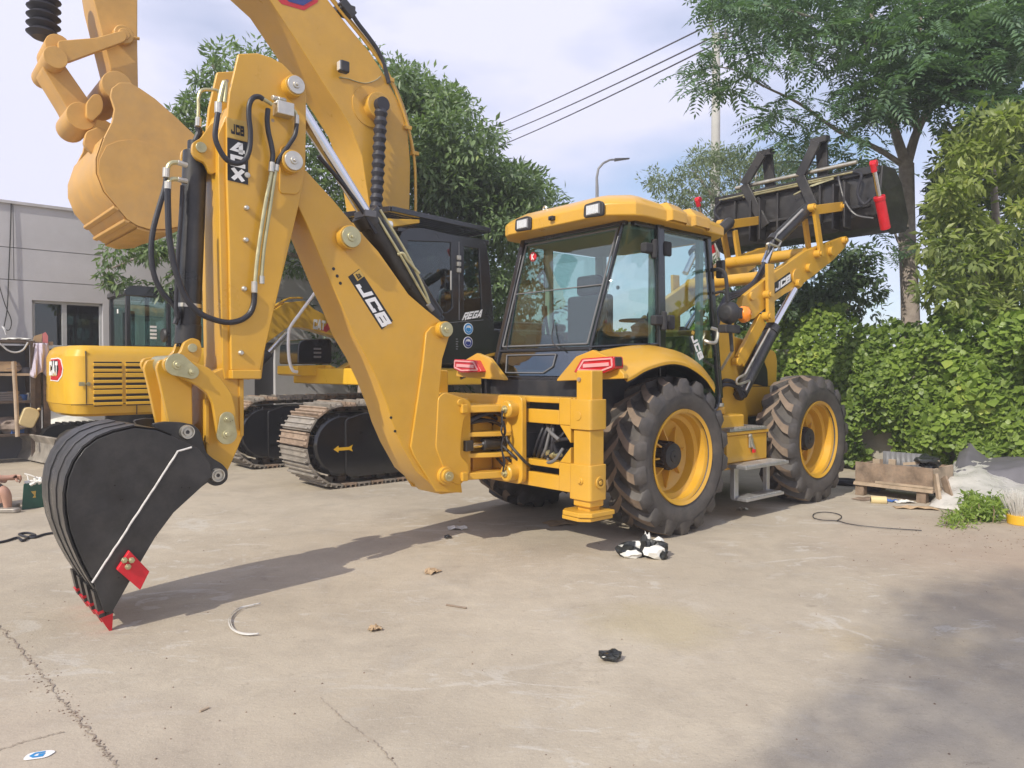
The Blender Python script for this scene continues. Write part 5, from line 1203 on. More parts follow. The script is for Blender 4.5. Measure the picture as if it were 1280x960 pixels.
mb.tube([P(1003, 262, 'y', -.63), P(972, 293, 'y', -.63), P(969, 298, 'y', -.65), P(976, 302, 'y', -.64)], .014, 7); mb.tube(smooth_path([P(976, 302, 'y', -.64), P(972, 308, 'y', -.65), P(960, 304, 'y', -.65), P(958, 312, 'y', -.6)], 4), .014, 7)
mb.tube([P(962, 411, 'y', -.69), P(931, 468, 'y', -.69), P(927, 471, 'y', -.69)], .012, 7)
mb.tube(smooth_path([P(931, 468, 'y', -.70), P(921, 474, 'y', -.72), P(922, 480, 'y', -.72), P(931, 478, 'y', -.72), P(937, 476, 'y', -.7), P(932, 488, 'y', -.7)], 4), .014, 7)
jb(mb, 'steel_pipe', M['steel'], arm)
mb = MB()
for k in range(3):
    d_ = k * 3.5
    mb.tube(smooth_path([P(967 - d_ * .6, 300 + d_, 'y', -.58), P(962 - d_ * .5, 320, 'y', -.56), P(948 - d_ * .6, 350, 'y', -.55), P(925, 368 - d_ * .6, 'y', -.55), P(905 + d_ * .3, 378 - d_, 'y', -.56), P(896 + d_ * .5, 395, 'y', -.6), P(893, 425, 'y', -.6)], 7), .022, 8)
for k in range(2): mb.tube(smooth_path([P(926 + 3 * k, 497, 'y', -.66), P(920, 484 - 4 * k, 'y', -.68), P(905, 481 - 5 * k, 'y', -.64), P(896 + 4 * k, 492, 'y', -.58), P(897 + 4 * k, 512, 'y', -.55)], 6), .022, 8)
jb(mb, 'loader_hose', M['hose'], arm)
# --- loader bucket --------------------------------------------------------
BX = 4.50; Y0, Y1 = -1.06, 1.36
prof = [(BX + .02, 4.10), (BX - .02, 3.80), (BX + .02, 3.50), (BX + .14, 3.36), (BX + .34, 3.30), (BX + .95, 3.42), (BX + .95, 3.45), (BX + .34, 3.34), (BX + .17, 3.40), (BX + .06, 3.53), (BX + .03, 3.80), (BX + .06, 4.10)]
mb = MB(); mb.prism(prof, 'y', Y0, Y1)
sd_ = [(BX + .02, 4.12), (BX - .03, 3.80), (BX + .0, 3.46), (BX + .12, 3.32), (BX + .34, 3.27), (BX + .78, 3.36), (BX + .86, 3.55), (BX + .62, 3.98), (BX + .40, 4.14)]
for y, s in ((Y0, -1), (Y1, 1)): mb.prism(sd_, 'y', y, y + s * .03)
for yy in (-.62, -.30, .32, .62, 1.0): mb.box(BX - .07, BX + .01, yy - .015, yy + .015, 3.45, 4.0)
for yy in (-.60, .62): mb.box(BX - .16, BX + .02, yy - .09, yy - .06, 3.36, 3.95).box(BX - .16, BX + .02, yy + .06, yy + .09, 3.36, 3.95)
mb.box(BX - .05, BX + .03, Y0, Y1, 4.02, 4.12); mb.box(BX - .06, BX - .02, Y0 + .1, Y1 - .1, 3.60, 3.64)
lb = jb(mb, 'loader_bucket', M['black'], bevel=.008)
mb = MB(); mb.tube([(BX - .02, Y1 - .35, 4.20), (BX - .02, Y0 + .28, 4.21)], .030, 12); jb(mb, 'fork_shaft', M['steel'], lb)
mb = MB()
mb.tube([(BX - .08, 1.25, 4.055), (BX - .08, Y0 + .30, 4.075)], .014, 7); mb.tube([(BX - .08, .85, 4.03), (BX - .08, -.5, 4.045), (BX - .09, -.2, 4.0), (BX - .10, .05, 3.92)], .014, 7); jb(mb, 'steel_pipe', M['gold'], lb)
mb = MB(); mb.tube(smooth_path([(BX - .08, Y0 + .30, 4.075), (BX - .12, Y0 + .18, 4.0), (BX - .14, Y0 + .22, 3.78), (BX - .14, Y0 + .14, 3.62), (BX - .12, Y0 + .05, 3.68)], 6), .018, 8)
mb.tube(smooth_path([(BX - .08, Y0 + .50, 4.06), (BX - .12, Y0 + .46, 3.95), (BX - .14, Y0 + .38, 3.70), (BX - .14, Y0 + .24, 3.50), (BX - .12, Y0 + .02, 3.42)], 6), .018, 8)
mb.tube(smooth_path([(BX - .08, Y1 - .15, 4.05), (BX - .12, Y1 - .05, 3.9), (BX - .14, Y1 - .2, 3.7)], 6), .018, 8); jb(mb, 'bucket_hose', M['hose'], lb)
for y, s in ((Y0, -1), (Y1, 1)):
    yy = y + s * .075; a = P(1107, 286, 'y', Y0 - .075); c = P(1093, 215, 'y', Y0 - .075); a.y = c.y = yy; b = a.lerp(c, .58)
    mb = MB(); mb.cyl(a, b, .062, 20); mb.cyl(b - (b - a).normalized() * .05, b, .07, 20); cy = jb(mb, 'clam_cylinder', M['red'], lb, bevel=.006)
    mb = MB(); mb.cyl(b, c, .03, 14); jb(mb, 'piston_rod', M['chrome'], cy)
    mb = MB(); mb.cyl(c, c + (c - b).normalized() * .11, .036, 14); mb.cyl((c.x - .02, yy - .04, c.z + .10), (c.x - .02, yy + .04, c.z + .10), .042, 16); jb(mb, 'rod_end', M['red'], cy, bevel=.006)
for (fa, fb, fc, fd_) in (((953, 193), (930, 231), (957, 283), (964, 240)), ((1021, 177), (1000, 220), (1017, 258), (1029, 224))):
    X = BX - .10; a, b, c = [P(*q, 'x', X) for q in (fa, fb, fc)]; a2 = P(fa[0] + 6, fa[1], 'x', X + .16); d_ = P(*fd_, 'x', X + .16)
    mb = MB(); mb.bar(a, b, .05, .13, up=(0, 1, .4)); mb.bar(b, c, .05, .13, up=(0, 1, -.5)); mb.bar(a2, d_, .05, .15, up=(0, 1, 0)); mb.hexa([a + Vector((0, .10, -.02)), a + Vector((0, -.12, -.02)), a + Vector((0, -.12, .06)), a + Vector((0, .10, .06))], [a2 + Vector((0, .06, -.02)), a2 + Vector((0, -.12, -.02)), a2 + Vector((0, -.12, .06)), a2 + Vector((0, .06, .06))])
    jb(mb, 'pallet_fork', M['black'], lb, bevel=.006)
# --- tank, tool box, steps -------------------------------------------------
mb = MB(); mb.box(1.10, 1.70, -.86, -.5, .86, 1.03); mb.cyl((1.42, -.72, 1.03), (1.42, -.72, 1.11), .07, 18); jb(mb, 'fuel_tank', M['yellow'], bevel=.02)
mb = MB(); mb.cyl((1.42, -.72, 1.11), (1.42, -.72, 1.15), .06, 18); jb(mb, 'filler_cap', M['steel'], bevel=.008)
mb = MB(); mb.box(1.20, 1.96, -.97, -.55, .55, .83); mb.box(1.185, 1.975, -.985, -.55, .832, .868); mb.box(1.15, 2.05, -.98, -.55, .49, .545); tb = jb(mb, 'tool_box', M['yellow'], bevel=.012)
mb = MB(); mb.box(1.22, 1.92, -.99, -.64, .872, .895)
for k in range(14): mb.box(1.23 + .049 * k, 1.25 + .049 * k, -.985, -.65, .895, .905)
jb(mb, 'step_tread', M['alu'], tb)
mb = MB(); mb.bar((1.60, -.985, .80), (1.68, -.99, .66), .02, .035, up=(1, 0, 0)); mb.cyl((1.60, -.975, .81), (1.60, -1.0, .81), .025, 10); mb.box(1.58, 1.66, -.99, -.98, .69, .79); jb(mb, 'box_latch', M['steel'], tb, bevel=.004)
mb = MB(); mb.box(1.645, 1.69, -1.0, -.985, .635, .67); jb(mb, 'latch_tab', M['red'], tb)
def step(x0, x1, y0, y1, z):
    mb = MB(); mb.box(x0, x1, y0, y1, z - .03, z)
    n = int((x1 - x0) / .05)
    for k in range(n): mb.box(x0 + .012 + .05 * k, x0 + .04 + .05 * k, y0 + .01, y1 - .01, z, z + .010)
    return jb(mb, 'step_tread', M['alu'], lad, bevel=.004)
mb = MB(); mb.box(1.24, 1.32, -1.03, -.98, .20, .52); mb.box(1.86, 1.92, -1.03, -.98, .20, .52); lad = jb(mb, 'access_ladder', M['alu'], bevel=.005)
step(1.18, 2.0, -1.20, -.985, .545); step(1.26, 1.98, -1.16, -.985, .215)
# --- mirror arm with indicator ----------------------------------------------
mb = MB(); mb.tube(smooth_path([(1.24, -.76, 2.52), P(900, 337, 'y', -.90), P(907, 345, 'y', -.98), P(910, 380, 'y', -1.0), P(914, 425, 'y', -1.0)], 5) + [P(915, 439, 'y', -1.0)], .019, 8)
mb.tube(smooth_path([(1.25, -.76, 2.28), P(905, 365, 'y', -.9), P(912, 378, 'y', -1.0)], 4), .014, 8); mirror = jb(mb, 'mirror_arm', M['plastic'])
mb = MB(); mb.tube([P(915, 439, 'y', -1.0), (1.38, -.78, 1.50)], .014, 8); jb(mb, 'arm_stay', M['steel'], mirror)
mb = MB(); c = P(911, 391, 'y', -1.0); mb.lathe([(0, -.10), (.07, -.09), (.11, -.04), (.115, 0), (.10, .02), (0, .02)], (c.x + .02, c.y, c.z), 'x', 24); mb.box(c.x - .12, c.x + .14, -1.05, -.95, c.z - .20, c.z - .12); mb.box(c.x + .0, c.x + .2, -1.04, -.98, c.z - .05, c.z + .06); jb(mb, 'lamp_housing', M['plastic'], mirror, bevel=.012)
mb = MB(); c = P(929, 393, 'y', -1.0); mb.lathe([(0, -.06), (.04, -.055), (.075, -.03), (.085, .0), (.085, .03), (0, .04)], (c.x, -1.02, c.z), 'y', 24); jb(mb, 'indicator_lamp', M['amber'], mirror)
mb = MB(); mb.box(1.30, 1.36, -.84, -.76, 2.44, 2.62); jb(mb, 'side_mirror', M['plastic'], mirror, bevel=.01)
# ------------------------------------------------------------------ large tracked excavator
_e = JF.w(1.2, 4.35); EF = Frame(_e.x, _e.y, 49)
exc = empty('tracked_excavator', EF)
tag(exc, 'large yellow tracked excavator with black cab, parked behind the backhoe loader', 'excavator')
Q = EF.on
def bellows(mb, a, b, r0, r1, n):
    a, b = Vector(a), Vector(b); path = []; rad = []
    for i in range(2 * n + 1):
        path.append(a.lerp(b, i / (2 * n))); rad.append(r1 if i % 2 else r0)
    return mb.tube(path, rad, 18)
# boom
bpx = [(410, 0), (434, 31), (462, 65), (482, 96), (500, 131), (510, 165), (513, 206), (512, 263)]
lpx = [(462, 261), (452, 195), (438, 158), (421, 130), (400, 98), (370, 50), (337, 0)]
YB = .10
R_ = EF.poly(bpx, 'y', YB); L_ = EF.poly(lpx, 'y', YB)
bp = [(-3.05, 7.75), (-2.2, 7.05)] + R_ + [(.10, 2.55), (.05, 1.95), (-.15, 1.75), (-.42, 1.80), (-.75, 2.4)] + L_ + [(-3.6, 7.1), (-4.55, 7.95), (-4.62, 8.25), (-4.4, 8.45)]
mb = MB(); mb.prism(bp, 'y', YB, YB + .68); eb = mb.build('boom', M['yellow'], exc, bevel=.012)
mb = MB(); q = [Q(a, b, 'y', YB - .001) for a, b in ((338, -10), (352, 5), (380, 13), (397, 3), (400, -12))]; plate_mb(mb, q, .003); d1 = mb.build('boom_decal', M['dred'], eb)
mb = MB(); q = [Q(a, b, 'y', YB - .005) for a, b in ((347, -11), (361, 2), (379, 7), (391, 0), (393, -12))]; plate_mb(mb, q, .003); mb.build('decal_field', M['dnavy'], d1)
mb = MB(); q = smooth_path([Q(a, b, 'y', YB - .03) for a, b in ((420, -15), (427, 0), (440, 18), (448, 30), (462, 48), (474, 66), (482, 88), (486, 104))], 5); mb.tube(q, .032, 9); mb.build('boom_hose', M['hose'], eb)
mb = MB(); a = Q(426, 2, 'y', YB - .03); b = Q(441, 21, 'y', YB - .03); mb.bar(a, b, .13, .12, up=(0, 1, 0)); c = Q(434, 10, 'y', YB - .03); mb.box(c.x - .12, c.x + .12, YB - .06, YB + .2, c.z - .05, c.z + .05); mb.build('hose_clamp', M['plastic'], eb, bevel=.01)
mb = MB(); mb.tube(smooth_path([Q(a, b, 'y', YB - .02) for a, b in ((405, -12), (432, 22), (458, 54), (479, 84), (496, 118), (508, 152), (516, 185), (519, 215), (519.5, 262), (518, 300))], 4), .022, 7)
mb.tube(smooth_path([Q(a, b, 'y', YB + .08) for a, b in ((412, -6), (440, 28), (465, 60), (485, 92), (501, 126), (511, 160), (515, 190))], 4), .022, 7); mb.build('steel_pipe', M['yellow'], eb)
mb = MB()
for px, py in ((508, 160), (517, 192), (486, 100)): c = Q(px, py, 'y', YB); mb.box(c.x - .05, c.x + .07, YB - .05, YB + .03, c.z - .03, c.z + .03)
mb.build('pipe_clamp', M['yellow'], eb, bevel=.006)
c = Q(429, 86, 'y', YB - .10); mb = MB(); mb.box(c.x - .07, c.x + .07, YB - .17, YB - .06, c.z - .06, c.z + .10); lm = mb.build('work_lamp', M['plastic'], eb, bevel=.02)
mb = MB(); mb.box(c.x - .085, c.x - .069, YB - .155, YB - .075, c.z - .04, c.z + .08); mb.build('lamp_lens', M['lamp'], lm, bevel=.004)
mb = MB(); mb.tube(smooth_path([Q(a, b, 'y', YB - .01) for a, b in ((427, 96), (424, 97), (434, 98), (446, 102), (458, 104), (470, 100), (476, 95))], 4), .008, 6); mb.build('lamp_cable', M['gold'], eb)
# boom cylinder with its bellows
c = Q(475, 132, 'y', YB - .14); c2 = Q(470, 264, 'y', YB - .14); c3 = Q(466, 340, 'y', YB - .14)
mb = MB(); mb.cyl((c.x, YB - .14, c.z), (c.x, YB + .02, c.z), .20, 22); mb.build('pin_boss', M['yellow'], eb, bevel=.01)
mb = MB(); pl = []
for k in range(24): pl.append((c.x + .30 * math.cos(k * math.pi / 12) - .08, c.z + .30 * math.sin(k * math.pi / 12)))
mb.prism(pl, 'y', YB - .012, YB + .002); mb.build('boss_plate', M['yellow'], eb, bevel=.004)
mb = MB(); mb.cyl((c.x, YB - .24, c.z), (c.x, YB - .10, c.z), .105, 22); bellows(mb, (c.x, YB - .17, c.z - .06), c2, .075, .10, 12)
mb.build('cylinder_bellows', M['boot'], exc, angle=20)
mb = MB(); mb.cyl(c2, c3, .11, 20); mb.build('boom_cylinder', M['yellow'], exc)
# arm
YA = .20
ap = EF.poly([(117, 0), (172, 0), (172, 60), (173, 118), (150, 125), (141, 97)], 'y', YA)
top = [(ap[1][0] + .12, 8.6), (ap[1][0] - .2, 9.2), (ap[0][0] - .35, 8.9), (ap[0][0] - .25, 7.5)]
mb = MB(); mb.prism([ap[1]] + top + [ap[0]] + ap[5:1:-1], 'y', YA, YA + .50); arm = mb.build('arm', M['tan'], exc, bevel=.012)
c = Q(155, 43, 'y', YA - .08); mb = MB(); mb.lathe([(0, YA - .10), (.06, YA - .10), (.065, YA - .09), (.10, YA - .09), (.11, YA - .08), (.11, YA)], (c.x, 0, c.z), 'y', 20); mb.cyl((c.x + .09, YA - .07, c.z), (c.x + .17, YA - .07, c.z), .02, 8); mb.build('pin_boss', M['tan'], arm, bevel=.004)
def slab(pts, y0, y1, name, parent, r=.04, m='tan'):
    mb = MB(); mb.prism(rounded(EF.poly(pts, 'y', min(y0, y1)), r, 4), 'y', y0, y1); return mb.build(name, M[m], parent, bevel=.01)
sl = slab([(72, 51), (80, 50), (120, 47), (155, 37), (160, 45), (156, 52), (120, 65), (85, 78), (75, 72)], YA - .13, YA - .06, 'side_link', exc); slab([(72, 51), (80, 50), (120, 47), (155, 37), (160, 45), (156, 52), (120, 65), (85, 78), (75, 72)], YA + .56, YA + .63, 'side_link', exc)
bl = slab([(56, 66), (66, 64), (76, 74), (112, 126), (118, 142), (104, 152), (92, 152), (80, 128), (52, 82)], YA + .02, YA + .46, 'bucket_link', exc, .05)
mb = MB()
c = Q(58, 71, 'y', YA - .1); mb.cyl((c.x + .08, YA - .16, c.z), (c.x + .08, YA + .66, c.z), .12, 20)
c = Q(64, 57, 'y', YA); mb.cyl((c.x + .06, YA - .05, c.z), (c.x + .06, YA + .5, c.z), .13, 20)
mb.build('link_boss', M['tan'], exc, bevel=.008, split=False)
mb = MB()
c = Q(98, 150, 'y', YA + .1); mb.cyl((c.x, YA - .08, c.z), (c.x, YA + .56, c.z), .155, 22)
mb.build('link_end', M['tan'], exc, bevel=.008)
slab([(108, 128), (117, 117), (126, 118), (130, 130), (128, 140), (116, 152), (108, 146)], YA - .15, YA - .02, 'bucket_lug', exc); slab([(108, 128), (117, 117), (126, 118), (130, 130), (128, 140), (116, 152), (108, 146)], YA + .52, YA + .65, 'bucket_lug', exc)
mb = MB(); a = Q(54, 48, 'y', YA + .2); b = Q(55, -5, 'y', YA + .2); b = a + (b - a) * 1.6; bellows(mb, a, b, .115, .175, 8); mb.build('cylinder_bellows', M['boot'], exc, angle=20)
# bucket
YN2, YF2 = -.30, 1.25
np_ = [(140, 110), (149, 103), (162, 103), (175, 110), (194, 123), (220, 146), (243, 168), (262, 190), (276, 208), (268, 240), (256, 272), (233, 281), (210, 286), (188, 287), (172, 282), (159, 274), (146, 258), (130, 239), (121, 216), (121, 198), (130, 172), (140, 152), (143, 136), (138, 120)]
bkp = EF.poly(np_, 'y', YN2)
mb = MB(); mb.prism(bkp, 'y', YN2, YN2 + .05); mb.prism(bkp, 'y', YF2 - .05, YF2)
sh = [Vector(p) for p in bkp[9:21]]; cc = Vector((sum(p[0] for p in bkp) / len(bkp), sum(p[1] for p in bkp) / len(bkp)))
out = [p + (p - cc).normalized() * .012 for p in sh]; inn = [p - (p - cc).normalized() * .03 for p in sh]
mb.loft([[(p.x, YN2 + .003, p.y) for p in out], [(p.x, YF2 - .003, p.y) for p in out], [(p.x, YF2 - .05, p.y) for p in inn], [(p.x, YN2 + .05, p.y) for p in inn], [(p.x, YN2 + .003, p.y) for p in out]])
bk2 = mb.build('bucket', M['tan'], exc, bevel=.01, angle=30, split=False)
def wrap(i0, i1, y0, y1, th, name):
    a = [(p.x, p.y) for p in out[i0:i1]]; b = [((p + (p - cc).normalized() * th).x, (p + (p - cc).normalized() * th).y) for p in out[i0:i1]]
    mb = MB(); lo = [[(x, y0, z) for x, z in a], [(x, y0, z) for x, z in b], [(x, y1, z) for x, z in b], [(x, y1, z) for x, z in a]]
    mb.loft(lo); return mb.build(name, M['tan'], bk2, bevel=.006)
wrap(3, 6, YN2 + .01, YF2 - .01, .025, 'wear_plate'); 
def cross(p0, th, name):
    q = Vector(p0); d = (q - cc).normalized() * th; t = Vector((-d.y, d.x)).normalized() * .04
    mb = MB(); mb.prism([tuple(q - t), tuple(q + t), tuple(q + t * .6 + d), tuple(q - t * .6 + d)], 'y', YN2 - .003, YF2 + .003); return mb.build(name, M['tan'], bk2, bevel=.008)
cross(EF.poly([(159, 275)], 'y', YN2)[0], .03, 'wear_bar'); cross(EF.poly([(146, 259)], 'y', YN2)[0], .03, 'wear_bar')
ck = EF.poly([(148, 176), (166, 174), (190, 180), (212, 190), (240, 205), (268, 222), (262, 262), (256, 272), (233, 281), (210, 286), (188, 287), (172, 282), (159, 274), (146, 258), (132, 240), (123, 216), (124, 200), (133, 182)], 'y', YN2 - .010)
mb = MB(); mb.prism(ck, 'y', YN2 - .010, YN2 + .002); mb.build('side_plate', M['tan'], bk2, bevel=.004)
slab([(122, 198), (126, 178), (136, 170), (140, 176), (140, 196), (130, 205)], YN2 + .1, YF2 - .1, 'bucket_hub', bk2)
slab([(104, 180), (108, 164), (124, 158), (138, 165), (136, 190), (120, 196)], YA - .12, YA - .04, 'bucket_rib', bk2); slab([(104, 180), (108, 164), (124, 158), (138, 165), (136, 190), (120, 196)], YA + .54, YA + .62, 'bucket_rib', bk2)
c = Q(153, 101, 'y', YN2 + .1); mb = MB(); mb.cyl((c.x, YA - .2, c.z), (c.x, YA + .7, c.z), .17, 22); mb.build('arm_end', M['tan'], arm, bevel=.008)
# cab
YC = -1.05
cp = [(497, 302), (503, 290), (512, 285), (530, 285), (567, 294), (600, 299), (608, 305), (612, 330), (616, 380), (618, 418), (612, 440), (590, 453), (555, 455), (520, 452), (500, 440), (494, 360)]
c2_ = EF.poly(cp, 'y', YC)
mb = MB()
fr = [(510, 301), (564, 303), (566, 384), (560, 390), (514, 392), (506, 384)]; rr_ = [(580, 308), (599, 311), (603, 394), (580, 396)]
H1, H2 = EF.poly(fr, 'y', YC), EF.poly(rr_, 'y', YC)
ecab = wall_with_holes(c2_, [H1, H2], 'y', YC, YC + .05, 'cab', M['gloss_black'], exc, bevel=.008)
xs = [p[0] for p in c2_]; x0, x1 = min(xs), max(xs); zt = max(p[1] for p in c2_); zb = min(p[1] for p in c2_)
wall_with_holes(c2_, [H1, H2], 'y', YC + .95, YC + 1.0, 'cab_side', M['gloss_black'], ecab)
mb = MB(); mb.box(x0 + .08, x1 - .05, YC + .05, YC + .95, zt - .09, zt - .02); mb.box(x0 + .05, x1 - .05, YC + .05, YC + .95, zb + .02, zb + .12); mb.box(x1 - .10, x1 - .04, YC + .05, YC + .95, zb, zb + 1.0); mb.box(x0, x0 + .06, YC + .05, YC + .95, zb, zb + .45); mb.build('cab_shell', M['gloss_black'], ecab, bevel=.02, split=False)
for h in (H1, H2):
    for y in (YC + .025, YC + .975): mb = MB(); mb.prism(h, 'y', y - .003, y + .003); mb.build('window', M['darkglass'], ecab)
mb = MB(); mb.box(x0 + .02, x0 + .03, YC + .06, YC + .94, zb + .5, zt - .12); mb.build('windscreen', M['darkglass'], ecab)
mb = MB(); mb.box(x0 + .62, x0 + 1.1, YC + .3, YC + .75, zb + .2, zb + .6).box(x0 + 1.05, x0 + 1.2, YC + .3, YC + .75, zb + .55, zb + 1.25); mb.build('seat', M['seat'], ecab, bevel=.04)
mb = MB(); a = Q(574, 302, 'y', YC - .004); b = Q(575, 400, 'y', YC - .004); mb.box(a.x - .006, a.x + .006, YC - .003, YC + .004, b.z, a.z); a = Q(552, 404, 'y', YC); b = Q(604, 400, 'y', YC); mb.bar((a.x, YC - .001, a.z), (b.x, YC - .001, b.z), .008, .008); mb.build('door_gap', M['grey'], ecab, split=False)
mb = MB(); c = Q(574, 330, 'y', YC - .02)
for dz in (-.09, 0, .09): mb.box(c.x - .03, c.x + .03, YC - .03, YC, c.z + dz - .03, c.z + dz + .03)
mb.build('door_hinge', M['steel'], ecab, bevel=.004)
mb = MB(); c = Q(563, 352, 'y', YC - .03); mb.tube([(c.x, YC - .04, c.z - .12), (c.x, YC - .04, c.z + .15)], .012, 6); c = Q(556, 372, 'y', YC + .05); mb.tube(smooth_path([(c.x - .08, YC + .06, c.z - .2), (c.x - .07, YC + .06, c.z + .08), (c.x + .1, YC + .06, c.z + .1)], 4), .016, 6); mb.build('grab_handle', M['steel'], ecab)
q = [Q(a, b, 'y', YC - .001) for a, b in ((577, 400.5), (601, 396.5), (602.5, 388), (579, 391))]; mb = MB(); text_mb(mb, 'REGA', q[0], q[1] - q[0], q[3] - q[0], w=.9, t=.24, slant=.35); mb.build('cab_lettering', M['white'], ecab)
for (px, py, m, m2) in ((585.5, 411, 'white', 'dblue'), (585, 428, 'white', 'dnavy')):
    c = Q(px, py, 'y', YC - .002); mb = MB(); mb.cyl((c.x, YC - .004, c.z), (c.x, YC + .001, c.z), .085, 24); st = mb.build('round_sticker', M[m], ecab)
    mb = MB(); mb.lathe([(.052, -.0), (.074, -.0), (.074, -.003), (.052, -.003)], (c.x, YC - .004, c.z), 'y', 24, closed=True); mb.prism(rounded([(c.x - .045, c.z - .02), (c.x, c.z - .05), (c.x + .045, c.z - .02), (c.x + .035, c.z + .015), (c.x - .035, c.z + .015)], .015), 'y', YC - .0075, YC - .004); mb.build('sticker_print', M[m2], st, split=False)
mb = MB(); c = Q(571, 428, 'y', YC - .002)
for k in range(5): mb.box(c.x - .015, c.x + .015 + .01 * (k % 2), YC - .003, YC, c.z - .10 + .035 * k, c.z - .085 + .035 * k)
mb.build('small_print', M['grey'], ecab, split=False)
# roof guard and lamp
mb = MB(); a = Q(466, 267, 'y', YC + .35); b = Q(489, 261, 'y', YC - .02); cR = Q(612, 288, 'y', YC - .02); cL = cR + Vector((0, .95, 0)); aL = b + Vector((-.35, .95, 0))
mb.bar(b, cR, .05, .07); mb.bar(aL, cL, .05, .07); mb.bar(b, aL, .05, .07); mb.bar(cR, cL, .05, .07); grd = mb.build('roof_guard', M['gloss_black'], exc, bevel=.008)
for k in range(1, 10):
    t = k / 10; p = aL.lerp(b, t); q_ = cL.lerp(cR, t); mb = MB(); mb.bar(p, q_, .03, .035); mb.build('guard_slat', M['gloss_black'], grd)
mb = MB(); q0 = Q(482, 285, 'y', YC + .05); q1 = Q(525, 279, 'y', YC + .05); mb.hexa([q0 + Vector((0, 0, 0)), q0 + Vector((0, .3, 0)), q0 + Vector((.02, .3, .13)), q0 + Vector((.02, 0, .13))], [q1 + Vector((0, 0, 0)), q1 + Vector((0, .3, 0)), q1 + Vector((0, .3, .05)), q1 + Vector((0, 0, .05))]); lmp = mb.build('roof_lamp_bracket', M['cat'], exc, bevel=.012)
mb = MB(); c = Q(487, 282, 'y', YC + .02); mb.cyl((c.x - .07, c.y, c.z), (c.x + .02, c.y, c.z), .065, 16); mb.build('roof_lamp', M['lamp'], lmp, bevel=.008)
# upper body
mb = MB(); mb.box(-1.3, 3.0, -1.02, 1.9, 1.28, 1.52); mb.build('turntable_deck', M['cat'], exc, bevel=.02)
mb = MB(); mb.box(.35, 2.5, -1.0, 1.85, 1.53, 2.12); mb.box(.8, 2.2, -.9, 1.0, 2.12, 2.25); mb.build('engine_cover', M['gloss_black'], exc, bevel=.06, seg=3)
mb = MB(); mb.cyl((0.1, .45, .85), (.1, .45, 1.28), .62, 28); mb.box(-1.0, 1.1, -.1, 1.0, .42, .86); mb.build('undercarriage', M['black'], exc, bevel=.02)
# right-hand platform with battery box and handrail
YP = 1.05
mb = MB(); q = EF.poly([(372, 457), (372, 468), (378, 470), (410, 470), (414, 456)], 'y', YP); mb.prism(q, 'y', YP, YP + .75); q = EF.poly([(413, 456), (414, 470), (408, 478), (450, 478), (462, 470), (462, 454), (440, 453), (425, 462)], 'y', YP - .25); mb.prism(q, 'y', YP - .25, YP - .05); mb.build('side_platform', M['cat'], exc, bevel=.015)
mb = MB(); q = rounded(EF.poly([(372, 455), (373, 430), (379, 424), (412, 423), (415, 426), (415, 455)], 'y', YP + .02), .04); mb.prism(q, 'y', YP + .02, YP + .7); bb = mb.build('battery_box', M['gloss_black'], exc, bevel=.02)
mb = MB()
for k in range(3): c = Q(397, 436 + 5 * k, 'y', YP + .012); mb.box(c.x - .06, c.x + .06, YP + .008, YP + .03, c.z - .015, c.z + .015)
mb.build('box_louvre', M['grey'], bb, bevel=.004)
mb = MB(); mb.tube(smooth_path([Q(a, b, 'y', YP - .02) for a, b in ((395, 364), (388, 374), (374, 393), (364, 407), (361, 416), (360.5, 435), (362, 452), (366, 463), (372, 465))], 4), .024, 9); mb.build('handrail', M['white'], exc)
mb = MB(); c = Q(421, 445, 'y', YP - .3)
for dx in (0, .12): mb.cyl((c.x + dx, c.y, c.z + .25), (c.x + dx, c.y, c.z + 1.1), .045, 10); mb.cyl((c.x + dx, c.y - .03, c.z + .2), (c.x + dx, c.y + .03, c.z + .2), .04, 10)
mb.build('support_post', M['plastic'], exc)
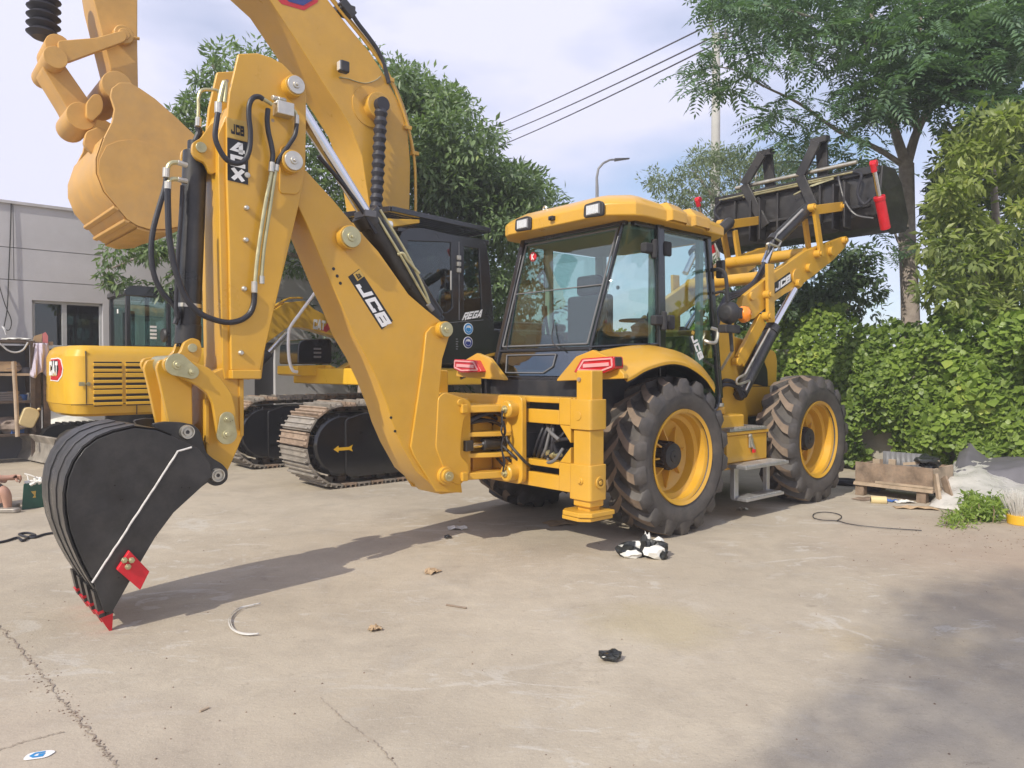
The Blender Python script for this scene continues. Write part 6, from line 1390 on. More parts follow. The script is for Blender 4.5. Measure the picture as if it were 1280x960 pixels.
# tracks
def shoe_mesh(m):
    mb = MB(); mb.box(-.088, .092, -.38, .38, -.012, .012)
    for i, (x, h) in enumerate(((-.075, .052), (-.005, .036), (.07, .036))): mb.box(x, x + .018, -.38, .38, .012, h)
    for y in (-.10, .10): mb.box(-.05, .06, y - .035, y + .035, -.075, -.012)
    return mb.mesh('track_shoe', M[m], smooth=False)
SHOES = [shoe_mesh('shoe'), shoe_mesh('shoe'), shoe_mesh('shoerust')]
def track(yc, x0, x1, rad, name, arrow, hide_x):
    mb = MB(); zc = rad + .045
    st = []
    for k in range(13): t = math.pi / 2 + math.pi * k / 12; st.append((x0 + (rad - .10) * math.cos(t), zc + (rad - .10) * math.sin(t)))
    for k in range(13): t = -math.pi / 2 + math.pi * k / 12; st.append((x1 + (rad - .10) * math.cos(t), zc + (rad - .10) * math.sin(t)))
    mb.prism(st, 'y', yc - .16, yc + .16); tr = mb.build(name, M['black'], exc, bevel=.01)
    mb = MB(); mb.lathe([(0, yc - .36), (rad - .14, yc - .36), (rad - .10, yc - .32), (rad - .10, yc + .25), (0, yc + .25)], (x0, 0, zc), 'y', 36); mb.build('idler_wheel', M['gloss_black'], tr, bevel=.006)
    mb = MB(); mb.prism(rounded([(x0 + .02, .17), (x0 + .02, zc + .33), (x0 + .28, zc + .40), (x1 - .4, zc + .40), (x1 - .4, .15), (x0 + .10, .13)], .05), 'y', yc - .385, yc - .2); mb.build('track_guard', M['gloss_black'], tr, bevel=.012)
    if arrow:
        a = Q(417, 562, 'y', yc - .387); b = Q(441, 560, 'y', yc - .387); L2 = b.x - a.x; h = L2 * .16
        mb = MB(); z = a.z; ar = [(a.x, z), (a.x + L2 * .25, z + h), (a.x + L2 * .25, z + h * .45), (a.x + L2 * .8, z + h * .45), (b.x, z + h), (a.x + L2 * .93, z), (b.x, z - h), (a.x + L2 * .8, z - h * .45), (a.x + L2 * .25, z - h * .45), (a.x + L2 * .25, z - h)]
        mb.prism(ar, 'y', yc - .389, yc - .384); mb.build('arrow_decal', M['cat'], tr)
    per = [];
    step_ = .193; s = 0
    L1 = x1 - x0; tot = 2 * L1 + 2 * math.pi * rad; n = int(tot / step_); step_ = tot / n
    for i in range(n):
        d = i * step_
        if d < L1: p = (x1 - d, zc + rad); t = math.pi
        elif d < L1 + math.pi * rad: a = (d - L1) / rad; p = (x0 - rad * math.sin(a), zc + rad * math.cos(a)); t = math.pi + a
        elif d < 2 * L1 + math.pi * rad: p = (x0 + (d - L1 - math.pi * rad), zc - rad); t = 2 * math.pi
        else: a = (d - 2 * L1 - math.pi * rad) / rad; p = (x1 + rad * math.sin(a), zc - rad * math.cos(a)); t = a
        if p[0] > hide_x: continue
        o = bpy.data.objects.new('track_shoe', SHOES[(i * 7 + i // 3) % 3]); COL.objects.link(o); o.parent = tr; o.location = (p[0], yc, p[1])
        # local +x along travel, local z outwards
        tx = Vector((math.cos(t), 0, -math.sin(t) if False else math.sin(t)))
        nrm = Vector((p[0] - max(x0, min(x1, p[0])), 0, p[1] - zc)).normalized() if abs(p[1] - zc) > 1e-6 or True else Vector((0, 0, 1))
        yv = Vector((0, 1, 0)); xv = yv.cross(nrm); o.rotation_euler = Matrix((xv, yv, nrm)).transposed().to_euler()
    return tr
track(-.70, -1.98, 2.0, .50, 'track_frame', True, 1.3)
track(1.72, -1.98, 2.0, .50, 'track_frame', False, 1.5)

# ------------------------------------------------------------------ compact excavator on the left
CF = Frame(-5.87, 11.5, 47)
cat_ = empty('compact_excavator', CF)
tag(cat_, 'compact yellow excavator seen from its rounded tail, slatted engine door, grey building behind', 'excavator')
K = CF.on
plan = rounded([(1.65, 0), (-.72, 0), (-.84, .08), (-.91, .30), (-.95, 1.05), (-.88, 1.75), (-.7, 2.1), (1.65, 2.1)], .12, 5)
cx, cy = .3, 1.05
ins = lambda d: [(cx + (x - cx) * (1 - d / 1.2), cy + (y - cy) * (1 - d / 1.05)) for x, y in plan]
mb = MB(); mb.loft([[(x, y, .79) for x, y in ins(.10)], [(x, y, .83) for x, y in ins(.04)], [(x, y, .97) for x, y in ins(.0)], [(x, y, .98) for x, y in ins(-.012)], [(x, y, 1.70) for x, y in ins(-.012)], [(x, y, 1.80) for x, y in ins(.03)], [(x, y, 1.865) for x, y in ins(.10)]], closed=True, caps=True)
cb_ = mb.build('body', M['cat'], cat_, bevel=.01, angle=25)
mb = MB()
mb.box(-.705, -.695, -.016, .02, .99, 1.78); mb.box(.52, .53, -.016, .02, .84, 1.78); mb.box(.0, .008, -.005, .02, .80, .97); mb.box(-.9, 1.5, -.014, .0, .972, .982); mb.build('panel_gap', M['dblack'], cb_)
g0 = K(117, 452, 'y', -.015); g1 = K(189.5, 506, 'y', -.015)
mb = MB(); mid = K(155, 480, 'y', -.015).x
for a, b in ((g0.x, mid - .03), (mid + .03, g1.x)): mb.box(a, b, -.018, -.01, g1.z, g0.z)
gr = mb.build('grille_recess', M['dblack'], cb_)
for a, b in ((g0.x - .01, mid - .02), (mid + .02, g1.x + .01)):
    for k in range(8):
        z = g1.z + (g0.z - g1.z) * (k + .3) / 8; w = .046 if k not in (2, 5) else .066
        mb = MB(); mb.prism(rounded([(a, z - .01), (b, z - .01), (b, z + w - .01), (a, z + w - .01)], .015), 'y', -.045, -.016); mb.build('grille_slat', M['cat'], cb_, bevel=.008)
mb = MB(); c = K(106, 480, 'y', -.02); mb.box(c.x - .08, c.x - .0, -.022, -.012, c.z - .03, c.z + .03); mb.cyl((c.x + .05, -.03, c.z), (c.x + .05, -.012, c.z), .03, 12); mb.bar((c.x, -.03, c.z), (c.x + .06, -.03, c.z), .012, .012); mb.build('door_latch', M['gold'], cb_, bevel=.003, split=False)
# tail badge on the curved corner
def tailpt(px, py): 
    best = None
    r = _ray(px, py); o = Vector(CF.loc((0, 0, CAM_H))); d = Vector((r[0] * CF.u[0] + r[1] * CF.u[1], r[0] * CF.l[0] + r[1] * CF.l[1], r[2]))
    pl = ins(-.012); 
    for i in range(len(pl)):
        a, b = pl[i], pl[(i + 1) % len(pl)]; e = Vector((b[0] - a[0], b[1] - a[1])); den = d.x * e.y - d.y * e.x
        if abs(den) < 1e-9: continue
        t = ((a[0] - o.x) * e.y - (a[1] - o.y) * e.x) / den; s_ = ((a[0] - o.x) * d.y - (a[1] - o.y) * d.x) / den
        if 0 <= s_ <= 1 and t > 0 and (best is None or t < best): best = t
    return o + d * (best or K(px, py, 'y', .2).y)
def decal(ptsL, m, name, off, parent):
    q = [tailpt(*p) for p in ptsL]; n = Vector((-.85, -.5, 0)).normalized(); mb = MB(); mb.hexa([p + n * (off - .006) for p in q], [p + n * off for p in q]); return mb.build(name, M[m], parent, smooth=False)
def chain(ptsL, k=1): return ptsL
bd = decal([(63.5, 476), (66, 476), (73, 477), (78, 470), (79.5, 461), (77, 449), (73, 447), (64, 448)], 'white', 'badge', .008, cb_)
decal([(64, 474.5), (66, 475), (72.5, 475.5), (77, 469), (78.4, 461), (76, 450), (73, 448.4), (64.2, 449.4)], 'dred', 'badge_field', .010, bd)
decal([(64, 470), (66, 470), (72, 470), (74, 461), (72.5, 450.5), (64.2, 451)], 'dblack', 'badge_field', .012, bd)
decal([(64, 470), (66, 470), (72, 470), (69, 463), (66.5, 462)], 'dgold', 'badge_wedge', .0135, bd)
# lettering: the visible letters on the corner
mb = MB()
for i, ch in enumerate('CAT'):
    a = tailpt(62.8 + 3.6 * i, 469); b = tailpt(65.9 + 3.6 * i, 469); u = tailpt(63.0 + 3.6 * i, 452); n = Vector((-.85, -.5, 0)).normalized() * .014
    text_mb(mb, ch, a + n, b - a, u - a, w=1, t=.28, off=.004)
mb.build('badge_letter', M['white'], bd)
# cab
zc0, zc1 = 1.84, 2.72
X0, X1, Yc0, Yc1 = .0, 1.25, .42, 1.32
mb = MB()
for x, y in ((X0, Yc0), (X0, Yc1), (X1, Yc0), (X1, Yc1), (.62, Yc0)): mb.box(x - .035, x + .035, y - .035, y + .035, zc0, zc1)
mb.prism(rounded([(X0 - .06, zc1 - .04), (X0 - .06, zc1 + .06), (X0 + .05, zc1 + .13), (X1 - .05, zc1 + .13), (X1 + .06, zc1 + .05), (X1 + .06, zc1 - .04)], .04), 'y', Yc0 - .05, Yc1 + .05)
mb.box(X0 - .03, X1 + .03, Yc0 - .033, Yc1 + .033, zc0, zc0 + .05); mb.box(X0 + .03, .6, Yc0 - .03, Yc0 + .01, zc0, zc0 + .03)
cc_ = mb.build('cab', M['gloss_black'], cat_, bevel=.025, seg=3, split=False)
mb = MB(); mb.box(X0 - .008, X0, Yc0 + .03, Yc1 - .03, zc0 + .05, zc1 - .05); mb.build('rear_window', M['glass'], cc_)
mb = MB(); mb.box(X0 + .03, .59, Yc0 - .004, Yc0 + .004, zc0 + .05, zc1 - .05).box(.65, X1 - .03, Yc0 - .004, Yc0 + .004, zc0 + .05, zc1 - .05); mb.box(X0 + .03, X1 - .03, Yc1 - .004, Yc1 + .004, zc0 + .05, zc1 - .05); mb.box(X1 - .004, X1 + .004, Yc0 + .03, Yc1 - .03, zc0 + .05, zc1 - .05); mb.build('window', M['glass'], cc_)
mb = MB(); mb.box(.10, .17, .62, 1.1, zc0, zc0 + .62).box(.28, .34, Yc0 + .02, Yc0 + .10, zc0, zc1); mb.build('seat', M['seat'], cc_, bevel=.02)
mb = MB(); c = K(147, 389, 'x', X0 - .012); mb.box(X0 - .014, X0 - .009, c.y - .03, c.y + .03, c.z - .035, c.z + .035); mb.build('window_sticker', M['white'], cc_)
mb = MB(); c = K(192, 416, 'y', Yc0 - .02)
for k in range(4): mb.box(c.x - .05, c.x + .05, Yc0 - .012, Yc0 - .005, c.z - .10 + .06 * k, c.z - .065 + .06 * k)
mb.build('window_sticker', M['white'], cc_)
mb = MB(); c = K(205, 419, 'y', Yc0 - .15); mb.lathe([(0, -.03), (.10, -.03), (.12, 0), (.10, .03), (0, .03)], (c.x, c.y, c.z), 'x', 18); mb.tube([(c.x, c.y, c.z), (c.x + .15, Yc0, c.z + .02)], .012, 6); mb.build('side_mirror', M['plastic'], cc_)
# boom
cbp = [(300, 470), (318, 428), (332, 401), (343, 387), (357, 378), (381, 376), (392, 386), (412, 396), (432, 402), (470, 412), (470, 436), (420, 421), (381, 410), (362, 408), (351, 416), (327, 434), (316, 452), (312, 475)]
yb = .88
mb = MB(); mb.prism(CF.poly(cbp, 'y', yb), 'y', yb, yb + .28); bo = mb.build('boom', M['cat'], cat_, bevel=.012)
mb = MB()
for k in range(3): mb.tube(smooth_path([K(a, b - 1.5, 'y', yb + .04 + .06 * k) for a, b in ((330, 402), (341, 386), (357, 376), (366, 374), (378, 374))], 4), .022, 6)
mb.build('boom_pipe', M['cat'], bo, split=False)
q = [K(a, b, 'y', yb - .002) for a, b in ((391, 411), (406, 413), (407, 402), (392, 399))]; mb = MB(); text_mb(mb, 'CAT', q[0], q[1] - q[0], q[3] - q[0], w=.95, t=.28); mb.build('boom_letter', M['white'], bo)
mb = MB(); c = K(408, 409, 'y', yb); mb.prism([(c.x - .12, c.z - .06), (c.x, c.z - .10), (c.x + .10, c.z - .02), (c.x + .04, c.z + .12), (c.x - .02, c.z + .03)], 'y', yb - .002, yb + .001); mb.build('boom_badge', M['dred'], bo)
a = K(358, 416, 'y', yb - .05); b = K(335, 442, 'y', yb - .05); c = K(318, 462, 'y', yb - .05)
hyd('boom_cylinder', c, b, a, .085, .05, cat_)
# undercarriage and blade
mb = MB()
for y in (.28, 1.62):
    st = []
    for k in range(9): t = math.pi / 2 + math.pi * k / 8; st.append((-.75 + .29 * math.cos(t), .31 + .29 * math.sin(t)))
    for k in range(9): t = -math.pi / 2 + math.pi * k / 8; st.append((1.35 + .29 * math.cos(t), .31 + .29 * math.sin(t)))
    mb.prism(st, 'y', y - .2, y + .2)
    for k in range(22): mb.box(-.75 + .1 * k, -.71 + .1 * k, y - .2, y + .2, .595, .625)
mb.cyl((.3, .95, .4), (.3, .95, .82), .5, 24); mb.box(-.5, 1.1, .45, 1.5, .25, .55); mb.build('undercarriage', M['black'], cat_, split=False)
b0 = K(22, 571, 'z', .03) if False else Vector(CF.loc(G(23, 571, .03))); b1 = Vector(CF.loc(G(92, 586, .03)))
dv = (b1 - b0); dv.z = 0; nv = Vector((dv.y, -dv.x, 0)).normalized(); nv = nv if nv.x < 0 else -nv
pr = [(0.0, .0), (.05, .0), (-.02, .15), (-.02, .30), (.06, .42), (.02, .43), (-.07, .31), (-.07, .14)]
mb = MB(); mb.hexa([b0 + nv * a + Vector((0, 0, h)) for a, h in pr], [b1 + dv * 1.2 + nv * a + Vector((0, 0, h)) for a, h in pr]); mb.build('dozer_blade', M['shoe'], cat_, bevel=.01)
mb = MB(); e = b1 + dv * .6; mb.bar(e + Vector((0, 0, .25)), Vector((-.2, .5, .4)), .14, .14); mb.bar(e + dv * .5 + Vector((0, 0, .25)), Vector((-.2, 1.4, .4)), .14, .14); mb.build('blade_arm', M['cat'], cat_, bevel=.01)
# ------------------------------------------------------------------ left: shelf and what lies round it
M['rusty'] = mat('rusty_steel', (.10, .075, .06), .8, .2, var=.4, scale=10)
M['cloth'] = mat('lilac_cloth', (.52, .47, .56), .85, var=.12, scale=8)
M['card'] = mat('cardboard', (.42, .30, .18), .85, var=.15, scale=8)
M['pink'] = mat('pink_card', (.60, .20, .22), .8, var=.1)
M['jerry'] = mat('pale_plastic', (.62, .50, .26), .45, var=.1, scale=6)
M['rag'] = mat('dirty_rags', (.24, .19, .16), .95, var=.45, scale=9, dust=.4)
M['whitebag'] = mat('white_plastic', (.72, .71, .66), .55, var=.08, scale=10, bump=.3, bscale=12)
M['blackbag'] = mat('black_plastic', (.022, .024, .024), .35, var=.3, scale=12, bump=.4, bscale=20)
M['green'] = mat('green_bag', (.018, .085, .058), .5, var=.15, scale=8)
M['blueplastic'] = mat('blue_plastic', (.06, .17, .50), .45, var=.1)
M['skin'] = mat('skin', (.50, .29, .21), .55, var=.08, scale=10)
M['trousers'] = mat('dark_trousers', (.03, .03, .035), .9, var=.2, scale=12)
M['tarp'] = mat('grey_tarp', (.14, .135, .15), .7, var=.15, scale=5, bump=.2, bscale=10)
M['sheet'] = mat('clear_sheeting', (.56, .54, .50), .3, var=.12, scale=6, bump=.5, bscale=14)
def lump(name, m, c, r, seed, amp=.35, flat=.7, parent=None, sub=3, crumple=True, off=None):
    bm = bmesh.new(); bmesh.ops.create_icosphere(bm, subdivisions=sub, radius=1); R = random.Random(seed); from mathutils import noise
    for v in bm.verts:
        n = v.co.normalized(); k = noise.noise(n * 1.7 + Vector((seed, 0, 0))) + .5 * noise.noise(n * 4 + Vector((0, seed, 0)))
        if crumple: k += .35 * abs(noise.noise(n * 8 + Vector((seed, seed, 0))))
        v.co = Vector((n.x * r[0], n.y * r[1], n.z * r[2] * flat)) * (1 + amp * k)
    zmin = min(v.co.z for v in bm.verts)
    for v in bm.verts: v.co.z -= zmin; v.co.z = v.co.z if v.co.z > .12 * r[2] else v.co.z * .3
    me = bpy.data.meshes.new(name); bm.to_mesh(me); bm.free(); me.materials.append(M[m]); me.polygons.foreach_set('use_smooth', [not crumple] * len(me.polygons))
    o = bpy.data.objects.new(name, me); COL.objects.link(o); o.location = c
    if parent: o.parent = parent
    return o
S = JF.on
sh = empty('storage_shelf', JF); tag(sh, 'rusty steel shelf crowded with odds and ends at the left edge', 'shelf')
xa, xb = -5.2, -3.30; zt = 1.97
for x in (xa, xb):
    for y in (9.0, 9.55): MB().box(x - .03, x + .03, y - .03, y + .03, 0, zt).build('post', M['rusty'], sh)
for z in (.45, .98, 1.42, 1.95): MB().box(xa - .03, xb + .03, 8.98, 9.58, z - .02, z + .02).build('shelf_board', M['rusty'] if z != 1.42 else M['wood2'], sh)
MB().box(xa, xb, 9.585, 9.61, .02, 1.9).build('back_panel', M['room'], sh)
def at_shelf(px, z): q = S(px, 480, 'y', 9.15); return Vector(JF.w(q.x, 9.2, z))
box_specs = [(6, 1.47, .16, .12, .16, 'card', 'cardboard box on the upper board of the rusty shelf', 'cardboard_box'), (26, .995, .11, .11, .10, 'blueplastic', 'blue plastic tub on the middle board of the rusty shelf', 'tub'), (3, 1.0, .25, .16, .14, 'tarp', 'folded grey sheet on the middle board of the rusty shelf', 'folded_sheet'), (36, 1.0, .06, .06, .12, 'steel', 'small metal can beside the blue tub on the rusty shelf', 'can')]
for px, z, dx, dy, h, m, lab, nm in box_specs:
    p = at_shelf(px, z); mb = MB()
    if nm in ('tub', 'can'): mb.lathe([(0, 0), (dx * .85, 0), (dx, h), (dx * .92, h), (dx * .8, .02)], (0, 0, 0), 'z', 18)
    elif nm == 'folded_sheet':
        for k in range(4): mb.prism(rounded([(-dx + .01 * k, -dy), (dx - .02 * k, -dy), (dx - .015 * k, dy), (-dx, dy - .01 * k)], .03), 'z', h * k / 4 + .002 * k, h * (k + 1) / 4)
    else:
        mb.box(-dx, dx, -dy, dy, 0, h * .98); mb.box(-dx, -.004, -dy - .003, dy + .003, h * .98, h); mb.box(.004, dx, -dy - .003, dy + .003, h * .98, h)
    o = mb.build(nm, M[m], bevel=.006); o.location = p; o.rotation_euler = (0, 0, RAD(41 + random.uniform(-8, 8))); tag(o, lab, {'cardboard_box': 'box', 'tub': 'tub', 'folded_sheet': 'sheet', 'can': 'can'}[nm])
for px, z, dims, m, nm, ct, lab in ((-14, 1.44, (.10, .10, .28), 'jerry', 'plastic_drum', 'drum', 'yellowish plastic drum on the upper board, cut by the left edge'), (33, 1.44, (.09, .09, .10), 'tarp', 'paint_pot', 'pot', 'dark grey pot on the right end of the upper shelf board'), (17, .995, (.07, .07, .15), 'card', 'brown_carton', 'carton', 'small brown carton left of the blue tub'), (34, .47, (.12, .12, .20), 'rusty', 'metal_canister', 'canister', 'dark rusty canister on the lowest shelf board'), (20, .47, (.10, .12, .13), 'blueplastic', 'blue_crate', 'crate', 'small blue crate on the lowest shelf board beside the rags')):
    mb = MB(); a_, b_, h_ = dims
    if nm in ('brown_carton', 'blue_crate'): mb.box(-a_, a_, -b_, b_, 0, h_ * .9); mb.box(-a_ - .006, a_ + .006, -b_ - .006, b_ + .006, h_ * .9, h_); mb.box(-.01, .01, -b_ - .004, -b_, .01, h_ * .88)
    else: mb.lathe([(0, 0), (a_, 0), (a_, h_ * .8), (a_ * .85, h_ * .92), (a_ * .4, h_ * .94), (a_ * .4, h_), (0, h_)], (0, 0, 0), 'z', 18); mb.lathe([(a_ * 1.03, h_ * .4), (a_ * 1.03, h_ * .45), (a_ * .98, h_ * .45)], (0, 0, 0), 'z', 18)
    o = mb.build(nm, M[m], bevel=.006); o.location = at_shelf(px, z); o.rotation_euler = (0, 0, RAD(41 + random.uniform(-15, 15))); tag(o, lab, ct)
o = lump('cloth_bundle', 'rag', at_shelf(14, 1.44), (.16, .12, .12), 3); tag(o, 'crumpled brown cloth bundle on the upper board of the rusty shelf', 'cloth')
o = lump('cloth_bundle', 'rag', at_shelf(9, .47), (.30, .16, .16), 4); tag(o, 'larger heap of brown rags on the lowest board of the rusty shelf', 'cloth')
o = lump('paper_sheet', 'whitebag', at_shelf(22, 1.97), (.22, .14, .03), 8); tag(o, 'crumpled white paper lying on top of the rusty shelf', 'paper')
mb = MB(); mb.tube(smooth_path([S(a, b, 'y', 8.93) for a, b in ((-8, 424), (2, 431), (10, 438), (20, 440.5), (29, 437), (35, 428))], 6), .014, 8); o = mb.build('bent_pipe', M['wframe']); o.matrix_world = Matrix.Translation(JF.w(0, 0)) @ Matrix.Rotation(RAD(41), 4, 'Z'); tag(o, 'pale bent pipe hooked across the front of the rusty shelf', 'pipe')
# wooden post with a shirt and a cardboard sheet
wp = empty('wooden_post', JF); tag(wp, 'dark wooden post between the rusty shelf and the compact excavator', 'post')
q0 = S(53, 480, 'y', 9.0); MB().box(q0.x - .10, q0.x - .02, 9.02, 9.12, 0, 1.98).build('post', M['rusty'], wp, bevel=.006); MB().box(q0.x + .02, q0.x + .12, 9.05, 9.15, 0, 1.6).build('post', M['wood'], wp, bevel=.006); MB().box(q0.x - .22, q0.x + .16, 9.0, 9.1, 1.9, 1.96).build('crossbar', M['wood'], wp, bevel=.006)
mb = MB(); rows = []
for j in range(15):
    t = j / 14; row = []
    for i in range(17):
        s_ = i / 16; w = .10 + .055 * t; x = q0.x - .02 + (s_ - .5) * 2 * w * (1 + .05 * math.sin(6 * t)); y = 8.96 + .035 * math.sin(s_ * 19 + 2 * t) * (.3 + t) + .02 * math.sin(s_ * 7 + 4 * t); row.append((x, y, 1.93 - .52 * t - .05 * math.sin(s_ * 9) * t))
    rows.append(row)
mb.loft(rows); o = mb.build('hanging_shirt', M['cloth']); sl2 = o.modifiers.new('solid', 'SOLIDIFY'); sl2.thickness = .008; o.matrix_world = Matrix.Translation(JF.w(0, 0)) @ Matrix.Rotation(RAD(41), 4, 'Z'); tag(o, 'pale lilac shirt hanging from the dark wooden post', 'shirt')
JM = Matrix.Translation(JF.w(0, 0)) @ Matrix.Rotation(RAD(41), 4, 'Z')
def jobj(mb, name, m, label, cat, group=None, **k):
    o = mb.build(name, M[m], **k); o.matrix_world = JM; return tag(o, label, cat, group)
mb = MB(); a = [S(x, y, 'y', 9.0) for x, y in ((41, 427), (52, 428), (53, 417), (43, 420))]; mb.hexa(a, [p + Vector((0, .03, 0)) for p in a]); jobj(mb, 'cardboard_sheet', 'card', 'scrap of brown cardboard on top of the wooden post', 'cardboard')
mb = MB(); a = [S(x, y, 'y', 8.99) for x, y in ((53.5, 428), (60, 430), (60, 420), (57, 415), (53.5, 417))]; mb.hexa(a, [p + Vector((0, .03, 0)) for p in a]); jobj(mb, 'pink_sheet', 'pink', 'scrap of pink card beside the brown cardboard on the post', 'card')
mb = MB(); mb.tube([S(17, 452, 'y', 8.8), S(20, 500, 'y', 8.75), S(22, 546, 'y', 8.7)], .032, 10); jobj(mb, 'wooden_pole', 'wood2', 'pale wooden pole leaning against the front of the rusty shelf', 'pole')
# jerry can
c = S(36, 522, 'y', 8.75); mb = MB(); mb.prism(rounded([(-.11, -.15), (.11, -.15), (.12, .10), (.06, .16), (-.06, .16), (-.12, .12)], .06, 4), 'y', -.07, .07); mb.cyl((.07, 0, .15), (.09, 0, .19), .025, 12)
o = mb.build('jerry_can', M['jerry'], bevel=.02, seg=3); o.matrix_world = JM @ Matrix.Translation((c.x, c.y, c.z)) @ Matrix.Rotation(RAD(22), 4, 'Y'); tag(o, 'pale yellow plastic jerry can tilted on the rag heap by the shelf', 'jerry can')
for i, (px, py, r, seed, m, lab) in enumerate(((4, 556, (.45, .40, .42), 11, 'rag', 'leftmost heap of brown rags on the ground below the shelf'), (27, 551, (.42, .34, .40), 12, 'tarp', 'grey crumpled sheeting heaped below the jerry can'), (13, 553, (.2, .2, .12), 14, 'card', 'flattened brown carton among the rags below the shelf'))):
    p = G(px, py); o = lump('rag_heap' if i != 2 else 'flat_carton', m, (p.x, p.y, 0), r, seed, sub=4); tag(o, lab, 'rags' if i == 0 else 'sheeting' if i == 1 else 'carton')
p = G(64, 566); o = lump('white_sack', 'whitebag', (p.x + .15, p.y + .35, 0), (.55, .34, .36), 15, .12, .9, crumple=False, sub=4); tag(o, 'full white woven sack lying behind the grey dozer blade', 'sack')
p = G(66, 546); o = lump('blue_bag', 'blueplastic', (p.x, p.y + .6, .2), (.16, .10, .12), 16); tag(o, 'small blue plastic bag beside the white sack', 'bag')
# ------------------------------------------------------------------ squatting person at the left edge with a green bag
D = 7.85
def skin_mesh(name, joints, edges, m, parent, sub=2):
    me = bpy.data.meshes.new(name); me.from_pydata([j[0] for j in joints], edges, []); o = bpy.data.objects.new(name, me); COL.objects.link(o)
    sk = o.modifiers.new('skin', 'SKIN'); sb_ = o.modifiers.new('sub', 'SUBSURF'); sb_.levels = sub; sb_.render_levels = sub
    if not me.skin_vertices: 
        bm = bmesh.new(); bm.from_mesh(me); bm.verts.layers.skin.verify(); bm.to_mesh(me); bm.free()
    for i, j in enumerate(joints): me.skin_vertices[0].data[i].radius = (j[1], j[1] if len(j) < 3 else j[2]); me.skin_vertices[0].data[i].use_root = (i == 0)
    dg = bpy.context.evaluated_depsgraph_get(); ev = o.evaluated_get(dg); m2 = bpy.data.meshes.new_from_object(ev); bpy.data.objects.remove(o); m2.materials.clear(); m2.materials.append(m)
    m2.polygons.foreach_set('use_smooth', [True] * len(m2.polygons)); o = bpy.data.objects.new(name, m2); COL.objects.link(o)
    if parent: o.parent = parent
    return o
pp = Wd(-42, 640, D); prs = empty('person', loc=(pp.x, pp.y, 0)); tag(prs, 'person in dark clothes squatting at the left edge, bare arm reaching to the green bag', 'person')
W3 = lambda x, y, d=D: Wd(x, y, d) - Vector((pp.x, pp.y, 0))
J_ = [(W3(-50, 622), .13), (W3(-48, 590), .13), (W3(-42, 555), .15), (W3(-36, 535), .06), (W3(-32, 528), .055), (W3(-31, 518), .085), (W3(-31, 506), .10), (W3(-31, 498), .07),   # pelvis..head
      (W3(-32, 552, D - .14), .065), (W3(-20, 590, D - .18), .045), (W3(-2, 598, D - .12), .036), (W3(12, 597, D - .05), .027), (W3(19, 596, D), .030),              # near arm to palm
      (W3(-45, 552, D + .2), .065), (W3(-20, 585, D + .2), .042), (W3(0, 600, D + .15), .03), (W3(8, 601, D + .12), .03),                                             # far arm
      (W3(-44, 624, D - .12), .09), (W3(3, 611, D - .15), .062), (W3(8, 618, D - .14), .055), (W3(10, 634, D - .10), .040), (W3(9, 641, D - .12), .04), (W3(22, 642, D - .15), .032),      # near leg
      (W3(-44, 624, D + .14), .09), (W3(-2, 606, D + .18), .062), (W3(4, 634, D + .16), .04), (W3(5, 638, D + .16), .04), (W3(14, 638, D + .12), .032)]
E_ = [(0, 1), (1, 2), (2, 3), (3, 4), (4, 5), (5, 6), (6, 7), (2, 8), (8, 9), (9, 10), (10, 11), (11, 12), (2, 13), (13, 14), (14, 15), (15, 16), (0, 17), (17, 18), (18, 19), (19, 20), (20, 21), (21, 22), (0, 23), (23, 24), (24, 25), (25, 26), (26, 27)]
n0 = len(J_)
palm = W3(19, 596, D)
for k, (dx, dy, dd) in enumerate(((26, 594.5, -.02), (27, 596, 0), (27, 598, .02), (26, 600, .035))):
    a = W3(22.5, 594.5 + 1.2 * k, D - .02 + .018 * k); b = W3(dx, dy, D + dd); c = W3(dx - 2, dy + 3.5, D + dd + .005)
    i = len(J_); J_ += [(a, .011), (b, .0095), (c, .008)]; E_ += [(12, i), (i, i + 1), (i + 1, i + 2)]
i = len(J_); J_ += [(W3(20, 600, D - .03), .011), (W3(23, 602.5, D - .02), .009)]; E_ += [(12, i), (i, i + 1)]
skin_mesh('body', J_, E_, M['skin'], prs, 2)
skin_mesh('shirt', [(W3(-50, 620), .155), (W3(-48, 590), .16), (W3(-42, 556), .17), (W3(-37, 541), .10), (W3(-32, 553, D - .15), .085), (W3(-27, 570, D - .17), .07), (W3(-45, 552, D + .2), .085), (W3(-33, 570, D + .2), .07)], [(0, 1), (1, 2), (2, 3), (2, 4), (4, 5), (2, 6), (6, 7)], M['trousers'], prs)
skin_mesh('shorts', [(W3(-50, 624), .17), (W3(-44, 624, D - .12), .115), (W3(-3, 612, D - .15), .075), (W3(4, 614, D - .15), .07), (W3(-44, 624, D + .14), .115), (W3(-6, 608, D + .18), .075)], [(0, 1), (1, 2), (2, 3), (0, 4), (4, 5)], M['trousers'], prs)
MB().lathe([(0, .0), (.06, -.005), (.10, -.05), (.108, -.10), (.10, -.13)], tuple(W3(-31, 494)), 'z', 20).build('hair', M['trousers'], prs)
for d_ in (-.15, .12):
    a = W3(4, 641, D + d_); MB().prism(rounded([(a.x - .06, a.y - .05), (a.x + .16, a.y - .05), (a.x + .18, a.y + .03), (a.x - .06, a.y + .04)], .03), 'z', .0, .05).build('shoe', M['shoe'], prs, bevel=.015)
bg = empty('shopping_bag', loc=(0, 0, 0)); tag(bg, 'small dark green carrier bag standing on the concrete in front of the squatting person', 'bag')
b0_, b1_ = G(27, 637.5), G(54, 634); ux = (b1_ - b0_); hgt = .275; dp_ = Vector((-.03, .10, 0)); up_ = Vector((0, 0, hgt))
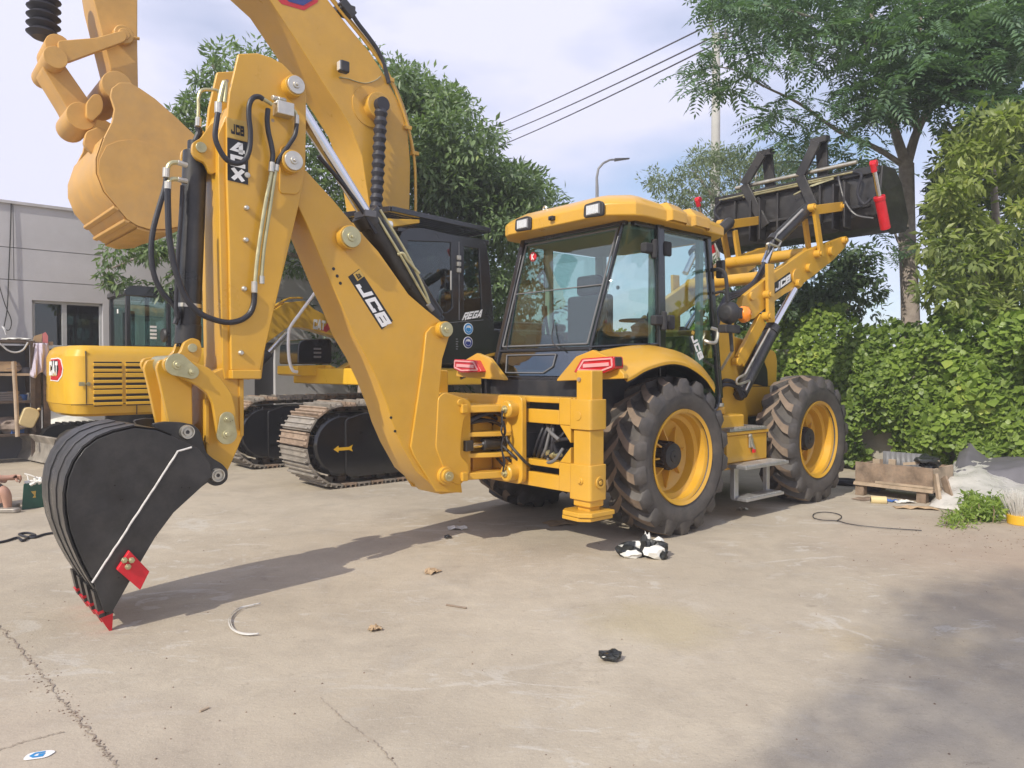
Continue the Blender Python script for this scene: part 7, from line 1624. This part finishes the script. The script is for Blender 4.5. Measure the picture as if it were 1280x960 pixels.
lo = [b0_, b1_, b1_ + dp_, b0_ + dp_]; hi = [p + up_ + (q - p) * .0 for p, q in zip(lo, lo)]; hi = [b0_ + up_ + Vector((.01, .02, .0)), b1_ + up_ + Vector((.0, .02, .02)), b1_ + up_ + dp_ * .7 + Vector((0, 0, .02)), b0_ + up_ + dp_ * .7 + Vector((.01, 0, 0))]
mb = MB(); mb.loft([[p + (Vector((0, 0, .012))) * 0 for p in lo], [a.lerp(b, .5) + Vector((random.uniform(-.006, .006), random.uniform(-.008, .0), 0)) for a, b in zip(lo, hi)], hi, [p + Vector((0, 0, -.03)) - (p - sum(hi, Vector()) / 4) * .06 for p in hi]], closed=True, caps=True); mb.build('bag_body', M['green'], bg, bevel=.006)
mb = MB(); cc4 = (hi[0] + hi[1]) / 2; mb.tube(smooth_path([hi[0].lerp(hi[1], .25), cc4 + Vector((-.07, 0, .07)), cc4 + Vector((-.10, .0, .09)), cc4 + Vector((.0, .0, .06)), hi[0].lerp(hi[1], .75)], 5), .006, 6); mb.build('bag_handle', M['whitebag'], bg)
o = lump('tissue', 'whitebag', tuple(hi[0].lerp(hi[1], .6) + Vector((0, .03, -.04))), (.05, .03, .05), 21, .5, parent=bg); lump('tissue', 'whitebag', tuple(hi[0].lerp(hi[1], .25) + Vector((0, .03, -.04))), (.06, .03, .04), 22, .5, parent=bg)
mb = MB(); a = b0_.lerp(b1_, .46) + up_ * .42 + Vector((.0, .008, 0)); e_ = (b1_ - b0_) * .2; n_ = Vector((-.004, -.010, 0)); mb.hexa([a, a + e_, a + e_ + up_ * .26, a + up_ * .26], [p + n_ for p in (a, a + e_, a + e_ + up_ * .26, a + up_ * .26)]); mb.build('bag_print', M['dgold'], bg)
# cables on the ground
def cable(pts, r, label, name='cable', m='hose', z=.012):
    mb = MB(); mb.tube(smooth_path([G(a, b, z) for a, b in pts], 6), r, 7); return tag(mb.build(name, M[m]), label, 'cable')
cable([(-40, 688), (-10, 680), (8, 676), (22, 672), (28, 676), (36, 671), (44, 669), (34, 666), (24, 668), (40, 672), (55, 668), (68, 666), (90, 664)], .011, 'black cable lying tangled on the ground left of the digging bucket')
cable([(1046, 651), (1052, 646), (1046, 642), (1030, 640), (1018, 642), (1017, 647), (1028, 650), (1046, 651), (1062, 655), (1085, 658), (1120, 661), (1152, 663)], .0045, 'thin black wire curled on the ground beside the front tyre', 'loose_wire')
# ------------------------------------------------------------------ right: crate, tarpaulin, sheeting, weeds
cr_ = empty('wooden_crate', JF); tag(cr_, 'weathered brown plywood crate on short legs against the ivy wall', 'crate')
c0 = JF.loc(G(1074, 617)); c1 = JF.loc(G(1158, 633)); fx = (c0[0] + c1[0]) / 2 + .03; ya, yb_ = c1[1], c0[1]; dpz = .62
MB().box(fx, fx + .022, ya, yb_, .155, .40).build('side_board', M['wood'], cr_, bevel=.003)
MB().box(fx + dpz, fx + dpz + .02, ya, yb_, .155, .38).build('side_board', M['wood'], cr_, bevel=.003); MB().box(fx + .022, fx + dpz, ya, ya + .02, .155, .39).build('end_board', M['wood2'], cr_, bevel=.003); MB().box(fx + .022, fx + dpz, yb_ - .02, yb_, .155, .37).build('end_board', M['wood'], cr_, bevel=.003)
for k in range(5): MB().box(fx - .03 + .13 * k, fx + .09 + .13 * k, ya - .01, yb_ + .01, .125 + .002 * (k % 2), .152).build('base_slat', M['wood2'], cr_, bevel=.003)
for k in range(2): MB().box(fx - .012 - .006 * k, fx - .001, ya - .01, yb_ + .01 - .25 * k, .14 + .03 * k, .165 + .03 * k).build('edge_strip', M['wood2'], cr_)
for y in (yb_ - .05, ya + .12):
    for x in (fx, fx + dpz - .09): MB().box(x, x + .10, y - .05, y + .05, .0, .125).build('leg', M['wood'], cr_, bevel=.004)
for k, (y0, y1) in enumerate(((.16, .24), (.30, .38))): MB().box(fx + .10 + .1 * k, fx + .13 + .1 * k, yb_ - y1, yb_ - y0, .30, .44).build('post_stub', M['wood2'], cr_, bevel=.003)
mb = MB(); rows = []
for j in range(2): rows.append([(fx + .5 + .012 * math.sin(i * 2.1), yb_ - .10 - .02 * i - .015, .20 + .30 * j) for i in range(24)])
mb.loft(rows); o = mb.build('corrugated_sheet', M['grey']); o.modifiers.new('s', 'SOLIDIFY').thickness = .008; o.matrix_world = JM; tag(o, 'grey corrugated sheet standing in the back of the plywood crate', 'sheet')
q = JF.w(fx + .2, ya + .12, .36); o = lump('black_scraps', 'blackbag', q, (.12, .13, .09), 31, .6); tag(o, 'tangle of torn black plastic on the right end of the crate', 'plastic scrap')
mb = MB(); q1_ = Vector((fx + .1, ya + .35, .41)); mb.bar(q1_, q1_ + Vector((.1, -.35, .05)), .03, .03); jobj(mb, 'wood_offcut', 'wood2', 'pale wood offcut lying across the crate under the black plastic', 'wood')
mb = MB(); mb.bar(Vector((fx - .06, ya - .10, 0)), Vector((fx + .02, ya - .02, .34)), .03, .06); jobj(mb, 'leaning_board', 'wood2', 'short pale board leaning on the right corner of the crate', 'board')
mb = MB(); mb.bar(Vector((fx + .02, ya - .2, 0)), Vector((fx + .12, ya - .07, .3)), .02, .10); jobj(mb, 'leaning_plank', 'wood', 'dark plank leaning beside the pale board at the crate corner', 'plank')
# litter under and in front of the crate
p = G(1097, 625, .035); mb = MB(); d_ = Vector((.95, -.3, 0)).normalized(); mb.tube([p - d_ * .07, p + d_ * .09], .045, 16); rl = mb.build('paper_roll', M['jerry'], bevel=.004); tag(rl, 'yellowish paper roll lying under the front of the crate', 'roll'); mb = MB(); mb.tube([p - d_ * .072, p - d_ * .060], .022, 12); mb.build('roll_core', M['plastic'], rl)
p = G(1096, 616); o = lump('grey_bag', 'tarp', (p.x, p.y + .1, 0), (.10, .08, .08), 33, .4); tag(o, 'grey plastic bag crushed under the left half of the crate', 'bag')
def wrapper(px, py, w, l, rot, m, label, name, cat, seed, h=.03):
    R = random.Random(seed); p = G(px, py); rows = []
    for j in range(7): rows.append([(w * (i / 6 - .5) + R.uniform(-.01, .01), l * (j / 6 - .5) + R.uniform(-.01, .01), .006 + h * R.random() * (.3 + .7 * math.sin(math.pi * i / 6))) for i in range(7)])
    mb = MB().loft(rows); o = mb.build(name, M[m], smooth=False); o.modifiers.new('s', 'SOLIDIFY').thickness = .003; o.location = p; o.rotation_euler = (0, 0, rot); return tag(o, label, cat)
wrapper(1116, 627, .14, .10, .3, 'blueplastic', 'blue plastic wrapper on the ground in front of the crate', 'wrapper', 'wrapper', 41)
wrapper(1130, 628.5, .20, .12, .1, 'whitebag', 'white wrapper beside the blue one in front of the crate', 'wrapper', 'wrapper', 42)
wrapper(1145, 636, .42, .14, -.25, 'card', 'long strip of brown cardboard lying at the foot of the crate', 'cardboard_strip', 'cardboard', 43)
wrapper(1082, 624, .30, .16, .5, 'wood', 'dirty flat board on the ground left of the paper roll', 'flat_board', 'board', 44, .012)
p = G(1058, 606); mb = MB(); mb.lathe([(.13 + .035 * math.cos(k * math.pi / 5), .04 + .035 * math.sin(k * math.pi / 5)) for k in range(10)], (p.x, p.y, 0), 'z', 26, closed=True); tag(mb.build('hose_coil', M['hose']), 'black rubber ring lying behind the front tyre by the crate', 'rubber ring')
def heap(pts, hts, name, m, label, cat, seed, nx=46, ny=20, rough=.05, sharp=4.0):
    """draped sheet over four ground corners (front left, front right, back right, back left)"""
    from mathutils import noise
    a, b, c, d = pts; rows = []
    for j in range(ny + 1):
        t = j / ny; row = []
        for i in range(nx + 1):
            s_ = i / nx; p = (a.lerp(b, s_)).lerp(d.lerp(c, s_), t); h = hts(s_, t); n_ = noise.noise(Vector((p.x * sharp + seed, p.y * sharp, 0))) + .5 * abs(noise.noise(Vector((p.x * sharp * 2.6, p.y * sharp * 2.6, seed))))
            e = min(1, 8 * min(s_ + .02, 1.02 - s_, t + .02)); row.append((p.x + rough * .5 * n_ * (1 if 0 < s_ < 1 else .6), p.y + rough * .6 * n_, max(.006, (h + rough * n_) * e)))
        rows.append(row)
    mb = MB().loft(rows); o = mb.build(name, M[m], angle=60); o.modifiers.new('s', 'SOLIDIFY').thickness = .006; return tag(o, label, cat)
heap([G(1161, 634), G(1300, 655), G(1310, 598), G(1182, 606)], lambda s, t: .05 + .30 * math.sin(math.pi * min(1, t * .62)) * (.55 + .45 * math.sin(math.pi * min(1, s * 1.2 + .1))), 'plastic_sheeting', 'sheet', 'crumpled pale plastic sheeting spread on the ground under the grey tarpaulin', 'plastic sheet', 51, rough=.05, sharp=5)
heap([Wd(1176, 600, 8.7), Wd(1310, 614, 8.4), Wd(1310, 580, 9.4), Wd(1186, 580, 9.6)], lambda s, t: .22 + .16 * s + .20 * t * max(0, 1 - abs(s - .22) * 5) + .10 * t, 'tarpaulin', 'tarp', 'dark grey tarpaulin draped with a peak right of the crate', 'tarpaulin', 52, rough=.035, sharp=2.2)
mb = MB(); p = Wd(1208, 566, 9.55); mb.hexa([p + Vector((-.06, 0, -.5)), p + Vector((.12, 0, -.5)), p + Vector((.04, 0, .12)), p + Vector((-.03, 0, .14))], [p + Vector((-.06, .05, -.5)), p + Vector((.12, .05, -.5)), p + Vector((.04, .05, .12)), p + Vector((-.03, .05, .14))]); tag(mb.build('concrete_shard', M['oldwall'], bevel=.006), 'pale concrete slab poking up behind the peak of the tarpaulin', 'slab')
# weeds
def weed(px0, px1, py, n, label, hmax, name='weed_patch', leaf=.06):
    cs = []
    for k in range(n):
        p = G(random.uniform(px0, px1), py + random.uniform(-9, 9)); cs.append((p.x, p.y, random.uniform(.02, hmax)))
    V, F_ = clump_leaves(cs, [.07] * n, 26, leaf, .42, .1, .9); o0 = Vector(cs[0]); t = empty(name, loc=(o0.x, o0.y, 0)); tag(t, label, 'weeds'); link_mesh('leaves', V - np.array([[o0.x, o0.y, 0]]), F_, LM_ivy, t)
    mb = MB()
    for c in cs[::2]: mb.tube([Vector((c[0], c[1], 0)) - Vector((o0.x, o0.y, 0)), Vector(c) - Vector((o0.x, o0.y, 0)) + Vector((random.uniform(-.04, .04), 0, .03))], .004, 5)
    o = mb.build('stems', M['wood'], t, split=False); o['kind'] = 'stuff'; return t
weed(1205, 1256, 646, 60, 'low green weeds growing at the edge of the plastic sheeting', .16); weed(1180, 1208, 655, 16, 'sparse weeds on the dirt left of the green weed clump', .05, leaf=.045); weed(1180, 1195, 600, 14, 'few green sprouts between the crate and the tarpaulin', .3, leaf=.05); weed(1255, 1270, 612, 10, 'sprig of weed growing through the sheeting at the right edge', .3, leaf=.05)
# bundle of straws in a yellow tub at the right edge
tbq = G(1276, 655); bt = empty('straw_broom', loc=(tbq.x, tbq.y, 0)); tag(bt, 'pale straw broom head with a yellow band at the right edge', 'broom')
MB().cyl((0, 0, .0), (0, 0, .09), .115, 24, .12).build('yellow_band', M['cat'], bt, bevel=.006)
mb = MB()
for k in range(150):
    a = random.uniform(0, 6.28); r = .10 * math.sqrt(random.random()); mb.tube([(r * math.cos(a), r * math.sin(a), .08), (r * 1.9 * math.cos(a) + random.uniform(-.02, .02), r * 1.9 * math.sin(a), random.uniform(.24, .33))], .003, 4)
o = mb.build('bristles', M['sheet'], bt, split=False); o['kind'] = 'stuff'
# ------------------------------------------------------------------ litter on the concrete
wbq = G(805, 697); wb = empty('torn_plastic_bag', loc=(wbq.x, wbq.y, 0)); tag(wb, 'torn white and black plastic bag on the concrete beside the rear tyre', 'plastic bag')
for i, (dx, dy, r, m, sd_) in enumerate(((-.13, -.01, (.085, .05, .05), 'whitebag', 61), (.09, -.05, (.085, .05, .075), 'whitebag', 62), (-.15, .03, (.10, .05, .085), 'blackbag', 63), (.02, .02, (.045, .04, .13), 'blackbag', 64), (.11, .02, (.10, .05, .11), 'blackbag', 65), (-.05, .05, (.09, .03, .10), 'whitebag', 66), (.17, -.06, (.04, .03, .07), 'blackbag', 67), (.04, .05, (.03, .02, .15), 'whitebag', 68), (.15, .06, (.07, .03, .12), 'whitebag', 69))):
    lump('white_piece' if m == 'whitebag' else 'black_piece', m, (dx * .85, dy, 0), tuple(q * .85 for q in r), sd_, .75, parent=wb, sub=2)
p = G(763, 826); o = lump('black_rag', 'blackbag', (p.x, p.y, 0), (.055, .035, .035), 71, .5); tag(o, 'small crumpled black scrap lying alone in the middle of the yard', 'scrap')
mb = MB(); Pq = smooth_path([G(a, b, .01) for a, b in ((325, 755), (310, 758), (298, 761), (289, 768), (285, 777), (288, 786), (298, 792), (310, 794), (323, 793))], 5)
mb.loft([[p_ + Vector((0, 0, .0)) for p_ in Pq], [p_ + Vector((.003, .006, .008)) for p_ in Pq]]); Pq2 = smooth_path([G(a, b, .01) for a, b in ((318, 757), (302, 761), (291, 769), (287, 778), (291, 788), (302, 793), (321, 794))], 5); mb.loft([[p_ + Vector((0, .01, .0)) for p_ in Pq2], [p_ + Vector((.0, .017, .006)) for p_ in Pq2]])
o = mb.build('packing_strap', M['sheet']); o.modifiers.new('s', 'SOLIDIFY').thickness = .002; tag(o, 'curled pale packing strap on the concrete right of the bucket teeth', 'strap')
st_ = G(48, 945); mb = MB(); mb.prism(rounded([(-.05, -.025), (.035, -.03), (.06, .01), (.03, .03), (-.04, .028)], .02), 'z', .003, .0045); sk_ = mb.build('torn_sticker', M['white']); sk_.location = st_; sk_.rotation_euler = (0, 0, .35); tag(sk_, 'torn white sticker with a blue mark at the lower left corner', 'sticker')
mb = MB(); lp, rp2 = ribbon2([(.02, .016), (-.012, .016), (-.024, .0), (-.012, -.014), (.014, -.014), (.016, .0), (.0, .0)], .012); mb.loft([[(p.x, p.y, .006) for p in lp], [(p.x, p.y, .006) for p in rp2]]); mb.build('sticker_mark', M['dblue'], sk_)
wrapper(572, 661, .18, .12, .2, 'whitebag', 'white scrap of plastic on the concrete below the boom foot', 'plastic_scrap', 'scrap', 81)
wrapper(541, 716, .12, .08, 1.0, 'card', 'pale dry leaf litter lying right of the bucket shadow', 'dry_leaf', 'leaf', 82)
wrapper(469, 788, .07, .05, .4, 'card', 'small dry leaf on the concrete right of the packing strap', 'dry_leaf', 'leaf', 83)
wrapper(560, 673, .06, .05, .4, 'plastic', 'dark dry scrap beside the white scrap below the boom', 'scrap', 'scrap', 84)
wrapper(700, 655, .30, .2, .4, 'card', 'flat dusty cardboard in the shade under the rear frame', 'cardboard', 'cardboard', 85, .015)
wrapper(928, 638, .12, .06, .4, 'steel', 'small metal offcut in the shade between the right tyres', 'metal_offcut', 'offcut', 86)
mb = MB(); mb.tube([G(558, 756, .006), G(583, 760, .006)], .006, 6); tag(mb.build('twig', M['wood']), 'thin brown twig on the concrete in front of the machine', 'twig')
mb = MB(); mb.tube([G(250, 889, .006), G(261, 884, .006)], .005, 6); tag(mb.build('grass_stalk', M['wood2']), 'short pale stalk lying on the foreground concrete', 'stalk')
rs2 = random.Random(9); mb = MB()
for k in range(170):
    px, py = rs2.uniform(-40, 1320), 640 + 330 * rs2.random() ** 1.2; p = G(px, py); r = rs2.uniform(.002, .006) * (1 + .3 * (py < 700)); a = rs2.uniform(0, 3)
    mb.hexa([p + Vector((r * math.cos(a + i * 1.57), r * math.sin(a + i * 1.57), 0)) for i in range(4)], [p + Vector((.6 * r * math.cos(a + .3 + i * 1.57), .6 * r * math.sin(a + .3 + i * 1.57), r * .8)) for i in range(4)])
for k in range(240):
    t = rs2.random(); px, py = [(0, 785), (40, 828), (75, 872), (100, 902), (135, 945)][int(t * 4)], 0; q0, q1 = [(0, 785), (40, 828), (75, 872), (100, 902), (135, 945)][int(t * 4)], [(0, 785), (40, 828), (75, 872), (100, 902), (135, 945)][int(t * 4) + 1]; f_ = t * 4 - int(t * 4); sp_ = 3 + 5 * (abs(t - .45) < .2)
    p = G(q0[0] + (q1[0] - q0[0]) * f_ + rs2.gauss(0, sp_), q0[1] + (q1[1] - q0[1]) * f_ + rs2.gauss(0, sp_)); r = rs2.uniform(.0015, .006); a = rs2.uniform(0, 3)
    mb.hexa([p + Vector((r * math.cos(a + i * 1.57), r * math.sin(a + i * 1.57), 0)) for i in range(4)], [p + Vector((.6 * r * math.cos(a + .3 + i * 1.57), .6 * r * math.sin(a + .3 + i * 1.57), r * .6)) for i in range(4)])
for k in range(200):
    p = G(min(1340, 1200 + rs2.gauss(0, 70)), rs2.gauss(672, 16)); r = rs2.uniform(.002, .009); a = rs2.uniform(0, 3)
    mb.hexa([p + Vector((r * math.cos(a + i * 1.57), r * math.sin(a + i * 1.57), 0)) for i in range(4)], [p + Vector((.6 * r * math.cos(a + .3 + i * 1.57), .6 * r * math.sin(a + .3 + i * 1.57), r * .7)) for i in range(4)])
o = mb.build('gravel', M['dirt'], smooth=False); tag(o, 'fine grit and crumbs scattered over the concrete', 'gravel', kind='stuff')

# ------------------------------------------------------------------ thin haze volume added over the yard to lift the dark tones
mb = MB(); mb.box(-60, 60, -25, 70, -1.0, 26); hz_ = mb.build('haze', [], smooth=False); tag(hz_, kind='stuff')
hm = bpy.data.materials.new('haze'); hm.use_nodes = True; hn = hm.node_tree; hn.nodes.clear(); ho = hn.nodes.new('ShaderNodeOutputMaterial'); hv = hn.nodes.new('ShaderNodeVolumePrincipled')
hv.inputs['Color'].default_value = (.93, .93, .97, 1); hv.inputs['Density'].default_value = .0036; hn.links.new(hv.outputs[0], ho.inputs['Volume']); hz_.data.materials.append(hm)
